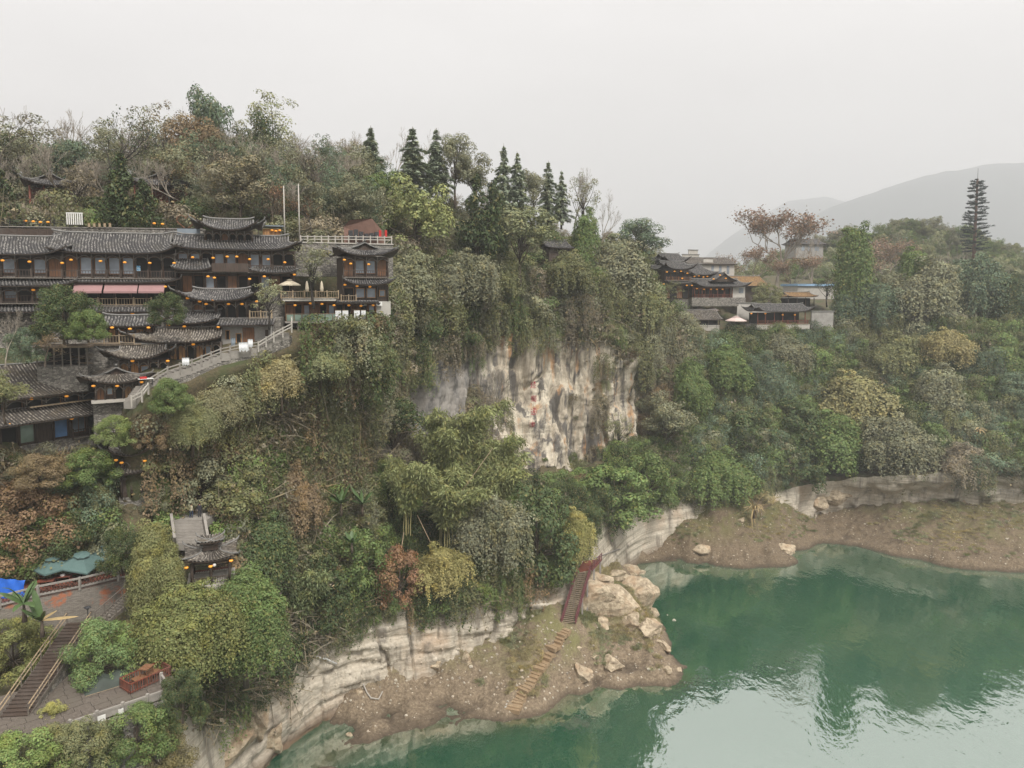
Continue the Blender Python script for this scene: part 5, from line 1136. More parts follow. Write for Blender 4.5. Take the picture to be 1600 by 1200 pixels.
for px in (1254, 1265, 1276): MB().box(h.u(px - 3), h.u(px + 3), -.06, 0, z(392), z(385)).build('window', M_('window_glass'), h.e)
R9 = House('hidden_house', 'dark gabled roof half buried in the creepers on the ridge', 858, 890, 178, 181, 402); h = R9; z = h.z; W = h.W
h.body(0, W, -3, z(388), 0, 5); h.roof(-.8, W + .8, -1, 6, z(388), z(376, v=2), 0, 0, .5, .2, rib=.5)
# ------------------------------------------------------------------ sight-line hits on the land
from mathutils.bvhtree import BVHTree
def _bvh():
    V = []; Fq = []; o = 0
    for nm in ('riverside_cliff', 'hillside', 'cliff_face', 'hill', 'river_bank', 'far_bank'):
        me = bpy.data.objects[nm].data; V += [v.co.copy() for v in me.vertices]; Fq += [tuple(i + o for i in p.vertices) for p in me.polygons]; o = len(V)
    return BVHTree.FromPolygons(V, Fq)
BVH = _bvh()
def hit(px, py, fallback=110.):
    d = (P(px, py, 1.) - Vector((0, 0, CAM_Z))).normalized(); r = BVH.ray_cast(Vector((0, 0, CAM_Z)), d); return r[0] if r[0] is not None else P(px, py, fallback)
def drop(x, y, fb=0.):
    r = BVH.ray_cast(Vector((x, y, 120)), Vector((0, 0, -1))); return r[0].z if r[0] is not None else fb
def thing(name, label, cat, loc, rz=0, group=None): return tag(empty(name, loc, rz), label, cat, group)

# ------------------------------------------------------------------ red inscription on the cliff
simple('red_paint', scol(150, 46, 58), .8, .25, 3)
def inscription():
    e = thing('cliff_inscription', 'four red painted characters running down the cliff', 'inscription', hit(833, 620))
    for ch, (px, py) in zip('楚蜀通津', [(833, 602), (834, 623.5), (834, 644), (831.5, 664.5)]):
        cu = bpy.data.curves.new('txt', 'FONT'); cu.body = ch; cu.size = 1.55; cu.align_x = 'CENTER'; cu.align_y = 'CENTER'; cu.offset = .0; o = bpy.data.objects.new('txt', cu); COL.objects.link(o)
        dg = bpy.context.evaluated_depsgraph_get(); me = bpy.data.meshes.new_from_object(o.evaluated_get(dg)); bpy.data.objects.remove(o)
        bm = bmesh.new(); bm.from_mesh(me); bmesh.ops.triangulate(bm, faces=bm.faces); bmesh.ops.subdivide_edges(bm, edges=[x for x in bm.edges if x.calc_length() > .25], cuts=2, use_grid_fill=False); bmesh.ops.triangulate(bm, faces=bm.faces)
        c = hit(px, py)
        for v in bm.verts:
            w = Vector((c.x + v.co.x, c.y - 14, c.z + v.co.y)); r = BVH.ray_cast(w, Vector((0, 1, 0))); y = r[0].y if r[0] is not None else c.y
            v.co = Vector((w.x, y - .07, w.z)) - e.location
        bm.to_mesh(me); bm.free(); me.materials.clear(); link('character', me, M_('red_paint'), e)
inscription()

# ------------------------------------------------------------------ rocks
t = NT('boulder_stone'); _v = t.pos(); _f = t.noise(_v, 1.6, 7, .68); _b = t.noise(t.mapv(_v, (.4, .4, 1.6), rot=(.2, .35, 0)), 1, 5, .6); _z = t.noise(_v, .35, 3)
_c = t.ramp(_f, [(.28, scol(112, 98, 82)), (.45, scol(164, 148, 124)), (.62, scol(194, 178, 152)), (.8, scol(206, 192, 168))]); _c = t.mix(t.math('MULTIPLY', t.rng(_b, .52, .62), .55), _c, scol(126, 112, 94)); _c = t.mix(t.math('MULTIPLY', t.rng(_z, .5, .65), .5), _c, scol(168, 136, 104))
t.done(_c, .9, t.bump(t.math('ADD', _f, _b), .8, .25))
def rock_mesh(seed, sx, sy, sz, n=4, cut=16):
    bm = bmesh.new(); bmesh.ops.create_icosphere(bm, subdivisions=n, radius=1.); rs = np.random.default_rng(seed)
    for k in range(cut):
        d = Vector(rs.normal(size=3)).normalized(); lim = rs.uniform(.42, .82)
        for v in bm.verts:
            q = v.co.dot(d)
            if q > lim: v.co -= d * (q - lim)
    A = np.array([v.co for v in bm.verts]); nz = fbm(A * 1.6 + seed, 5, 5, .6) * .10 + np.round(fbm(A * np.array([.7, .7, 2.2]) + seed, 2, 8) * 3) / 3 * .10 - .16 * np.exp(-(np.abs(vnoise(A * 1.1 + seed * 3, 13)) / .05) ** 2)
    for v, q in zip(bm.verts, nz): v.co *= 1 + q; v.co = Vector((v.co.x * sx, v.co.y * sy, v.co.z * sz))
    me = bpy.data.meshes.new('rock'); bm.to_mesh(me); bm.free(); return me
def rock(px, py, w, h, label, seed, name='boulder', dep=None, rz=None, tilt=(0, 0)):
    p = hit(px, py); k = p.y / F_PX; sx, sz = w * k / 2, h * k / 2; sy = dep or (sx + sz) / 2
    o = link(name, rock_mesh(seed, sx * 1.15, sy * 1.15, sz * 1.1), M_('boulder_stone'), None, p + Vector((0, .3, sz * .05)), (tilt[0], tilt[1], random.uniform(-.5, .5) if rz is None else rz)); return tag(o, label, 'rock', 'rocks on the bank')
rock(955, 948, 112, 92, 'largest pale rock slab on the spit beside the maroon stair', 3, dep=3.4, rz=.25, tilt=(.3, .25)); rock(1000, 938, 74, 84, 'cracked pale rock crest at the river side of the spit', 4, dep=3.2, tilt=(.1, -.25)); rock(930, 915, 60, 46, 'layered pale rock just below the stair deck', 5, dep=2.6)
rock(1012, 985, 52, 46, 'tilted pale rock low on the river side of the spit', 6); rock(985, 895, 40, 30, 'brown rock at the back of the spit', 18)
rock(955, 1043, 36, 34, 'rounded boulder at the waterline of the spit', 7); rock(908, 1058, 30, 44, 'pointed pale rock left of the waterline boulder', 8, tilt=(0, .4)); rock(928, 1030, 15, 14, 'small stone above the waterline boulder', 9); rock(1043, 1052, 17, 18, 'small pale rock near the spit tip', 10); rock(1060, 1048, 14, 12, 'last stone at the spit tip', 11)
rock(905, 1015, 12, 11, 'fist shaped stone on the grassy spit', 12); rock(1030, 1005, 18, 14, 'flat stone on the right spit edge', 13); rock(680, 1042, 20, 20, 'fallen block at the foot of the limestone wall', 14); rock(560, 1085, 22, 16, 'fallen block near the grey hose', 15); rock(545, 1150, 16, 12, 'small pale stone on the left shore', 16); rock(730, 1037, 22, 30, 'leaning slab at the foot of the wall', 17)
rock(1275, 790, 44, 40, 'jagged grey rock under the far overhang', 21, dep=2.5); rock(1310, 775, 46, 30, 'second jagged grey rock under the far overhang', 22, dep=2.5); rock(1160, 815, 14, 12, 'dark stone on the muddy point', 23); rock(1225, 860, 40, 30, 'brown rock at the tip of the muddy point', 24); rock(1100, 860, 30, 16, 'low brown rock on the muddy bank', 25); rock(1507, 786, 7, 9, 'small white block on the far bank', 26)
rock(400, 1130, 60, 90, 'tall pale rock buttress below the creeper mounds', 31, dep=2.5); rock(425, 1160, 44, 70, 'pale rock rib right of the tall buttress', 32, dep=2.2); rock(365, 1170, 60, 60, 'broken pale rock face in the lower left', 33, dep=2.5)
for i, (px, py, w, h, lab) in enumerate([(920, 938, 44, 26, 'broken ledge above the largest rock slab'), (975, 915, 50, 34, 'ledge at the top of the spit outcrop'), (940, 975, 34, 26, 'block below the left corner of the largest slab'), (985, 972, 44, 34, 'angular block at the foot of the cracked crest'), (1000, 905, 34, 26, 'weathered block behind the cracked crest'), (1022, 962, 26, 30, 'narrow block on the river edge of the outcrop'), (960, 900, 46, 20, 'low ledge below the white wall end'), (1035, 1010, 22, 20, 'pale block sliding to the water at the right edge'), (895, 940, 24, 20, 'block wedged beside the maroon stair foot'), (905, 905, 30, 22, 'ledge under the stair deck')]): rock(px, py, w, h, lab, 50 + i, dep=1.8)
def pebbles():
    ms = [rock_mesh(300 + i, 1, 1, .7, 1, 5) for i in range(3)]; V = []; Fq = []; Q = 0
    for i in range(1300):
        px, py = (random.uniform(520, 1060), random.uniform(960, 1150)) if random.random() < .6 else (random.uniform(1010, 1600), random.uniform(790, 885))
        p = hit(px, py)
        if p.z < .5 or p.y > 190 or p.x > 26 and p.y < 140: continue
        m = ms[i % 3]; s = random.uniform(.06, .26) * (1.5 if random.random() < .12 else 1); o = len(V); V += [tuple(v.co * s + p) for v in m.vertices]; Fq += [tuple(k + o for k in f.vertices) for f in m.polygons]
    me = bpy.data.meshes.new('loose_stones'); me.from_pydata(V, [], Fq); tag(link('loose_stones', me, M_('limestone')), 'loose stones scattered over the muddy banks', 'stones', kind='stuff')
pebbles()

# ------------------------------------------------------------------ maroon stair, deck and stone path on the spit
def dock_stair():
    top = P(912, 893, 118.2); bot = P(888, 974, 111.5); wv = Vector((1.15, 0.35, 0)); e = thing('river_stair', 'maroon timber stair with railings leading down the limestone wall', 'stairs', bot); M = e.location
    L_ = lambda v: tuple(Vector(v) - M); n = 25; sl = top - bot
    for s_ in (-1, 1):
        a, b = bot + wv * s_, top + wv * s_; MB().bar(L_(a - Vector((0, 0, .1))), L_(b - Vector((0, 0, .1))), .14, .4).build('stringer', M_('maroon_wood'), e)
        for hgt in (.38, .66, .98): MB().bar(L_(a + Vector((0, 0, hgt))), L_(b + Vector((0, 0, hgt))), .09, .1 if hgt < .9 else .14).build('handrail', M_('maroon_wood'), e)
        for i in range(9): p = a.lerp(b, i / 8); MB().bar(L_(p), L_(p + Vector((0, 0, 1.05))), .12).build('baluster', M_('maroon_wood'), e)
    tr = MB().bar(tuple(-wv), tuple(wv), .30, .06).mesh('tread'); tr.materials.append(M_('plank_wood'))
    for i in range(n): link('tread', tr, None, e, L_(bot.lerp(top, (i + .5) / n)))
    for f in (.45, .8):
        for s_ in (-1, 1): p = bot.lerp(top, f) + wv * s_; MB().bar(L_(p), L_((p.x, p.y, drop(p.x, p.y) - .4)), .25).build('support', M_('concrete'), e)
    # deck
    d = thing('river_deck', 'small timber deck at the head of the maroon stair', 'deck', top); M2 = d.location; c = [P(898, 893, 117.6), P(925, 893, 119.2), P(940, 879, 124.), P(912, 877, 123.)]; zt = top.z
    m = [Vector((q.x, q.y, zt)) - M2 for q in c]; n_ = 9
    for i in range(n_):
        a, b = m[0].lerp(m[3], i / n_), m[1].lerp(m[2], i / n_); a2, b2 = m[0].lerp(m[3], (i + .9) / n_), m[1].lerp(m[2], (i + .9) / n_); dz = Vector((0, 0, .08))
        MB().hexa([a - dz, b - dz, b2 - dz, a2 - dz, a, b, b2, a2]).build('deck_board', M_('red_wood'), d)
    for (a, b) in ((m[1], m[2]), (m[0], m[3])):
        for hgt in (.35, .65, .98): MB().bar(a + Vector((0, 0, hgt)), b + Vector((0, 0, hgt)), .08, .1).build('handrail', M_('maroon_wood'), d)
        for i in range(5): q = a.lerp(b, i / 4); MB().bar(q - Vector((0, 0, .1)), q + Vector((0, 0, 1.05)), .12).build('baluster', M_('maroon_wood'), d)
    for a, b in ((1, 2), (0, 3)):
        MB().bar(m[a] - Vector((0, 0, .2)), m[b] - Vector((0, 0, .2)), .16, .24).build('joist', M_('maroon_wood'), d)
    for f in (.2, .85): q = m[1].lerp(m[2], f); w = q + M2; MB().bar(q - Vector((0, 0, .3)), (q.x, q.y, drop(w.x, w.y) - M2.z - .4), .3).build('support', M_('concrete'), d)
    # stone path
    pts = [(884, 982), (868, 1006), (846, 1036), (826, 1066), (808, 1092), (800, 1112)]; W = [hit(a, b) for a, b in pts]; p = thing('stone_path', 'worn stone path with steps running down the spit to the water', 'path', W[0]); M3 = p.location
    tot = []; 
    for a, b in zip(W[:-1], W[1:]):
        for i in range(5): tot.append(a.lerp(b, i / 5))
    tot.append(W[-1])
    for i in range(len(tot) - 1):
        a, b = tot[i], tot[i + 1] + (tot[i + 1] - tot[i]) * .25; dr = (b - a); dr.z = 0; dr.normalize(); sd = Vector((-dr.y, dr.x, 0)) * random.uniform(1.05, 1.2); za = max(drop(a.x, a.y), drop(b.x, b.y)) + .10
        q = [a + sd, a - sd, b - sd, b + sd]; q = [Vector((v.x + random.uniform(-.08, .08), v.y, 0)) - Vector((M3.x, M3.y, 0)) for v in q]; za -= M3.z; hgt = random.uniform(.0, .08)
        MB().hexa([q[0] + Vector((0, 0, za - .5)), q[1] + Vector((0, 0, za - .5)), q[2] + Vector((0, 0, za - .5)), q[3] + Vector((0, 0, za - .5))] + [v + Vector((0, 0, za + hgt)) for v in q]).build('step_slab', M_('path_stone'), p)
        if i % 1 == 0: k0, k1 = q[1] + Vector((0, 0, za + .04)), q[2] + Vector((0, 0, za + .04)); MB().bar(k0 + Vector((.12, 0, 0)), k1 + Vector((.12, 0, 0)), .2, .3).build('kerb_stone', M_('pale_stone'), p)
soilmat('path_stone', (134, 112, 86), (170, 148, 118), (150, 126, 96))
dock_stair()
def pipe(name, label, pts, r, mat, cat='pipe', n=6):
    e = thing(name, label, cat, pts[0]); 
    q = [Vector(p) - e.location for p in pts]; MB().tube(q, r, n).build('run', M_(mat), e, True); MB().lathe([(r * 1.35, -.06), (r * 1.35, .06)], 8).build('joint', M_(mat), e, loc=q[len(q) // 2]); return e
H = lambda px, py, o=.25: hit(px, py) + Vector((0, -o, o * .4))
pipe('drain_pipe', 'broken white drain pipe sticking out of the left wall end', [H(495, 1026), H(512, 1029, .6), H(528, 1036, .8)], .14, 'white_paint')
pipe('hose', 'pale hose lying on the rubble at the wall foot', [H(568, 1068, .2), H(574, 1082, .2), H(580, 1090, .2), H(592, 1092, .2), H(598, 1080, .2)], .1, 'pale_stone')
pipe('wall_pipe', 'dark pipe hung along the foot of the white wall', [H(928, 872, .4), H(945, 866, .4), H(958, 861, .4), H(968, 858, .4)], .13, 'concrete')
pipe('lip_pipe', 'pale pipe along the lip of the white wall', [H(1000, 792, .5), H(1020, 783, .5), H(1042, 774, .5)], .1, 'pale_stone')
pipe('lip_pipe', 'pale pipe along the lip of the limestone wall behind the yellow creeper bush', [H(760, 918, .5), H(785, 912, .5), H(806, 905, .5)], .09, 'pale_stone')
pipe('leaning_pole', 'pale bamboo pole leaning on the slope above the yellow creeper bush', [P(652, 805, 112), P(672, 846, 109)], .06, 'pale_wood', 'pole'); pipe('leaning_pole', 'upright dead stem left of the yellow creeper bush', [P(631, 832, 108), P(625, 872, 106.5)], .07, 'pale_wood', 'pole'); pipe('leaning_pole', 'long pale bamboo pole slanting through the bamboo', [P(770, 700, 121), P(720, 770, 113)], .05, 'pale_wood', 'pole')
for i, (a, b) in enumerate([((1003, 478), (998, 530)), ((1009, 482), (1005, 532)), ((1014, 484), (1011, 528)), ((1018, 478), (1017, 534)), ((1023, 486), (1021, 530))]):
    pipe('bamboo_pole', f'{ORD[i]} bare bamboo stem from the left at the cliff right end', [P(*a, 182), P(*b, 182)], .12, 'bamboo_stem', 'pole')

# ------------------------------------------------------------------ banana plants and palm
def bigleaf(L_, w, droop, up):
    n = 8; V = []; Fq = []
    for i in range(n + 1):
        s = i / n; r = L_ * s; z_ = up * r - droop * r * r; ww = w * math.sin(math.pi * min(1, .08 + s * .92)) ** .7 * (1 if s < .98 else .2); V += [(r, -ww, z_ - ww * .35), (r, 0, z_), (r, ww, z_ - ww * .35)]
    for i in range(n):
        for k in range(2): a = i * 3 + k; Fq.append((a, a + 1, a + 4, a + 3))
    return V, Fq
simple('banana_leaf', scol(70, 92, 48), .55, .35, 2); simple('dry_leaf', scol(164, 142, 100), .8, .25, 3)
def leafy(name, label, px, py, d, size, n, mat, cat, w=.3, droop=.14, up=.75, stem=.5, dry=0):
    p = P(px, py, d); e = thing(name, label, cat, p); MB().tube([(0, 0, -.6), (0, 0, stem * size)], [.16 * size ** .5, .1], 7).build('stem', M_('bark'), e, True)
    for i in range(n):
        V, Fq = bigleaf(size * random.uniform(.7, 1.1), w * random.uniform(.8, 1.2), droop * random.uniform(1.2, 3.2) / size, up * random.uniform(.3, 1.5)); m = MB().add(V, Fq)
        m.build('leaf', M_('dry_leaf' if i < dry else mat), e, True, loc=(0, 0, stem * size), rot=(random.uniform(-.2, .2), random.uniform(-.5, .1) if i >= dry else .9, 6.28 * (i + random.random() * .5) / n))
leafy('banana_plant', 'banana plant with long drooping leaves on the middle slope', 533, 800, 104, 2.6, 9, 'banana_leaf', 'plant'); leafy('banana_plant', 'second banana plant right of the drooping one', 566, 800, 107, 2.4, 8, 'banana_leaf', 'plant'); leafy('banana_plant', 'small banana plant above the lower left wall', 550, 858, 101, 1.9, 8, 'banana_leaf', 'plant')
leafy('banana_plant', 'tall leaved banana plant in front of the brick wall', 38, 962, 66, 2.2, 8, 'banana_leaf', 'plant', up=1.1, droop=.3); leafy('banana_plant', 'banana plant with dead leaves beside the lower stair head', 66, 985, 66, 2., 9, 'banana_leaf', 'plant', up=1.3, dry=3)
leafy('palm', 'shaggy palm with dead fronds on the muddy point', 1178, 806, 167, 3.4, 26, 'dry_leaf', 'plant', w=.13, droop=.6, up=1.2, stem=.45, dry=9); leafy('dry_palm', 'heap of pale dead palm leaves on the far slope', 1530, 672, 183, 2.6, 16, 'dry_leaf', 'plant', w=.2, droop=.5, up=.4, stem=.1)

# ------------------------------------------------------------------ antenna tower dressed as a tree
def antenna():
    b = P(1521, 412, 285); e = thing('antenna_tower', 'antenna tower disguised as a pine with stiff branches', 'tower', b); hgt = (412 - 282) / F_PX * 285; MB().tube([(0, 0, -12), (0, 0, hgt)], [.85, .35], 10).build('mast', M_('antenna_brown'), e, True)
    MB().tube([(0, 0, hgt), (0, 0, hgt + 4)], [.08, .04], 5).build('spike', M_('dark_metal'), e)
    n = 22
    for i in range(n):
        z_ = hgt * (.16 + .80 * i / (n - 1)); L_ = 6.0 * (1 - .45 * i / (n - 1)) * random.uniform(.85, 1.1); k = 7
        for j in range(k):
            a = 6.283 * (j + (i % 2) * .5) / k + random.uniform(-.3, .3); m = MB(); L_ = L_ * random.uniform(.82, 1.12); m.tube([(0, 0, 0), (L_ * .7, 0, -.3 + random.uniform(-.3, .3)), (L_, 0, .3)], [.1, .07, .03], 4); pts = []
            for q in range(46):
                s = random.uniform(.25, 1.); w = random.uniform(-.5, .5); x = L_ * s; m.bar((x, 0, -.35 * s), (x + .45, w * 1.3, .15 - .2 * s + random.uniform(-.1, .35)), .09, .05)
            m.build('branch', M_('antenna_green'), e, loc=(0, 0, z_ + random.uniform(-.7, .7)), rot=(0, random.uniform(-.22, .05), a))
    for j in range(3): MB().box(-.2, .2, -.1, .1, -1, 1).build('panel_antenna', M_('white_paint'), e, loc=(.9 * math.cos(2.1 * j - 1.6), .9 * math.sin(2.1 * j - 1.6), hgt * .9), rot=(0, 0, 2.1 * j))
simple('antenna_brown', scol(96, 74, 62), .7, .15, 1); simple('antenna_green', scol(52, 66, 60), .7, .3, 2)
antenna()

# ------------------------------------------------------------------ parasols, walls, rails
def parasol(name, label, p, r, h, mat, group=None, square=True, closed=False, rot=.4, tilt=0, pole='dark_metal'):
    e = thing(name, label, 'parasol', p, rot, group); MB().tube([(0, 0, 0), (0, 0, h)], .045, 7).build('pole', M_(pole), e); MB().box(-.35, .35, -.35, .35, 0, .1).build('base', M_('concrete'), e)
    if closed: MB().lathe([(.03, h), (.16, h - .35), (.26, h - 1.1), (.24, h - 1.5), (.1, h - 1.55)], 9).build('canopy', M_(mat), e, True); return e
    n = 4 if square else 8; c = MB(); zt = h + .1; ring = []
    for k in range(n * 2):
        a = 6.283 * k / (n * 2); q = r * (1.0 if k % 2 == 0 else (.74 if square else .93)); ring.append((q * math.cos(a), q * math.sin(a), h - .38 * r + (.04 if k % 2 else 0)))
    mid = [(x * .3, y * .3, zt - .1 * r) for x, y, _ in ring]; drop_ = [(x * 1.005, y * 1.005, z_ - .16) for x, y, z_ in ring]; m = len(ring)
    c.add(ring + mid + drop_ + [(0, 0, zt)], [(k, (k + 1) % m, m + (k + 1) % m, m + k) for k in range(m)] + [(k, 2 * m + k, 2 * m + (k + 1) % m, (k + 1) % m) for k in range(m)] + [(m + k, m + (k + 1) % m, 3 * m) for k in range(m)])
    o = c.build('canopy', M_(mat), e, rot=(tilt, 0, 0)); v = MB(); v.lathe([(r * .34, -.02), (.04, .16)], 8, (0, 0, zt - .02)).build('vent', M_(mat), o); return e
G0 = G_
pz = G_.z(466); parasol('parasol', 'open beige parasol on the upper terrace', G_.world(G_.u(453, 466, .5), .5, pz), 1.5, 2.5, 'beige_canvas', square=False, pole='pale_wood')
parasol('parasol', 'left closed beige parasol on the upper terrace', G_.world(G_.u(480, 466, .2), .2, pz), 1.4, 2.5, 'beige_canvas', closed=True); parasol('parasol', 'right closed beige parasol on the upper terrace', G_.world(G_.u(503, 466, .6), .6, pz), 1.4, 2.5, 'beige_canvas', closed=True)
for i, (px, py, d) in enumerate([(1068, 483, 216), (1091, 483, 217), (1112, 483, 217), (1150, 498, 208)]): 
    p = P(px, py, d); parasol('parasol', ['left pale parasol above the low grey roof', 'middle pale parasol above the low grey roof', 'right pale parasol above the low grey roof', 'pink parasol left of the long open pavilion'][i], p - Vector((0, 0, 1.8)), 2.2 if i < 3 else 3.0, 2.4, 'pink_canvas', square=False)
def posts_rail(name, label, pts, h, mat, post_every=1.6, panel=None, cat='balustrade', w=.16, rails=(.92, .5), fall=True, bal=False):
    """a rail that follows a line of points: one post, rail and panel object per bay"""
    e = thing(name, label, cat, pts[0]); M = e.location; Q = [Vector(p) for p in pts]; bays = []
    for a, b in zip(Q[:-1], Q[1:]):
        n = max(1, round((b - a).length / post_every)); bays += [(a.lerp(b, i / n), a.lerp(b, (i + 1) / n)) for i in range(n)]
    for i, (a, b) in enumerate(bays):
        for q in ([a] if i < len(bays) - 1 else [a, b]): MB().box(-w / 2, w / 2, -w / 2, w / 2, -.35, h + .12).build('post', M_(mat), e, loc=q - M)
        for k in rails: MB().bar(a + Vector((0, 0, h * k)) - M, b + Vector((0, 0, h * k)) - M, w * .7, w * .8).build('rail', M_(mat), e)
        if panel: MB().bar(a + Vector((0, 0, h * .42)) - M, b + Vector((0, 0, h * .42)) - M, w * .4, h * .62).build('panel', M_(panel), e)
    return e
posts_rail('stone_balustrade', 'long pale stone balustrade of the road above the corner tower', [P(470, 379, 112), P(545, 379, 114.5), P(612, 380, 117)], 1.0, 'pale_stone', 1.1); 
h = House('retaining_wall', 'stone retaining wall below the upper road balustrade', 462, 614, 111.5, 117, 402, 'wall'); h.box('wall_body', 'rubble_wall', 0, h.W, 0, 1.2, -3, h.z(379) - .2); h.box('coping', 'pale_stone', -.1, h.W + .1, -.15, 1.4, h.z(379) - .2, h.z(379) - .02)
h = House('terrace_wall', 'stone terrace wall running above the long upper roofs', -80, 318, 101.5, 107, 372, 'wall'); h.box('wall_body', 'rubble_wall', h.u(84), h.W, 0, 1.5, -3, h.z(356)); h.box('low_wall', 'dark_wood', 0, h.u(84), 0, 1., -3, h.z(358)); h.box('coping', 'concrete', 0, h.W, -.12, 1.6, h.z(356), h.z(354.8)); TW = h
posts_rail('terrace_railing', 'thin dark railing on the terrace above the left roofs', [TW.world(0, .3, TW.z(355)), TW.world(TW.u(130), .3, TW.z(355))], 1.0, 'dark_metal', 2., w=.06, rails=(.95, .6, .3))
def lantern_row(pts, label, d):
    a, b = P(pts[0][0] - 4, pts[0][1] - 8, d), P(pts[-1][0] + 4, pts[-1][1] - 8, d); e = thing('lantern_line', label, 'pole', Vector((a.x, a.y, a.z - 2.6)))
    for q in (a, b): MB().tube([q - e.location - Vector((0, 0, 2.8)), q - e.location + Vector((0, 0, .2))], .05, 6).build('pole', M_('dark_wood'), e)
    MB().tube([a - e.location, (a + b) / 2 - e.location - Vector((0, 0, .06)), b - e.location], .02, 4).build('wire', M_('dark_metal'), e)
lantern_row([(40, 345), (75, 347)], 'two posts with a wire of lanterns on the left terrace', 103.6); lantern_row([(241, 349), (254, 350)], 'two posts with a short wire of lanterns below the cypress', 106)
lanterns(103.6, [(40,345),(52,346),(63,347),(75,347)], 'on the wire of the left terrace', 'lanterns on the terrace'); lanterns(106, [(241,349),(254,350)], 'on the short wire below the cypress', 'lanterns on the terrace')
# white slatted frame, stumps, twig heart, grey sheet
e = thing('garden_screen', 'white screen of vertical slats on the terrace', 'frame', P(117, 351, 103.5), .25)
for i in range(8): MB().box(-.07, .07, -.05, .05, 0, 1.55).build('slat', M_('white_paint'), e, loc=(-.95 + i * .27, 0, 0))
MB().box(-1.05, 1.05, -.06, .06, 1.55, 1.68).build('top_bar', M_('white_paint'), e)
for i in range(5): o = thing('stump_seat', f'{ORD[i]} pale stump from the left on the terrace wall', 'stump', P(139 + i * 8.2, 354.6, 104.2), 0, 'stumps on the terrace wall'); MB().lathe([(.2, 0), (.17, .1), (.17, .42), (.2, .5)], 9).build('wood', M_('pale_wood'), o); MB().lathe([(.19, .5), (.17, .52)], 9).build('top', M_('honey_wood'), o)
e = thing('twig_heart', 'heart shaped frame of twigs beside the roof pavilion', 'ornament', P(291, 357, 104.5), .2); random.seed(3)
for k in range(3):
    pts = []
    for i in range(29): a = 6.283 * i / 28; pts.append(Vector((.078 * 16 * math.sin(a) ** 3 + random.uniform(-.05, .05), random.uniform(-.06, .06), .95 + .072 * (13 * math.cos(a) - 5 * math.cos(2 * a) - 2 * math.cos(3 * a) - math.cos(4 * a)) + random.uniform(-.05, .05))))
    MB().tube(pts, .05, 5).build('twig_loop', M_('brown_wood'), e)
simple('grey_sheet', scol(128, 138, 146), .6, .15, 1.5); h = House('grey_sheet', 'grey plastic sheet hung left of the roof pavilion', 277, 313, 103, 103.8, 369, 'sheet'); h.box('sheet', 'grey_sheet', 0, h.W, 0, .05, 0, h.z(357)); h.box('batten', 'dark_wood', 0, h.W, -.04, .09, h.z(357), h.z(356))
# stall, poles and slate wall behind the balustrade
h = House('tin_roof_stall', 'small stall with flat tin roof right of the roof pavilion', 404, 440, 108.5, 109.5, 368, 'stall'); h.box('roof_sheet', 'grey_sheet', -.3, h.W + .3, -.6, 3, h.z(354), h.z(352.5)); h.box('counter', 'honey_wood', .6, h.W - .2, 0, .7, 0, 1.)
for x in (0, h.W): MB().box(x - .06, x + .06, 0, .12, 0, h.z(354)).build('post', M_('grey_wood'), h.e)
lanterns(h, [(425,360),(431,361),(437,360)], 'at the tin roofed stall', 'lanterns of the stall', -.3)
for px, tp, lab in ((445, 292, 'left white pole in front of the hilltop trees'), (468, 289, 'right white pole in front of the hilltop trees')): o = thing('utility_pole', lab, 'pole', P(px, 368, 114)); hh = (368 - tp) / F_PX * 114; MB().tube([(0, 0, -1), (0, 0, hh)], [.13, .09], 8).build('shaft', M_('pale_stone'), o, True); MB().box(-.3, .3, -.04, .04, hh - .5, hh - .4).build('cross_bar', M_('dark_metal'), o)
simple('slate_red', scol(116, 88, 76), .9, .25, 1.2)
h = House('slate_wall', 'sloping red brown slate wall behind the road balustrade', 538, 600, 122, 124, 374, 'wall'); zt = h.z(341)
MB().add([(0, 0, -1), (h.W, 0, -1), (h.W, 0, 1.2), (h.W * .7, 0, zt), (h.W * .15, 0, zt * .9), (0, .8, zt * .6), (0, .8, -1), (h.W, .8, -1), (h.W, .8, 1.2), (h.W * .7, .8, zt), (h.W * .15, .8, zt * .9)], [(0, 1, 2, 3, 4, 5), (2, 8, 9, 3), (3, 9, 10, 4), (1, 7, 8, 2), (4, 10, 5)]).build('stone_face', M_('slate_red'), h.e)
for i in range(6): MB().box(h.W * (.1 + .13 * i), h.W * (.2 + .13 * i), -1.2, -.2, 0, random.uniform(.8, 1.8)).build('black_stone', M_('dark_metal'), h.e)
for i, px in enumerate((592, 601)): o = thing('red_banner', ['left', 'right'][i] + ' small red banner at the end of the road balustrade', 'banner', P(px, 376, 117)); MB().tube([(0, 0, 0), (0, 0, 1.7)], .03, 5).build('staff', M_('dark_wood'), o); MB().box(.03, .4, -.01, .01, .5, 1.65).build('cloth', M_('red_cloth'), o)

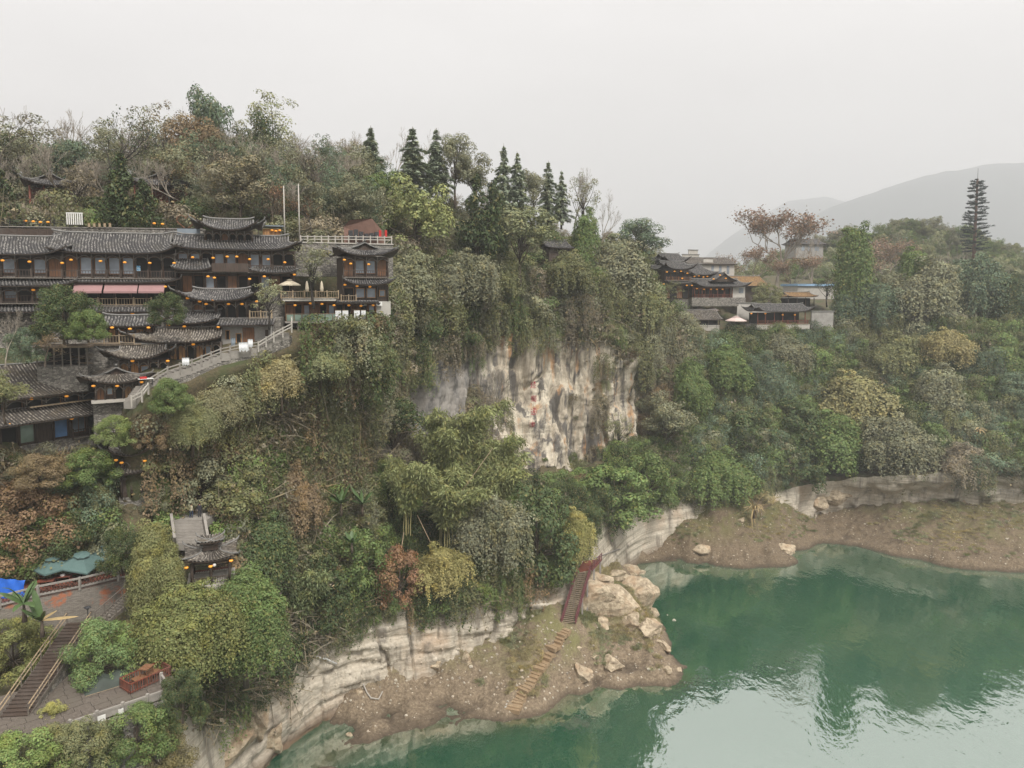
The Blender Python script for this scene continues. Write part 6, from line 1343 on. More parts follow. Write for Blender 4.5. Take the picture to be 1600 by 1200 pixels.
# ------------------------------------------------------------------ stone stair climbing past the houses
def hill_stair():
    line = [(212, 630, 83.5), (232, 604, 85.5), (262, 586, 87.2), (300, 574, 89.5), (345, 556, 91.8), (375, 549, 93), (408, 545, 94.), (428, 529, 95.2), (452, 520, 97)]; W = [P(*q) for q in line]; e = thing('stone_stair', 'stone stair climbing along the house fronts', 'stairs', W[0]); M = e.location
    for a, b in zip(W[:-1], W[1:]):
        n = max(2, int(abs(b.z - a.z) / .17)) if abs(b.z - a.z) > .4 else 2; dr = (b - a); dr.z = 0; L_ = dr.length; dr.normalize(); sd = Vector((-dr.y, dr.x, 0)) * 1.7
        for i in range(n):
            p = a + dr * L_ * i / n; q = a + dr * L_ * (i + 1.02) / n; z_ = a.z + (b.z - a.z) * (i + 1) / n if b.z > a.z else a.z + (b.z - a.z) * i / n; c = [p, q, q + sd, p + sd]
            MB().hexa([Vector((v.x, v.y, z_ - .9)) - M for v in c] + [Vector((v.x, v.y, z_)) - M for v in c]).build('step', M_('concrete'), e)
    posts_rail('stone_balustrade', 'pale stone balustrade on the outer side of the hill stair', W[:7], .95, 'concrete', 1.3); posts_rail('stone_balustrade', 'white stone balustrade at the upper turn of the hill stair', [P(404, 546, 93.5), P(428, 531, 94.6), P(456, 516, 96.5), P(456, 507, 98)], .95, 'pale_stone', 1.2)
    for a, b in zip(W[:-1], W[1:]):
        c = [a, b]; o = Vector((.0, .25, 0)); MB().hexa([c[0] - Vector((0, .0, 1.8)) - M, c[1] - Vector((0, 0, 1.8)) - M, c[1] + Vector((0, 1.2, -1.8)) - M, c[0] + Vector((0, 1.2, -1.8)) - M] + [q + Vector((0, .12, -.4)) - M for q in c] + [c[1] + Vector((0, 1.2, -.4)) - M, c[0] + Vector((0, 1.2, -.4)) - M]).build('side_wall', M_('rubble_wall'), e)
hill_stair()
posts_rail('stone_balustrade', 'short white stone balustrade below the gable pavilion', [P(206, 632, 82.6), P(222, 624, 82.9), P(232, 612, 84)], .95, 'pale_stone', 1.1)
def cloth(name, label, p, w, hgt, mat, rz=0.):
    V = []; nx, nz = 9, 7
    for j in range(nz):
        for i in range(nx): V.append((w * (i / (nx - 1) - .5), .08 * math.sin(i * 1.9 + j * .4) + .05 * math.sin(j * 1.3), -hgt * j / (nz - 1) * (1 + .15 * math.sin(i * 2.3))))
    e = thing(name, label, 'washing', p, rz); link('cloth', mesh_np('cloth', V, grid_faces(nz, nx), smooth=True), M_(mat), e); MB().tube([(-w * .6, 0, .02), (w * .6, 0, .02)], .02, 4).build('line', M_('dark_metal'), e)
cloth('washing', 'white sheet hung over the stair balustrade', P(381, 535, 92.2), 1.2, 1.1, 'white_cloth', .3); cloth('washing', 'small white cloth hung beside the white sheet', P(391, 530, 92.3), .6, 1.0, 'white_cloth', .3); cloth('washing', 'white cloth drying before the honey coloured house', P(290, 559, 88.6), .8, .9, 'white_cloth', .4); cloth('washing', 'pale cloth on the stair rail below the plastered house', P(364, 528, 93.2), .5, 1.1, 'grey_sheet', .3)
e = thing('street_stall', 'small stall with red cloth at the foot of the hill stair', 'stall', P(228, 602, 84.8), .6); MB().box(-.8, .8, -.4, .4, .75, .8).build('table_top', M_('white_paint'), e); MB().box(-.6, .1, -.3, .3, .8, 1.0).build('red_cover', M_('red_cloth'), e)
for a in (-.7, .7):
    for b in (-.3, .3): MB().box(a - .03, a + .03, b - .03, b + .03, 0, .75).build('leg', M_('dark_metal'), e)

# ------------------------------------------------------------------ stair behind the pavilion with two walkers
def upper_stair():
    a, b = P(299, 850, 82.6), P(293, 812, 85.4); e = thing('stone_steps', 'grey stone steps rising behind the open pavilion', 'stairs', a); n = 16; M = e.location
    for i in range(n):
        p = a.lerp(b, i / n) - M; q = a.lerp(b, (i + 1.02) / n) - M; MB().box(-1.7, 1.7, 0, (q - p).y + .02, q.z - p.z - .9, q.z - p.z).build('step', M_('concrete'), e, loc=p)
    lt = b - M; MB().box(-2.4, 2.4, 0, 5, -1, 0).build('landing', M_('concrete'), e, loc=lt + Vector((0, 0, .0)))
    for s_ in (-1.95, 1.95): MB().bar(Vector((s_, 0, .45)), lt + Vector((s_, 0, .45)), .3, .9).build('side_wall', M_('concrete'), e)
    return b
LB = upper_stair()
simple('skin', scol(196, 150, 122), .6, .1, 5); simple('hair', scol(30, 26, 24), .6, .2, 5)
def person(label, loc, rz, top, legs, lean=0., pack=None, k=1.):
    pts = {'pel': (0, 0, .95, .15), 'bel': (0, .0, 1.12, .15), 'che': (0, .02, 1.34, .17), 'nek': (0, .0, 1.5, .06), 'hd0': (0, -.01, 1.58, .085), 'hd1': (0, -.01, 1.70, .09),
           'ls': (-.18, 0, 1.42, .07), 'le': (-.25, .05, 1.14, .052), 'lw': (-.22, -.1, .92, .038), 'lh': (-.21, -.13, .85, .035), 'rs': (.18, 0, 1.42, .07), 're': (.26, .0, 1.14, .052), 'rw': (.25, .04, .9, .038), 'rh': (.25, .05, .83, .035),
           'lp': (-.1, 0, .9, .11), 'lk': (-.11, -.12, .5, .075), 'la': (-.11, .02, .1, .05), 'lf': (-.11, -.12, .05, .045), 'rp': (.1, 0, .9, .11), 'rk': (.11, .02, .5, .075), 'ra': (.11, .12, .1, .05), 'rf': (.11, -.02, .05, .045)}
    ed = ['pel-bel', 'bel-che', 'che-nek', 'nek-hd0', 'hd0-hd1', 'che-ls', 'ls-le', 'le-lw', 'lw-lh', 'che-rs', 'rs-re', 're-rw', 'rw-rh', 'pel-lp', 'lp-lk', 'lk-la', 'la-lf', 'pel-rp', 'rp-rk', 'rk-ra', 'ra-rf']
    nm = list(pts); me = bpy.data.meshes.new('body'); me.from_pydata([Vector(pts[n][:3]) for n in nm], [tuple(nm.index(x) for x in e_.split('-')) for e_ in ed], []); o = bpy.data.objects.new('body', me); COL.objects.link(o)
    md = o.modifiers.new('skin', 'SKIN'); sv = me.skin_vertices[0].data
    for i, n in enumerate(nm): sv[i].radius = (pts[n][3] * (1.15 if n in ('che', 'bel', 'pel') else 1), pts[n][3] * (.75 if n in ('che', 'bel', 'pel') else 1)); sv[i].use_root = (n == 'pel')
    o.modifiers.new('sub', 'SUBSURF').levels = 2; dg = bpy.context.evaluated_depsgraph_get(); m2 = bpy.data.meshes.new_from_object(o.evaluated_get(dg)); bpy.data.objects.remove(o)
    for mt in (top, legs, 'skin', 'hair'): m2.materials.append(M_(mt))
    for f in m2.polygons:
        c = f.center; f.use_smooth = True; f.material_index = 3 if (c.z > 1.66 or (c.z > 1.58 and c.y > .02)) else 2 if c.z > 1.5 or (c.z < .9 and abs(c.x) > .19) else 1 if c.z < .93 else 0
    e = thing('person', label, 'person', loc, rz); e.scale = (k,) * 3; link('body', m2, None, e)
    for s_ in (-.03, .03): MB().lathe([(.004, -.012), (.011, 0), (.004, .012)], 6).build('eye', M_('hair'), e, loc=(s_, -.095, 1.635))
    MB().lathe([(.004, -.03), (.02, -.01), (.012, .03)], 6).build('nose', M_('skin'), e, loc=(0, -.1, 1.61))
    if pack: MB().lathe([(.05, 0), (.16, .05), (.17, .32), (.08, .42)], 9, sy=.6).build('backpack', M_(pack), e, True, loc=(0, .2, 1.05))
    return e
simple('cream_jacket', scol(190, 182, 156), .85, .1, 5); simple('dark_cloth', scol(44, 44, 50), .85, .2, 5); simple('blue_cloth', scol(52, 62, 84), .85, .2, 5)
person('person in a cream jacket walking at the head of the stone steps', LB + Vector((.15, .7, 0)), 2.9, 'cream_jacket', 'blue_cloth'); person('person in dark clothes beside the one in the cream jacket', LB + Vector((1.05, 1.0, 0)), 3.3, 'dark_cloth', 'dark_cloth')

# ------------------------------------------------------------------ café terrace with brick wall at lower left
def cafe():
    top = [(-60, 962, 69.), (0, 946, 71.0), (60, 930, 72.8), (125, 917, 74.8), (185, 903, 77), (222, 897, 78.5)]; W = [P(*q) for q in top]; e = thing('brick_wall', 'old brick retaining wall with patches of bare red brick', 'wall', W[0]); M = e.location
    zt = 29.6
    for a, b in zip(W[:-1], W[1:]):
        a2, b2 = Vector((a.x, a.y, a.z - 7.5)), Vector((b.x, b.y, b.z - 7.5)); n_ = Vector((-(b - a).y, (b - a).x, 0)).normalized() * .6
        MB().hexa([a2 - M, b2 - M, b2 + n_ - M, a2 + n_ - M, a - M, b - M, b + n_ - M, a + n_ - M]).build('wall_section', M_('brick_wall'), e)
    posts_rail('lattice_balustrade', 'dark lattice balustrade on the brick wall of the parasol terrace', W, .95, 'concrete', 2.6, None, 'balustrade', .22, (.98, .04))
    lat = thing('lattice_screen', 'crossed dark lattice filling the terrace balustrade', 'lattice', W[0])
    for a, b in zip(W[:-1], W[1:]):
        n = int((b - a).length / .32)
        for i in range(n):
            p, q = a.lerp(b, i / n), a.lerp(b, min(1, (i + 1.6) / n)); MB().bar(p + Vector((0, 0, .06)) - M, q + Vector((0, 0, .88)) - M, .04, .05).build('bar', M_('dark_wood'), lat)
            MB().bar(p + Vector((0, 0, .88)) - M, q + Vector((0, 0, .06)) - M, .03, .05).build('bar', M_('dark_wood'), lat)
    fl = thing('terrace_floor', 'dark floor of the parasol terrace', 'floor', W[0]); 
    for a, b in zip(W[:-1], W[1:]):
        bk = Vector((-.25, 1, 0)) * 8; MB().hexa([a - M - Vector((0, 0, .3)), b - M - Vector((0, 0, .3)), b + bk - M - Vector((0, 0, .3)), a + bk - M - Vector((0, 0, .3)), a - M, b - M, b + bk - M, a + bk - M]).build('floor_slab', M_('red_wood'), fl)
    def on(px, off): # a point on the terrace
        k = np.interp(px, [q[0] for q in top], range(len(top))); i = min(int(k), len(top) - 2); a = W[i].lerp(W[i + 1], k - i); return a + Vector((-.25, 1, 0)) * off
    parasol('parasol', 'left green parasol on the brick wall terrace', on(66, 3.2), 2.2, 2.5, 'teal_canvas', rot=.2); parasol('parasol', 'middle green parasol tilted toward the river', on(112, 3.0), 2.4, 2.7, 'teal_canvas', rot=.75, tilt=.22); parasol('parasol', 'right green parasol partly under the round tree', on(150, 4.2), 2.3, 2.6, 'teal_canvas', rot=.2)
    for i, (px, off) in enumerate([(60, 2.0), (85, 2.4), (112, 2.6), (135, 2.8), (75, 5), (50, 4)]):
        t_ = thing('cafe_table', ['red brown table under the left green parasol', 'red brown table between the left and middle parasols', 'red brown table under the middle parasol', 'red brown table under the right parasol', 'table at the back of the parasol terrace', 'table beside the blue tarp'][i], 'table', on(px, off), .3); MB().box(-.8, .8, -.4, .4, .7, .76).build('top', M_('red_wood'), t_)
        for a in (-.7, .7):
            for b in (-.3, .3): MB().box(a - .04, a + .04, b - .04, b + .04, 0, .7).build('leg', M_('red_wood'), t_)
        if i in (1, 2): MB().lathe([(.22, .76), (.26, .9), (.1, .98)], 9).build('dish_stack', M_('white_paint'), t_)
    for i, (px, off) in enumerate([(52, .9), (92, .9), (120, 1.4)]):
        t_ = thing('bench', ['left', 'middle', 'right'][i] + ' red bench behind the lattice balustrade', 'bench', on(px, off), .25); MB().box(-1.1, 1.1, -.18, .18, .42, .48).build('seat', M_('red_wood'), t_)
        for a in (-.95, .95): MB().box(a - .05, a + .05, -.15, .15, 0, .42).build('leg', M_('red_wood'), t_)
    t_ = thing('blue_tarp', 'bright blue tarp stretched at the left end of the terrace', 'tarp', on(6, 1.5)); V = []
    for j in range(7):
        for i in range(9): V.append((-1.6 + 3. * i / 8, .12 * math.sin(i * 1.7 + j) + .3 * (j / 6), 2.0 * j / 6 - (.25 * (i / 8) if j == 6 else 0)))
    link('sheet', mesh_np('sheet', V, grid_faces(7, 9), smooth=True), M_('blue_tarp'), t_); MB().tube([(-1.6, .32, 0), (-1.6, .32, 2.1)], .05, 6).build('pole', M_('pale_wood'), t_)
    bk = House('back_shelter', 'dark timber shelter behind the green parasols', 30, 215, 79, 84, 915, 'shelter'); bk.body(0, bk.W, -1, bk.z(880), 0, 2, 'dark_wood'); bk.pent(-.3, bk.W + .3, -1.6, .2, bk.z(884), bk.z(878), 0, 0, 0, tile='old_roof_tile')
    # stair that leaves the terrace along the wall
    a, b = P(226, 912, 76.5), P(158, 972, 71.5); s_ = thing('wall_stair', 'weathered timber stair slanting down along the brick wall', 'stairs', b); M4 = b; n = 16; dr = (a - b); sd = Vector((dr.y, -dr.x, 0)).normalized() * .8
    for q in (-1, 1): MB().bar(sd * q, a - M4 + sd * q, .1, .3).build('stringer', M_('grey_wood'), s_); MB().bar(sd * q + Vector((0, 0, .95)), a - M4 + sd * q + Vector((0, 0, .95)), .09).build('handrail', M_('grey_wood'), s_)
    for i in range(n): p = (a - M4) * ((i + .5) / n); MB().bar(p - sd, p + sd, .3, .06).build('tread', M_('grey_wood'), s_)
    for i in range(6):
        for q in (-1, 1): p = (a - M4) * (i / 5) + sd * q; MB().bar(p, p + Vector((0, 0, 1.)), .09).build('baluster', M_('grey_wood'), s_)
    for i in (1, 3): p = (a - M4) * (i / 5); MB().bar(p, p - Vector((0, 0, 3)), .25).build('support', M_('concrete'), s_)
    p = P(138, 974, 70.5); l_ = thing('path_lamp', 'dark lamp post with flat hood before the brick wall', 'lamp', p); MB().tube([(0, 0, -.8), (0, 0, 1.45)], .05, 7).build('post', M_('dark_metal'), l_); MB().lathe([(.16, 1.45), (.12, 1.62)], 4).build('head', M_('dark_metal'), l_); MB().lathe([(.42, 1.62), (.4, 1.66), (.06, 1.8)], 4).build('hood', M_('dark_metal'), l_)
    return on
cafe()

# ------------------------------------------------------------------ lower stair and paved terrace
soilmat('paving_stone', (84, 76, 68), (112, 102, 92), (98, 90, 80))
def lower():
    z0 = 24.; bot = PZ(22, 1120, z0); top = P(124, 972, 70.8); e = thing('timber_stair', 'long dark timber stair with pole railings at lower left', 'stairs', bot); n = 26; dr = top - bot; sd = Vector((dr.y, -dr.x, 0)).normalized() * 1.15
    for i in range(n): p = dr * ((i + .5) / n); MB().bar(p - sd, p + sd, dr.length / n * .95, .07).build('tread', M_('dark_wood'), e); MB().bar(p - sd - dr / n * .45 + Vector((0, 0, -.07)), p + sd - dr / n * .45 + Vector((0, 0, -.07)), .05, .12).build('riser', M_('dark_wood'), e)
    for q in (-1, 1):
        MB().bar(sd * q - Vector((0, 0, .2)), dr + sd * q - Vector((0, 0, .2)), .12, .35).build('stringer', M_('grey_wood'), e)
        for hg in (.55, 1.0): MB().tube([sd * q + Vector((0, 0, hg)), dr * .5 + sd * q * 1.02 + Vector((0, 0, hg + .04)), dr + sd * q + Vector((0, 0, hg))], .055, 6).build('pole_rail', M_('pale_wood'), e)
        for i in range(8): p = dr * (i / 7) + sd * q; MB().tube([p - Vector((0, 0, .2)), p + Vector((0, 0, 1.1))], .06, 6).build('rail_post', M_('grey_wood'), e)
    c = [bot + sd, top + sd, top - sd, bot - sd]; MB().hexa([Vector((v.x, v.y, 19)) - e.location for v in c] + [v - e.location - Vector((0, 0, .35)) for v in c]).build('side_wall', M_('rubble_wall'), e)
    f = thing('stone_terrace', 'paved stone terrace in the lower left corner', 'terrace', PZ(130, 1095, z0)); M = f.location
    poly = [PZ(-160, 1190, z0), PZ(110, 1142, z0), PZ(268, 1088, z0), PZ(268, 1040, z0), PZ(60, 1065, z0), PZ(-160, 1090, z0)]
    c0, c1 = poly[1], poly[2]; ax = (c1 - c0).normalized(); ay = Vector((-ax.y, ax.x, 0)); random.seed(5)
    sl = [MB().box(0, w, 0, .86, -.12, 0).mesh('paving_slab') for w in (.96, 1.26, 1.56)]
    for m in sl: m.materials.append(M_('paving_stone'))
    for r in range(11):
        x = -18 - random.random()
        while x < (c1 - c0).length + .2:
            k = random.randrange(3); link('paving_slab', sl[k], None, f, c0 + ax * x + ay * (.15 + r * .9) - M + Vector((0, 0, random.uniform(-.012, .012))), (random.uniform(-.008, .008), 0, math.atan2(ax.y, ax.x))); x += (1, 1.3, 1.6)[k]
    a = math.atan2(ax.y, ax.x); MB().box(-20, (c1 - c0).length + .4, -.5, 10.2, -5, -.13).build('terrace_base', M_('rubble_wall'), f, loc=c0 - M, rot=(0, 0, a))
    posts_rail('terrace_balustrade', 'low pale stone balustrade along the paved terrace', [c0, c1, c1 + ay * 3], .85, 'concrete', 2.1, 'concrete', 'balustrade', .24, (.86,))
    for i, (px, py) in enumerate([(158, 1121), (188, 1107)]):
        p = PZ(px, py + 8, z0) - ay * .25; s_ = thing('small_sign', ['larger white notice', 'smaller white notice'][i] + ' fixed to the terrace balustrade', 'sign', p + Vector((0, 0, .0)), a); MB().box(-.3 + i * .1, .3 - i * .1, -.03, 0, .1, .75 - i * .2).build('board', M_('white_paint'), s_); MB().box(-.05, .05, 0, .05, .2, .6).build('bracket', M_('dark_metal'), s_)
    # slatted pen with stacked tables
    p = PZ(228, 1066, z0); w = thing('slatted_pen', 'brown slatted wooden pen holding stacked tables', 'pen', p, a + .25)
    for (x0, y0, x1, y1) in ((-1.9, -.9, 1.9, -.9), (-1.9, .9, 1.9, .9), (-1.9, -.9, -1.9, .9), (1.9, -.9, 1.9, .9)):
        MB().bar((x0, y0, .95), (x1, y1, .95), .08, .1).build('top_rail', M_('red_wood'), w); MB().bar((x0, y0, .2), (x1, y1, .2), .07, .08).build('low_rail', M_('red_wood'), w); n = int(max(abs(x1 - x0), abs(y1 - y0)) / .22)
        for i in range(n + 1): x, y = x0 + (x1 - x0) * i / n, y0 + (y1 - y0) * i / n; MB().box(x - .03, x + .03, y - .03, y + .03, .05, .95).build('slat', M_('red_wood'), w)
    for i, (x, y, zz) in enumerate([(-.6, 0, 0), (.7, .1, 0), (.1, 0, .72)]):
        o = thing('stacked_table', ['left lower', 'right lower', 'upper'][i] + ' table stacked inside the slatted pen', 'table', w.matrix_basis @ Vector((x, y, zz)), a + .3 + .2 * i); MB().box(-.55, .55, -.45, .45, .66, .72).build('top', M_('brown_wood'), o)
        for q in (-.45, .45):
            for r in (-.35, .35): MB().box(q - .04, q + .04, r - .04, r + .04, 0, .66).build('leg', M_('brown_wood'), o)
    p = PZ(170, 1068, z0); V = []; nx, ny = 17, 11
    for j in range(ny):
        for i in range(nx):
            x, y = 4.2 * (i / (nx - 1) - .5), 2.2 * (j / (ny - 1) - .5); q = max(0, 1 - (2 * abs(x) / 4.2) ** 4) * max(0, 1 - (2 * abs(y) / 2.2) ** 3); V.append((x, y, .02 + q * (.85 + .12 * math.sin(i * 1.3) + .1 * math.sin(j * 1.7 + i * .6))))
    o = thing('covered_heap', 'dark green tarp draped over a heap on the terrace', 'tarp', p, a); link('sheet', mesh_np('sheet', V, grid_faces(ny, nx), smooth=True), M_('green_tarp'), o); MB().tube([(-2.1, -1.1, .04), (0, -1.2, .04), (2.1, -1.1, .04)], .03, 5).build('rope', M_('pale_wood'), o)
    o = thing('side_chair', 'small folded chair left of the green tarp', 'chair', PZ(138, 1074, z0), 1.); MB().box(-.22, .22, -.2, .2, .42, .46).build('seat', M_('red_wood'), o); MB().box(-.22, .22, .18, .22, .46, .95).build('backrest', M_('red_wood'), o)
    for q in (-.19, .19):
        for r in (-.17, .17): MB().box(q - .02, q + .02, r - .02, r + .02, 0, .42).build('leg', M_('red_wood'), o)
lower()

# ------------------------------------------------------------------ far side small things
posts_rail('path_railing', 'rust red railing along the path on the far slope', [H(1085, 668, .8), H(1105, 652, .8), H(1130, 640, .8), H(1160, 622, .8), H(1180, 606, .8)], 1.1, 'red_wood', 2.4, None, 'railing', .1, (.95, .5))
pipe('path_edge', 'reddish path edge below the rust red railing', [H(1080, 672, .5), H(1105, 657, .5), H(1135, 644, .5), H(1165, 625, .5), H(1190, 603, .5)], .35, 'rust_plaster', 'path')
posts_rail('far_railing', 'dark railing along the road edge of the far village', [P(1060, 511, 206.5), P(1120, 511, 207.5), P(1182, 511, 207)], 1.0, 'dark_metal', 3., None, 'railing', .09, (.95, .6, .25))
posts_rail('bank_railing', 'thin grey railing above the right end of the far bank', [H(1490, 765, .8), H(1540, 770, .8), H(1600, 776, .8)], 1.1, 'concrete', 3., None, 'railing', .09, (.95, .5))
h = plainwall('garden_wall', 'mossy low wall on the right part of the far slope', 1528, 1588, 190, 652, 644, 'stained_plaster')
e = thing('white_box', 'small white cabinet above the low mossy wall', 'box', P(1574, 645, 191)); MB().box(-.6, .6, -.3, .3, 0, .75).build('cabinet', M_('white_paint'), e); MB().box(-.4, .4, -.33, -.3, .2, .45).build('vent', M_('dark_metal'), e)
# ------------------------------------------------------------------ trees, left to right along the skyline
T = tree
T('bare', 18, 165, 330, 128, 110, 'bare tree at the left edge of the skyline', 'taupe')
T('airy', 50, 183, 330, 134, 105, 'dark open crowned tree second from the left on the skyline', 'grey')
T('bare', 108, 186, 335, 132, 80, 'pale bare tree between the two dark crowned trees at far left', 'taupe')
T('sparse', 165, 188, 330, 122, 90, 'dark crooked tree with forked trunk above the cypress', 'dark')
T('bare', 210, 196, 330, 140, 60, 'slender bare tree right of the dark crooked tree', 'taupe')
T('cypress', -2, 262, 352, 108, 84, 'dark cypress at the left edge above the tiled roofs', 'dark')
T('cypress', 192, 246, 356, 109, 74, 'tall dark green cypress above the lantern terrace', 'dark')
T('cypress', 226, 284, 358, 108, 56, 'shorter bushy cypress right of the tall one', 'dark')
T('airy', 236, 168, 330, 146, 78, 'grey green tree with ragged top left of the hill summit', 'grey')
T('airy', 262, 167, 330, 142, 62, 'brownish tree just left of the tall bare poplar', 'taupe')
T('bare', 287, 143, 310, 150, 44, 'tall pale bare poplar rising above the hilltop crowns', 'taupe')
T('round', 335, 147, 330, 146, 78, 'tall rounded green tree at the top of the hill', 'blue')
T('round', 312, 185, 340, 138, 80, 'brown leafed tree below the summit tree', 'brown')
T('airy', 426, 150, 310, 156, 80, 'tall airy tree with see through crown at the hill right shoulder', 'pale')
T('round', 398, 183, 335, 146, 84, 'dark evergreen below the airy tree', 'dark')
T('sparse', 352, 225, 345, 130, 90, 'grey brown twiggy tree behind the top pavilion', 'taupe')
T('airy', 445, 205, 345, 140, 66, 'grey green tree right of the dark evergreen', 'grey')
T('sparse', 478, 215, 350, 136, 70, 'sparse grey tree at the right end of the hilltop', 'taupe')
T('round', 378, 250, 360, 118, 110, 'broad olive brown tree directly behind the pavilion roof', (116, 110, 86))
T('sparse', 425, 280, 366, 117, 62, 'orange brown leafed tree beside the two white poles', 'rust')
T('sparse', 488, 305, 368, 119, 50, 'orange leafed bush tree right of the two white poles', 'rust')
T('airy', 270, 240, 345, 124, 80, 'brown tree beside the red pavilion', 'brown')
T('airy', 120, 262, 345, 118, 70, 'grey tree in front of the left pavilion', 'taupe')
T('bare', 540, 205, 310, 162, 62, 'white bare tree standing alone left of the firs', 'taupe')
T('bare', 612, 203, 300, 172, 60, 'bare tree behind the first fir', 'taupe')
T('bare', 662, 204, 300, 174, 40, 'bare tree between the second and third fir', 'taupe')
T('fir', 581, 208, 320, 163, 56, 'first dark fir from the left on the falling ridge', (130, 144, 120))
T('fir', 646, 208, 318, 165, 62, 'broad dark fir second from the left on the ridge', (130, 144, 120))
T('fir', 682, 210, 312, 168, 50, 'third dark fir on the ridge', (130, 144, 120))
T('round', 711, 214, 320, 170, 56, 'rounded green tree right of the third fir', 'grey')
T('round', 742, 242, 330, 174, 66, 'grey green tree in the middle of the ridge', 'grey')
T('fir', 787, 236, 345, 178, 42, 'left one of the twin slim firs', (130, 144, 120))
T('fir', 808, 246, 345, 179, 40, 'right one of the twin slim firs', (130, 144, 120))
T('round', 834, 268, 350, 184, 48, 'rounded tree between the twin firs and the ridge end', 'grey')
T('fir', 856, 259, 355, 188, 36, 'slim fir right of the twin firs', (130, 144, 120))
T('fir', 877, 273, 355, 190, 32, 'last small fir on the ridge', (130, 144, 120))
T('bare', 896, 268, 368, 194, 40, 'group stem of bare trunks at the ridge end', 'taupe')
T('airy', 910, 273, 380, 192, 48, 'slender creeper clad tree at the ridge end', 'olive')
T('bare', 940, 300, 385, 196, 40, 'thin bare tree at the right foot of the ridge', 'taupe')
T('round', 998, 344, 432, 222, 108, 'broad domed green tree left of the far village', 'blue')
T('round', 560, 250, 345, 150, 60, 'grey green tree behind the red slate wall', 'grey')
T('round', 598, 270, 350, 146, 60, 'green tree right of the red slate wall', 'green')
T('dense', 650, 279, 420, 142, 108, 'large olive domed tree above the stone balustrade', (120, 128, 72))
T('cypress', 745, 278, 400, 158, 62, 'pointed dark cypress left of a matching one on the slope', 'dark')
T('cypress', 772, 285, 395, 160, 52, 'pointed dark cypress right of a matching one on the slope', 'dark')
T('round', 812, 326, 440, 162, 110, 'leafy olive tree below the twin firs', (112, 118, 82))
T('vine', 640, 390, 500, 134, 110, 'creeper mound right of the corner tower', 'grey')
T('vine', 720, 395, 500, 150, 110, 'creeper mound below the twin cypresses', 'grey')
T('vine', 690, 445, 540, 146, 110, 'hanging creeper mound above the grey rock', 'olive')
T('vine', 790, 405, 480, 163, 110, 'hanging creeper mound above the red inscription', 'olive')
T('vine', 890, 395, 475, 172, 110, 'hanging creeper mound at the right top of the cliff', 'olive')
T('vine', 960, 372, 500, 186, 110, 'tall creeper mound left of the far village', 'grey')
T('vine', 985, 420, 540, 184, 90, 'creeper mound at the far right end of the cliff', 'olive')
T('column', 915, 330, 470, 184, 44, 'creeper clad trunk below the slender ridge tree', 'green')
# town
T('bush', 100, 446, 532, 84, 92, 'dense dark green tree in front of the awnings', 'dark', k=1.1)
T('bush', 138, 484, 532, 82, 58, 'smaller green tree right below the dense dark tree', 'green')
T('bush', 262, 457, 506, 88, 56, 'compact green tree at the right end of the awnings', 'dark')
T('airy', 490, 376, 478, 99, 64, 'grey green tree beside the closed parasols', 'grey')
T('airy', 421, 437, 512, 93, 62, 'pale green tree with thin leaning trunk before the terrace', 'pale')
T('round', 8, 578, 660, 74, 62, 'olive green tree in front of the lower long roof', 'olive', k=1.1)
T('bush', 266, 590, 645, 83, 58, 'bright green bush below the stone stair rail', 'green')
T('bare', 8, 482, 570, 80, 40, 'leafless brown tree at the left edge in the town', 'taupe')
T('bush', 42, 512, 565, 82, 60, 'grey green bush below the dense dark tree', 'blue')
T('sparse', 70, 520, 572, 80, 50, 'brown leafed bush beside the flat roofed sheds', 'brown')
T('vine', 540, 525, 600, 103.5, 120, 'pale creeper mound under the glass gallery', (120, 126, 86))
T('vine', 470, 545, 640, 102, 110, 'creeper mound below the washing line', 'olive')
T('vine', 390, 565, 660, 96, 110, 'creeper mound below the stone stair', 'olive')
T('vine', 560, 600, 700, 118, 110, 'grey green creeper mound left of the grey rock', 'grey')
T('vine', 350, 620, 720, 94, 100, 'creeper mound right of the bright green bush', 'olive')
T('vine', 430, 670, 780, 100, 90, 'hanging creepers on the steep slope in the middle left', 'brown')
T('bush', 310, 690, 800, 90, 110, 'round grey green tree right of the small gatehouse', 'grey')
# lower left
T('bush', 50, 745, 880, 79, 150, 'large red brown leafed tree above the green parasols', (118, 92, 66))
T('bush', 130, 715, 860, 82, 110, 'bluish green tree left of the small gatehouse', 'blue')
T('bush', 20, 705, 780, 80, 70, 'grey green tree below the lower windows at left edge', 'grey')
T('airy', 75, 715, 790, 82, 60, 'brown bush tree below the lower windows', 'brown')
T('bush', 130, 790, 885, 80, 110, 'dark tree spreading over the parasols', 'dark', k=1.2)
T('bush', 150, 750, 850, 82, 80, 'olive tree in front of the gatehouse door', 'olive')
T('bush', 190, 820, 892, 75, 66, 'small round dark green tree at the terrace end', 'dark')
T('airy', 20, 820, 915, 76, 80, 'green yellow tree behind the blue tarp', 'green')
T('bush', 158, 960, 1066, 66, 100, 'bright green round tree beside the lower stair', (92, 118, 62))
T('vine', 244, 812, 1000, 74, 80, 'tall creeper mound with yellow leaves left of the pavilion', (108, 112, 62))
T('vine', 300, 905, 1085, 72, 150, 'broad creeper mound with yellow leaves below the pavilion', (100, 108, 52))
T('vine', 385, 885, 1065, 78, 140, 'broad green creeper mound right of the pavilion', 'green')
T('bush', 286, 1040, 1130, 62, 70, 'dark green creeper bush beside the stone terrace rail', 'dark')
T('bush', 215, 1094, 1180, 59.5, 110, 'leafy bush below the terrace rail', 'green')
T('bush', 130, 1118, 1210, 56.5, 110, 'olive bush at the terrace lower corner', 'olive')
T('bush', 30, 1140, 1240, 53, 130, 'bright green bush in the bottom left corner', 'lush')
T('bush', 22, 962, 1050, 69.5, 110, 'yellow green shrub behind the lower stair', (108, 114, 56))
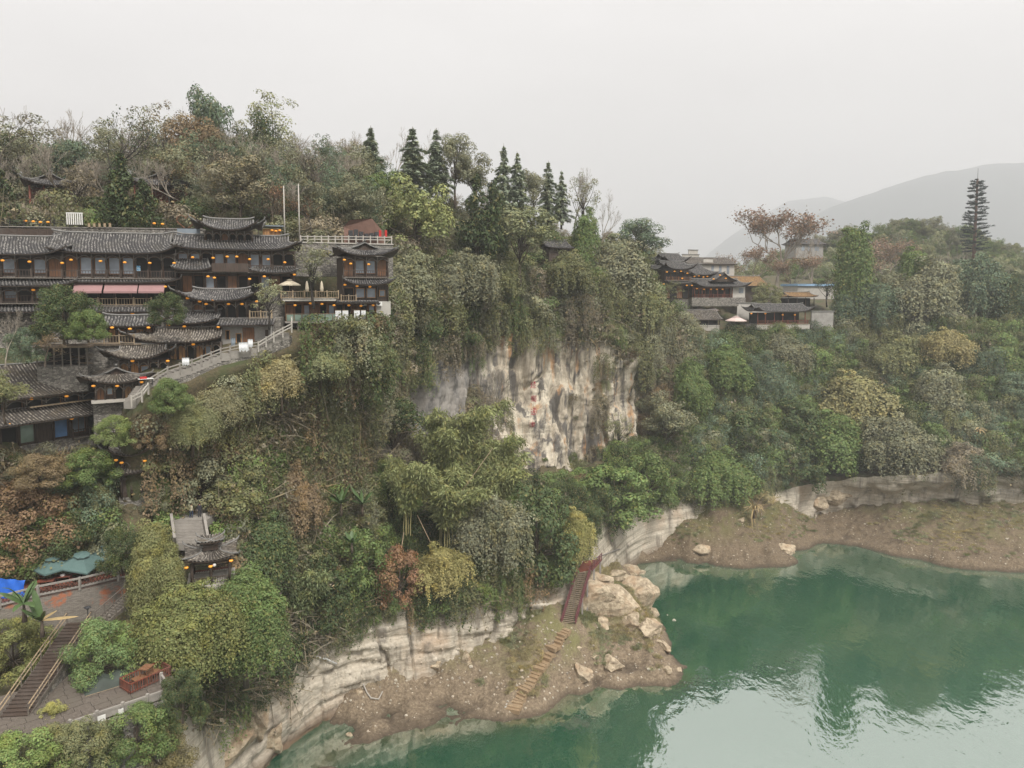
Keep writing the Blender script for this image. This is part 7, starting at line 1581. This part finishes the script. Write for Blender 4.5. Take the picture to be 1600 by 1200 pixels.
T('round', 88, 1092, 1144, 60, 40, 'small yellow green sapling on the stone terrace', (138, 140, 66))
T('bush', 210, 965, 1045, 72, 80, 'rusty leafed bush under the wall stair', 'brown')
# middle slope
T('bamboo', 640, 715, 830, 112, 80, 'pale bamboo plume left of the leaning pole', 'bamboo')
T('bamboo', 700, 725, 850, 114, 110, 'broad pale bamboo plume above the yellow bush', 'bamboo')
T('bamboo', 725, 628, 760, 124, 100, 'tall pale bamboo at the foot of the grey rock', 'bamboo')
T('bamboo', 690, 660, 770, 122, 80, 'bamboo left of the tall pale one', 'bamboo')
T('bamboo', 782, 672, 795, 126, 70, 'yellow green bamboo in front of the cliff foot', 'bamboo')
T('bamboo', 765, 700, 830, 122, 110, 'feathery bamboo in the middle of the slope', 'bamboo')
T('round', 615, 620, 740, 122, 110, 'dark green tree left of the bamboo', 'dark')
T('airy', 545, 640, 760, 114, 90, 'grey green tree on the slope below the gallery', 'grey')
T('airy', 500, 690, 800, 108, 80, 'thin grey green tree above the banana plants', 'grey')
T('bush', 838, 752, 900, 118, 135, 'big dense dark green tree on the lip of the limestone wall', 'dark', k=1.25)
T('vine', 770, 772, 920, 113, 110, 'grey green creeper mound left of the big dense tree', 'grey')
T('vine', 900, 790, 900, 119, 50, 'yellow leafed creepers on the right side of the big tree', (136, 130, 68))
T('vine', 690, 848, 945, 107, 90, 'yellow flowering creeper bush on the wall lip', (130, 122, 64))
T('bush', 560, 825, 920, 105, 100, 'green shrub in the lower middle of the slope', 'green')
T('bush', 625, 850, 940, 105, 80, 'rusty brown shrub left of the yellow creeper bush', 'rust')
T('bush', 500, 860, 975, 100, 100, 'dark green shrub above the left end of the wall', 'dark')
T('bamboo', 475, 880, 990, 96, 80, 'drooping green bamboo above the broken pipe', (104, 118, 74))
T('bush', 960, 728, 808, 148, 150, 'bright green shrub mass on top of the white wall', 'green', k=1.2)
T('bush', 1010, 705, 785, 158, 90, 'green shrub above the far end of the white wall', 'green')
T('round', 1040, 610, 720, 174, 80, 'grey green tree at the right foot of the cliff', 'grey')
T('airy', 965, 645, 720, 164, 40, 'small umbrella shaped tree on the cliff ledge', 'olive')
T('bare', 770, 560, 700, 150, 60, 'bare tree in front of the grey rock', 'taupe')
# right side
T('rusty', 1212, 322, 462, 262, 140, 'large plane tree with rusty leaves above the far roofs', (128, 100, 84))
T('rusty', 1180, 385, 465, 255, 80, 'second rusty plane tree left of the large one', (132, 104, 86))
T('rusty', 1240, 400, 470, 250, 80, 'third rusty plane tree right of the large one', (134, 106, 88))
T('bare', 1268, 345, 450, 285, 54, 'bare dark tree before the house on the rise', 'taupe')
T('rusty', 1392, 372, 470, 300, 100, 'reddish plane tree behind the creeper columns', (136, 108, 90))
T('bare', 1470, 382, 470, 300, 60, 'bare dark tree left of the antenna tower', 'taupe')
T('column', 1334, 356, 520, 220, 60, 'tall creeper covered column beside the white walls', 'green')
T('vine', 1345, 440, 530, 218, 80, 'creeper mound at the foot of the tall creeper column', 'blue')
T('vine', 1385, 424, 500, 222, 66, 'creeper covered tree over the white gallery', 'grey')
T('column', 1424, 388, 480, 222, 48, 'creeper clad stump in the middle of the green row', 'green')
T('vine', 1455, 406, 525, 217, 105, 'wide hanging creeper canopy right of the white gallery', 'grey')
T('vine', 1530, 402, 525, 220, 90, 'big creeper mound in front of the antenna tower foot', 'blue')
T('column', 1570, 430, 540, 216, 50, 'creeper mound at the right edge of the green row', 'dark')
T('round', 1600, 440, 560, 214, 60, 'green tree at the right frame edge', 'blue')
T('bush', 1196, 442, 478, 220, 46, 'flat topped pine beside the long tiled pavilion', 'olive')
T('airy', 1292, 432, 478, 232, 50, 'dark green tree left of the creeper column', 'dark')
T('airy', 1048, 438, 485, 208, 36, 'willow green tree before the lantern house', 'olive')
T('vine', 1130, 540, 630, 192, 110, 'green creeper mound below the far village road', 'green')
T('vine', 1075, 560, 660, 186, 70, 'creeper mound beside the cave mouth', 'green')
T('vine', 1220, 520, 600, 206, 110, 'grey creeper mound below the tiled pavilion', 'grey')
T('vine', 1330, 580, 720, 198, 110, 'yellow flecked creeper curtain in the middle of the far slope', (122, 118, 74))
T('column', 1464, 568, 700, 192, 64, 'rounded creeper column standing on the far slope', 'grey')
T('vine', 1400, 520, 600, 206, 100, 'olive creeper mound below the white gallery', 'olive')
T('vine', 1480, 515, 590, 204, 100, 'yellowish creeper mound below the antenna tower', (140, 130, 80))
T('vine', 1560, 535, 620, 200, 90, 'green creeper mound above the garden wall', 'green')
T('round', 1590, 580, 660, 190, 60, 'drooping green tree above the small white box', 'blue')
T('bush', 1160, 640, 730, 184, 110, 'dark green shrub on the far slope below the rail path', 'dark', k=1.2)
T('bush', 1230, 620, 700, 192, 100, 'deep green creeper shrub in the middle far slope', 'dark', k=1.2)
T('vine', 1120, 700, 800, 174, 110, 'green creeper mound above the muddy point', 'green')
T('bush', 1240, 700, 760, 180, 90, 'dark shrub above the rock overhang', 'dark', k=1.2)
T('vine', 1400, 650, 760, 182, 110, 'creeper curtain hanging over the rock overhang', 'grey')
T('vine', 1300, 640, 760, 188, 100, 'leafy curtain left of the yellow flecked one', 'green')
T('vine', 1500, 690, 770, 178, 110, 'grey brown creeper mound over the far bank', 'taupe')
T('airy', 1195, 765, 812, 172, 100, 'pale feathery reed bush on the muddy point', 'straw')
T('bush', 1455, 660, 715, 184, 50, 'round green shrub beside the pale thatch heap', 'green')
T('bush', 80, 1128, 1215, 55.5, 90, 'olive green bush between the sapling and the bottom left bush', 'olive')
T('bush', 255, 1120, 1215, 61, 90, 'olive brown bush under the terrace rail end', (112, 104, 66))
T('vine', 300, 622, 710, 87, 90, 'creeper mound hanging below the stair balustrade', (112, 116, 74))
T('vine', 345, 604, 680, 90, 90, 'pale creeper mound under the honey coloured house', (122, 120, 84))
T('vine', 440, 556, 640, 95, 90, 'dry straw coloured creepers under the plastered house', (136, 126, 84))
T('vine', 500, 532, 610, 99.5, 100, 'creeper mound in front of the gallery pillars', (116, 122, 82))
T('vine', 580, 520, 600, 105, 80, 'creeper mound at the right end of the gallery', (110, 118, 74))
T('bush', 182, 648, 694, 82, 60, 'bright green creeper bush below the gable pavilion', (104, 122, 58))
T('bush', 140, 700, 760, 81, 80, 'green bush below the long house railing', 'green')
T('bush', 238, 645, 700, 84, 60, 'brown dry bush right of the bright green creepers', 'brown')
T('bush', 60, 708, 760, 77, 100, 'rusty bush under the arched windows', (116, 98, 70))
T('bush', 238, 745, 800, 86, 60, 'grey green bush between gatehouse and stone steps', 'grey')
T('round', 380, 730, 850, 90, 100, 'olive tree right of the stone steps', 'olive')
T('vine', 420, 800, 950, 90, 100, 'dark creeper mound right of the pavilion roof', 'dark', k=1.2)
T('vine', 455, 720, 860, 99, 90, 'brown creeper curtain in the middle of the left slope', 'brown')
# ------------------------------------------------------------------ haze: an even volume of damp air round everything
def haze():
    t = NT('haze_air')
    pv = t.n('ShaderNodeVolumePrincipled', {'Color': (.95, .955, .975), 'Density': .00029, 'Anisotropy': .2})
    t.t.links.new(pv.outputs[0], t.out.inputs['Volume'])
    o = MB().box(-1800, 8600, -320, 9800, -12, 1300).build('haze', t.m); tag(o, 'thin pale winter haze hanging in the gorge', 'haze', kind='stuff')
haze()
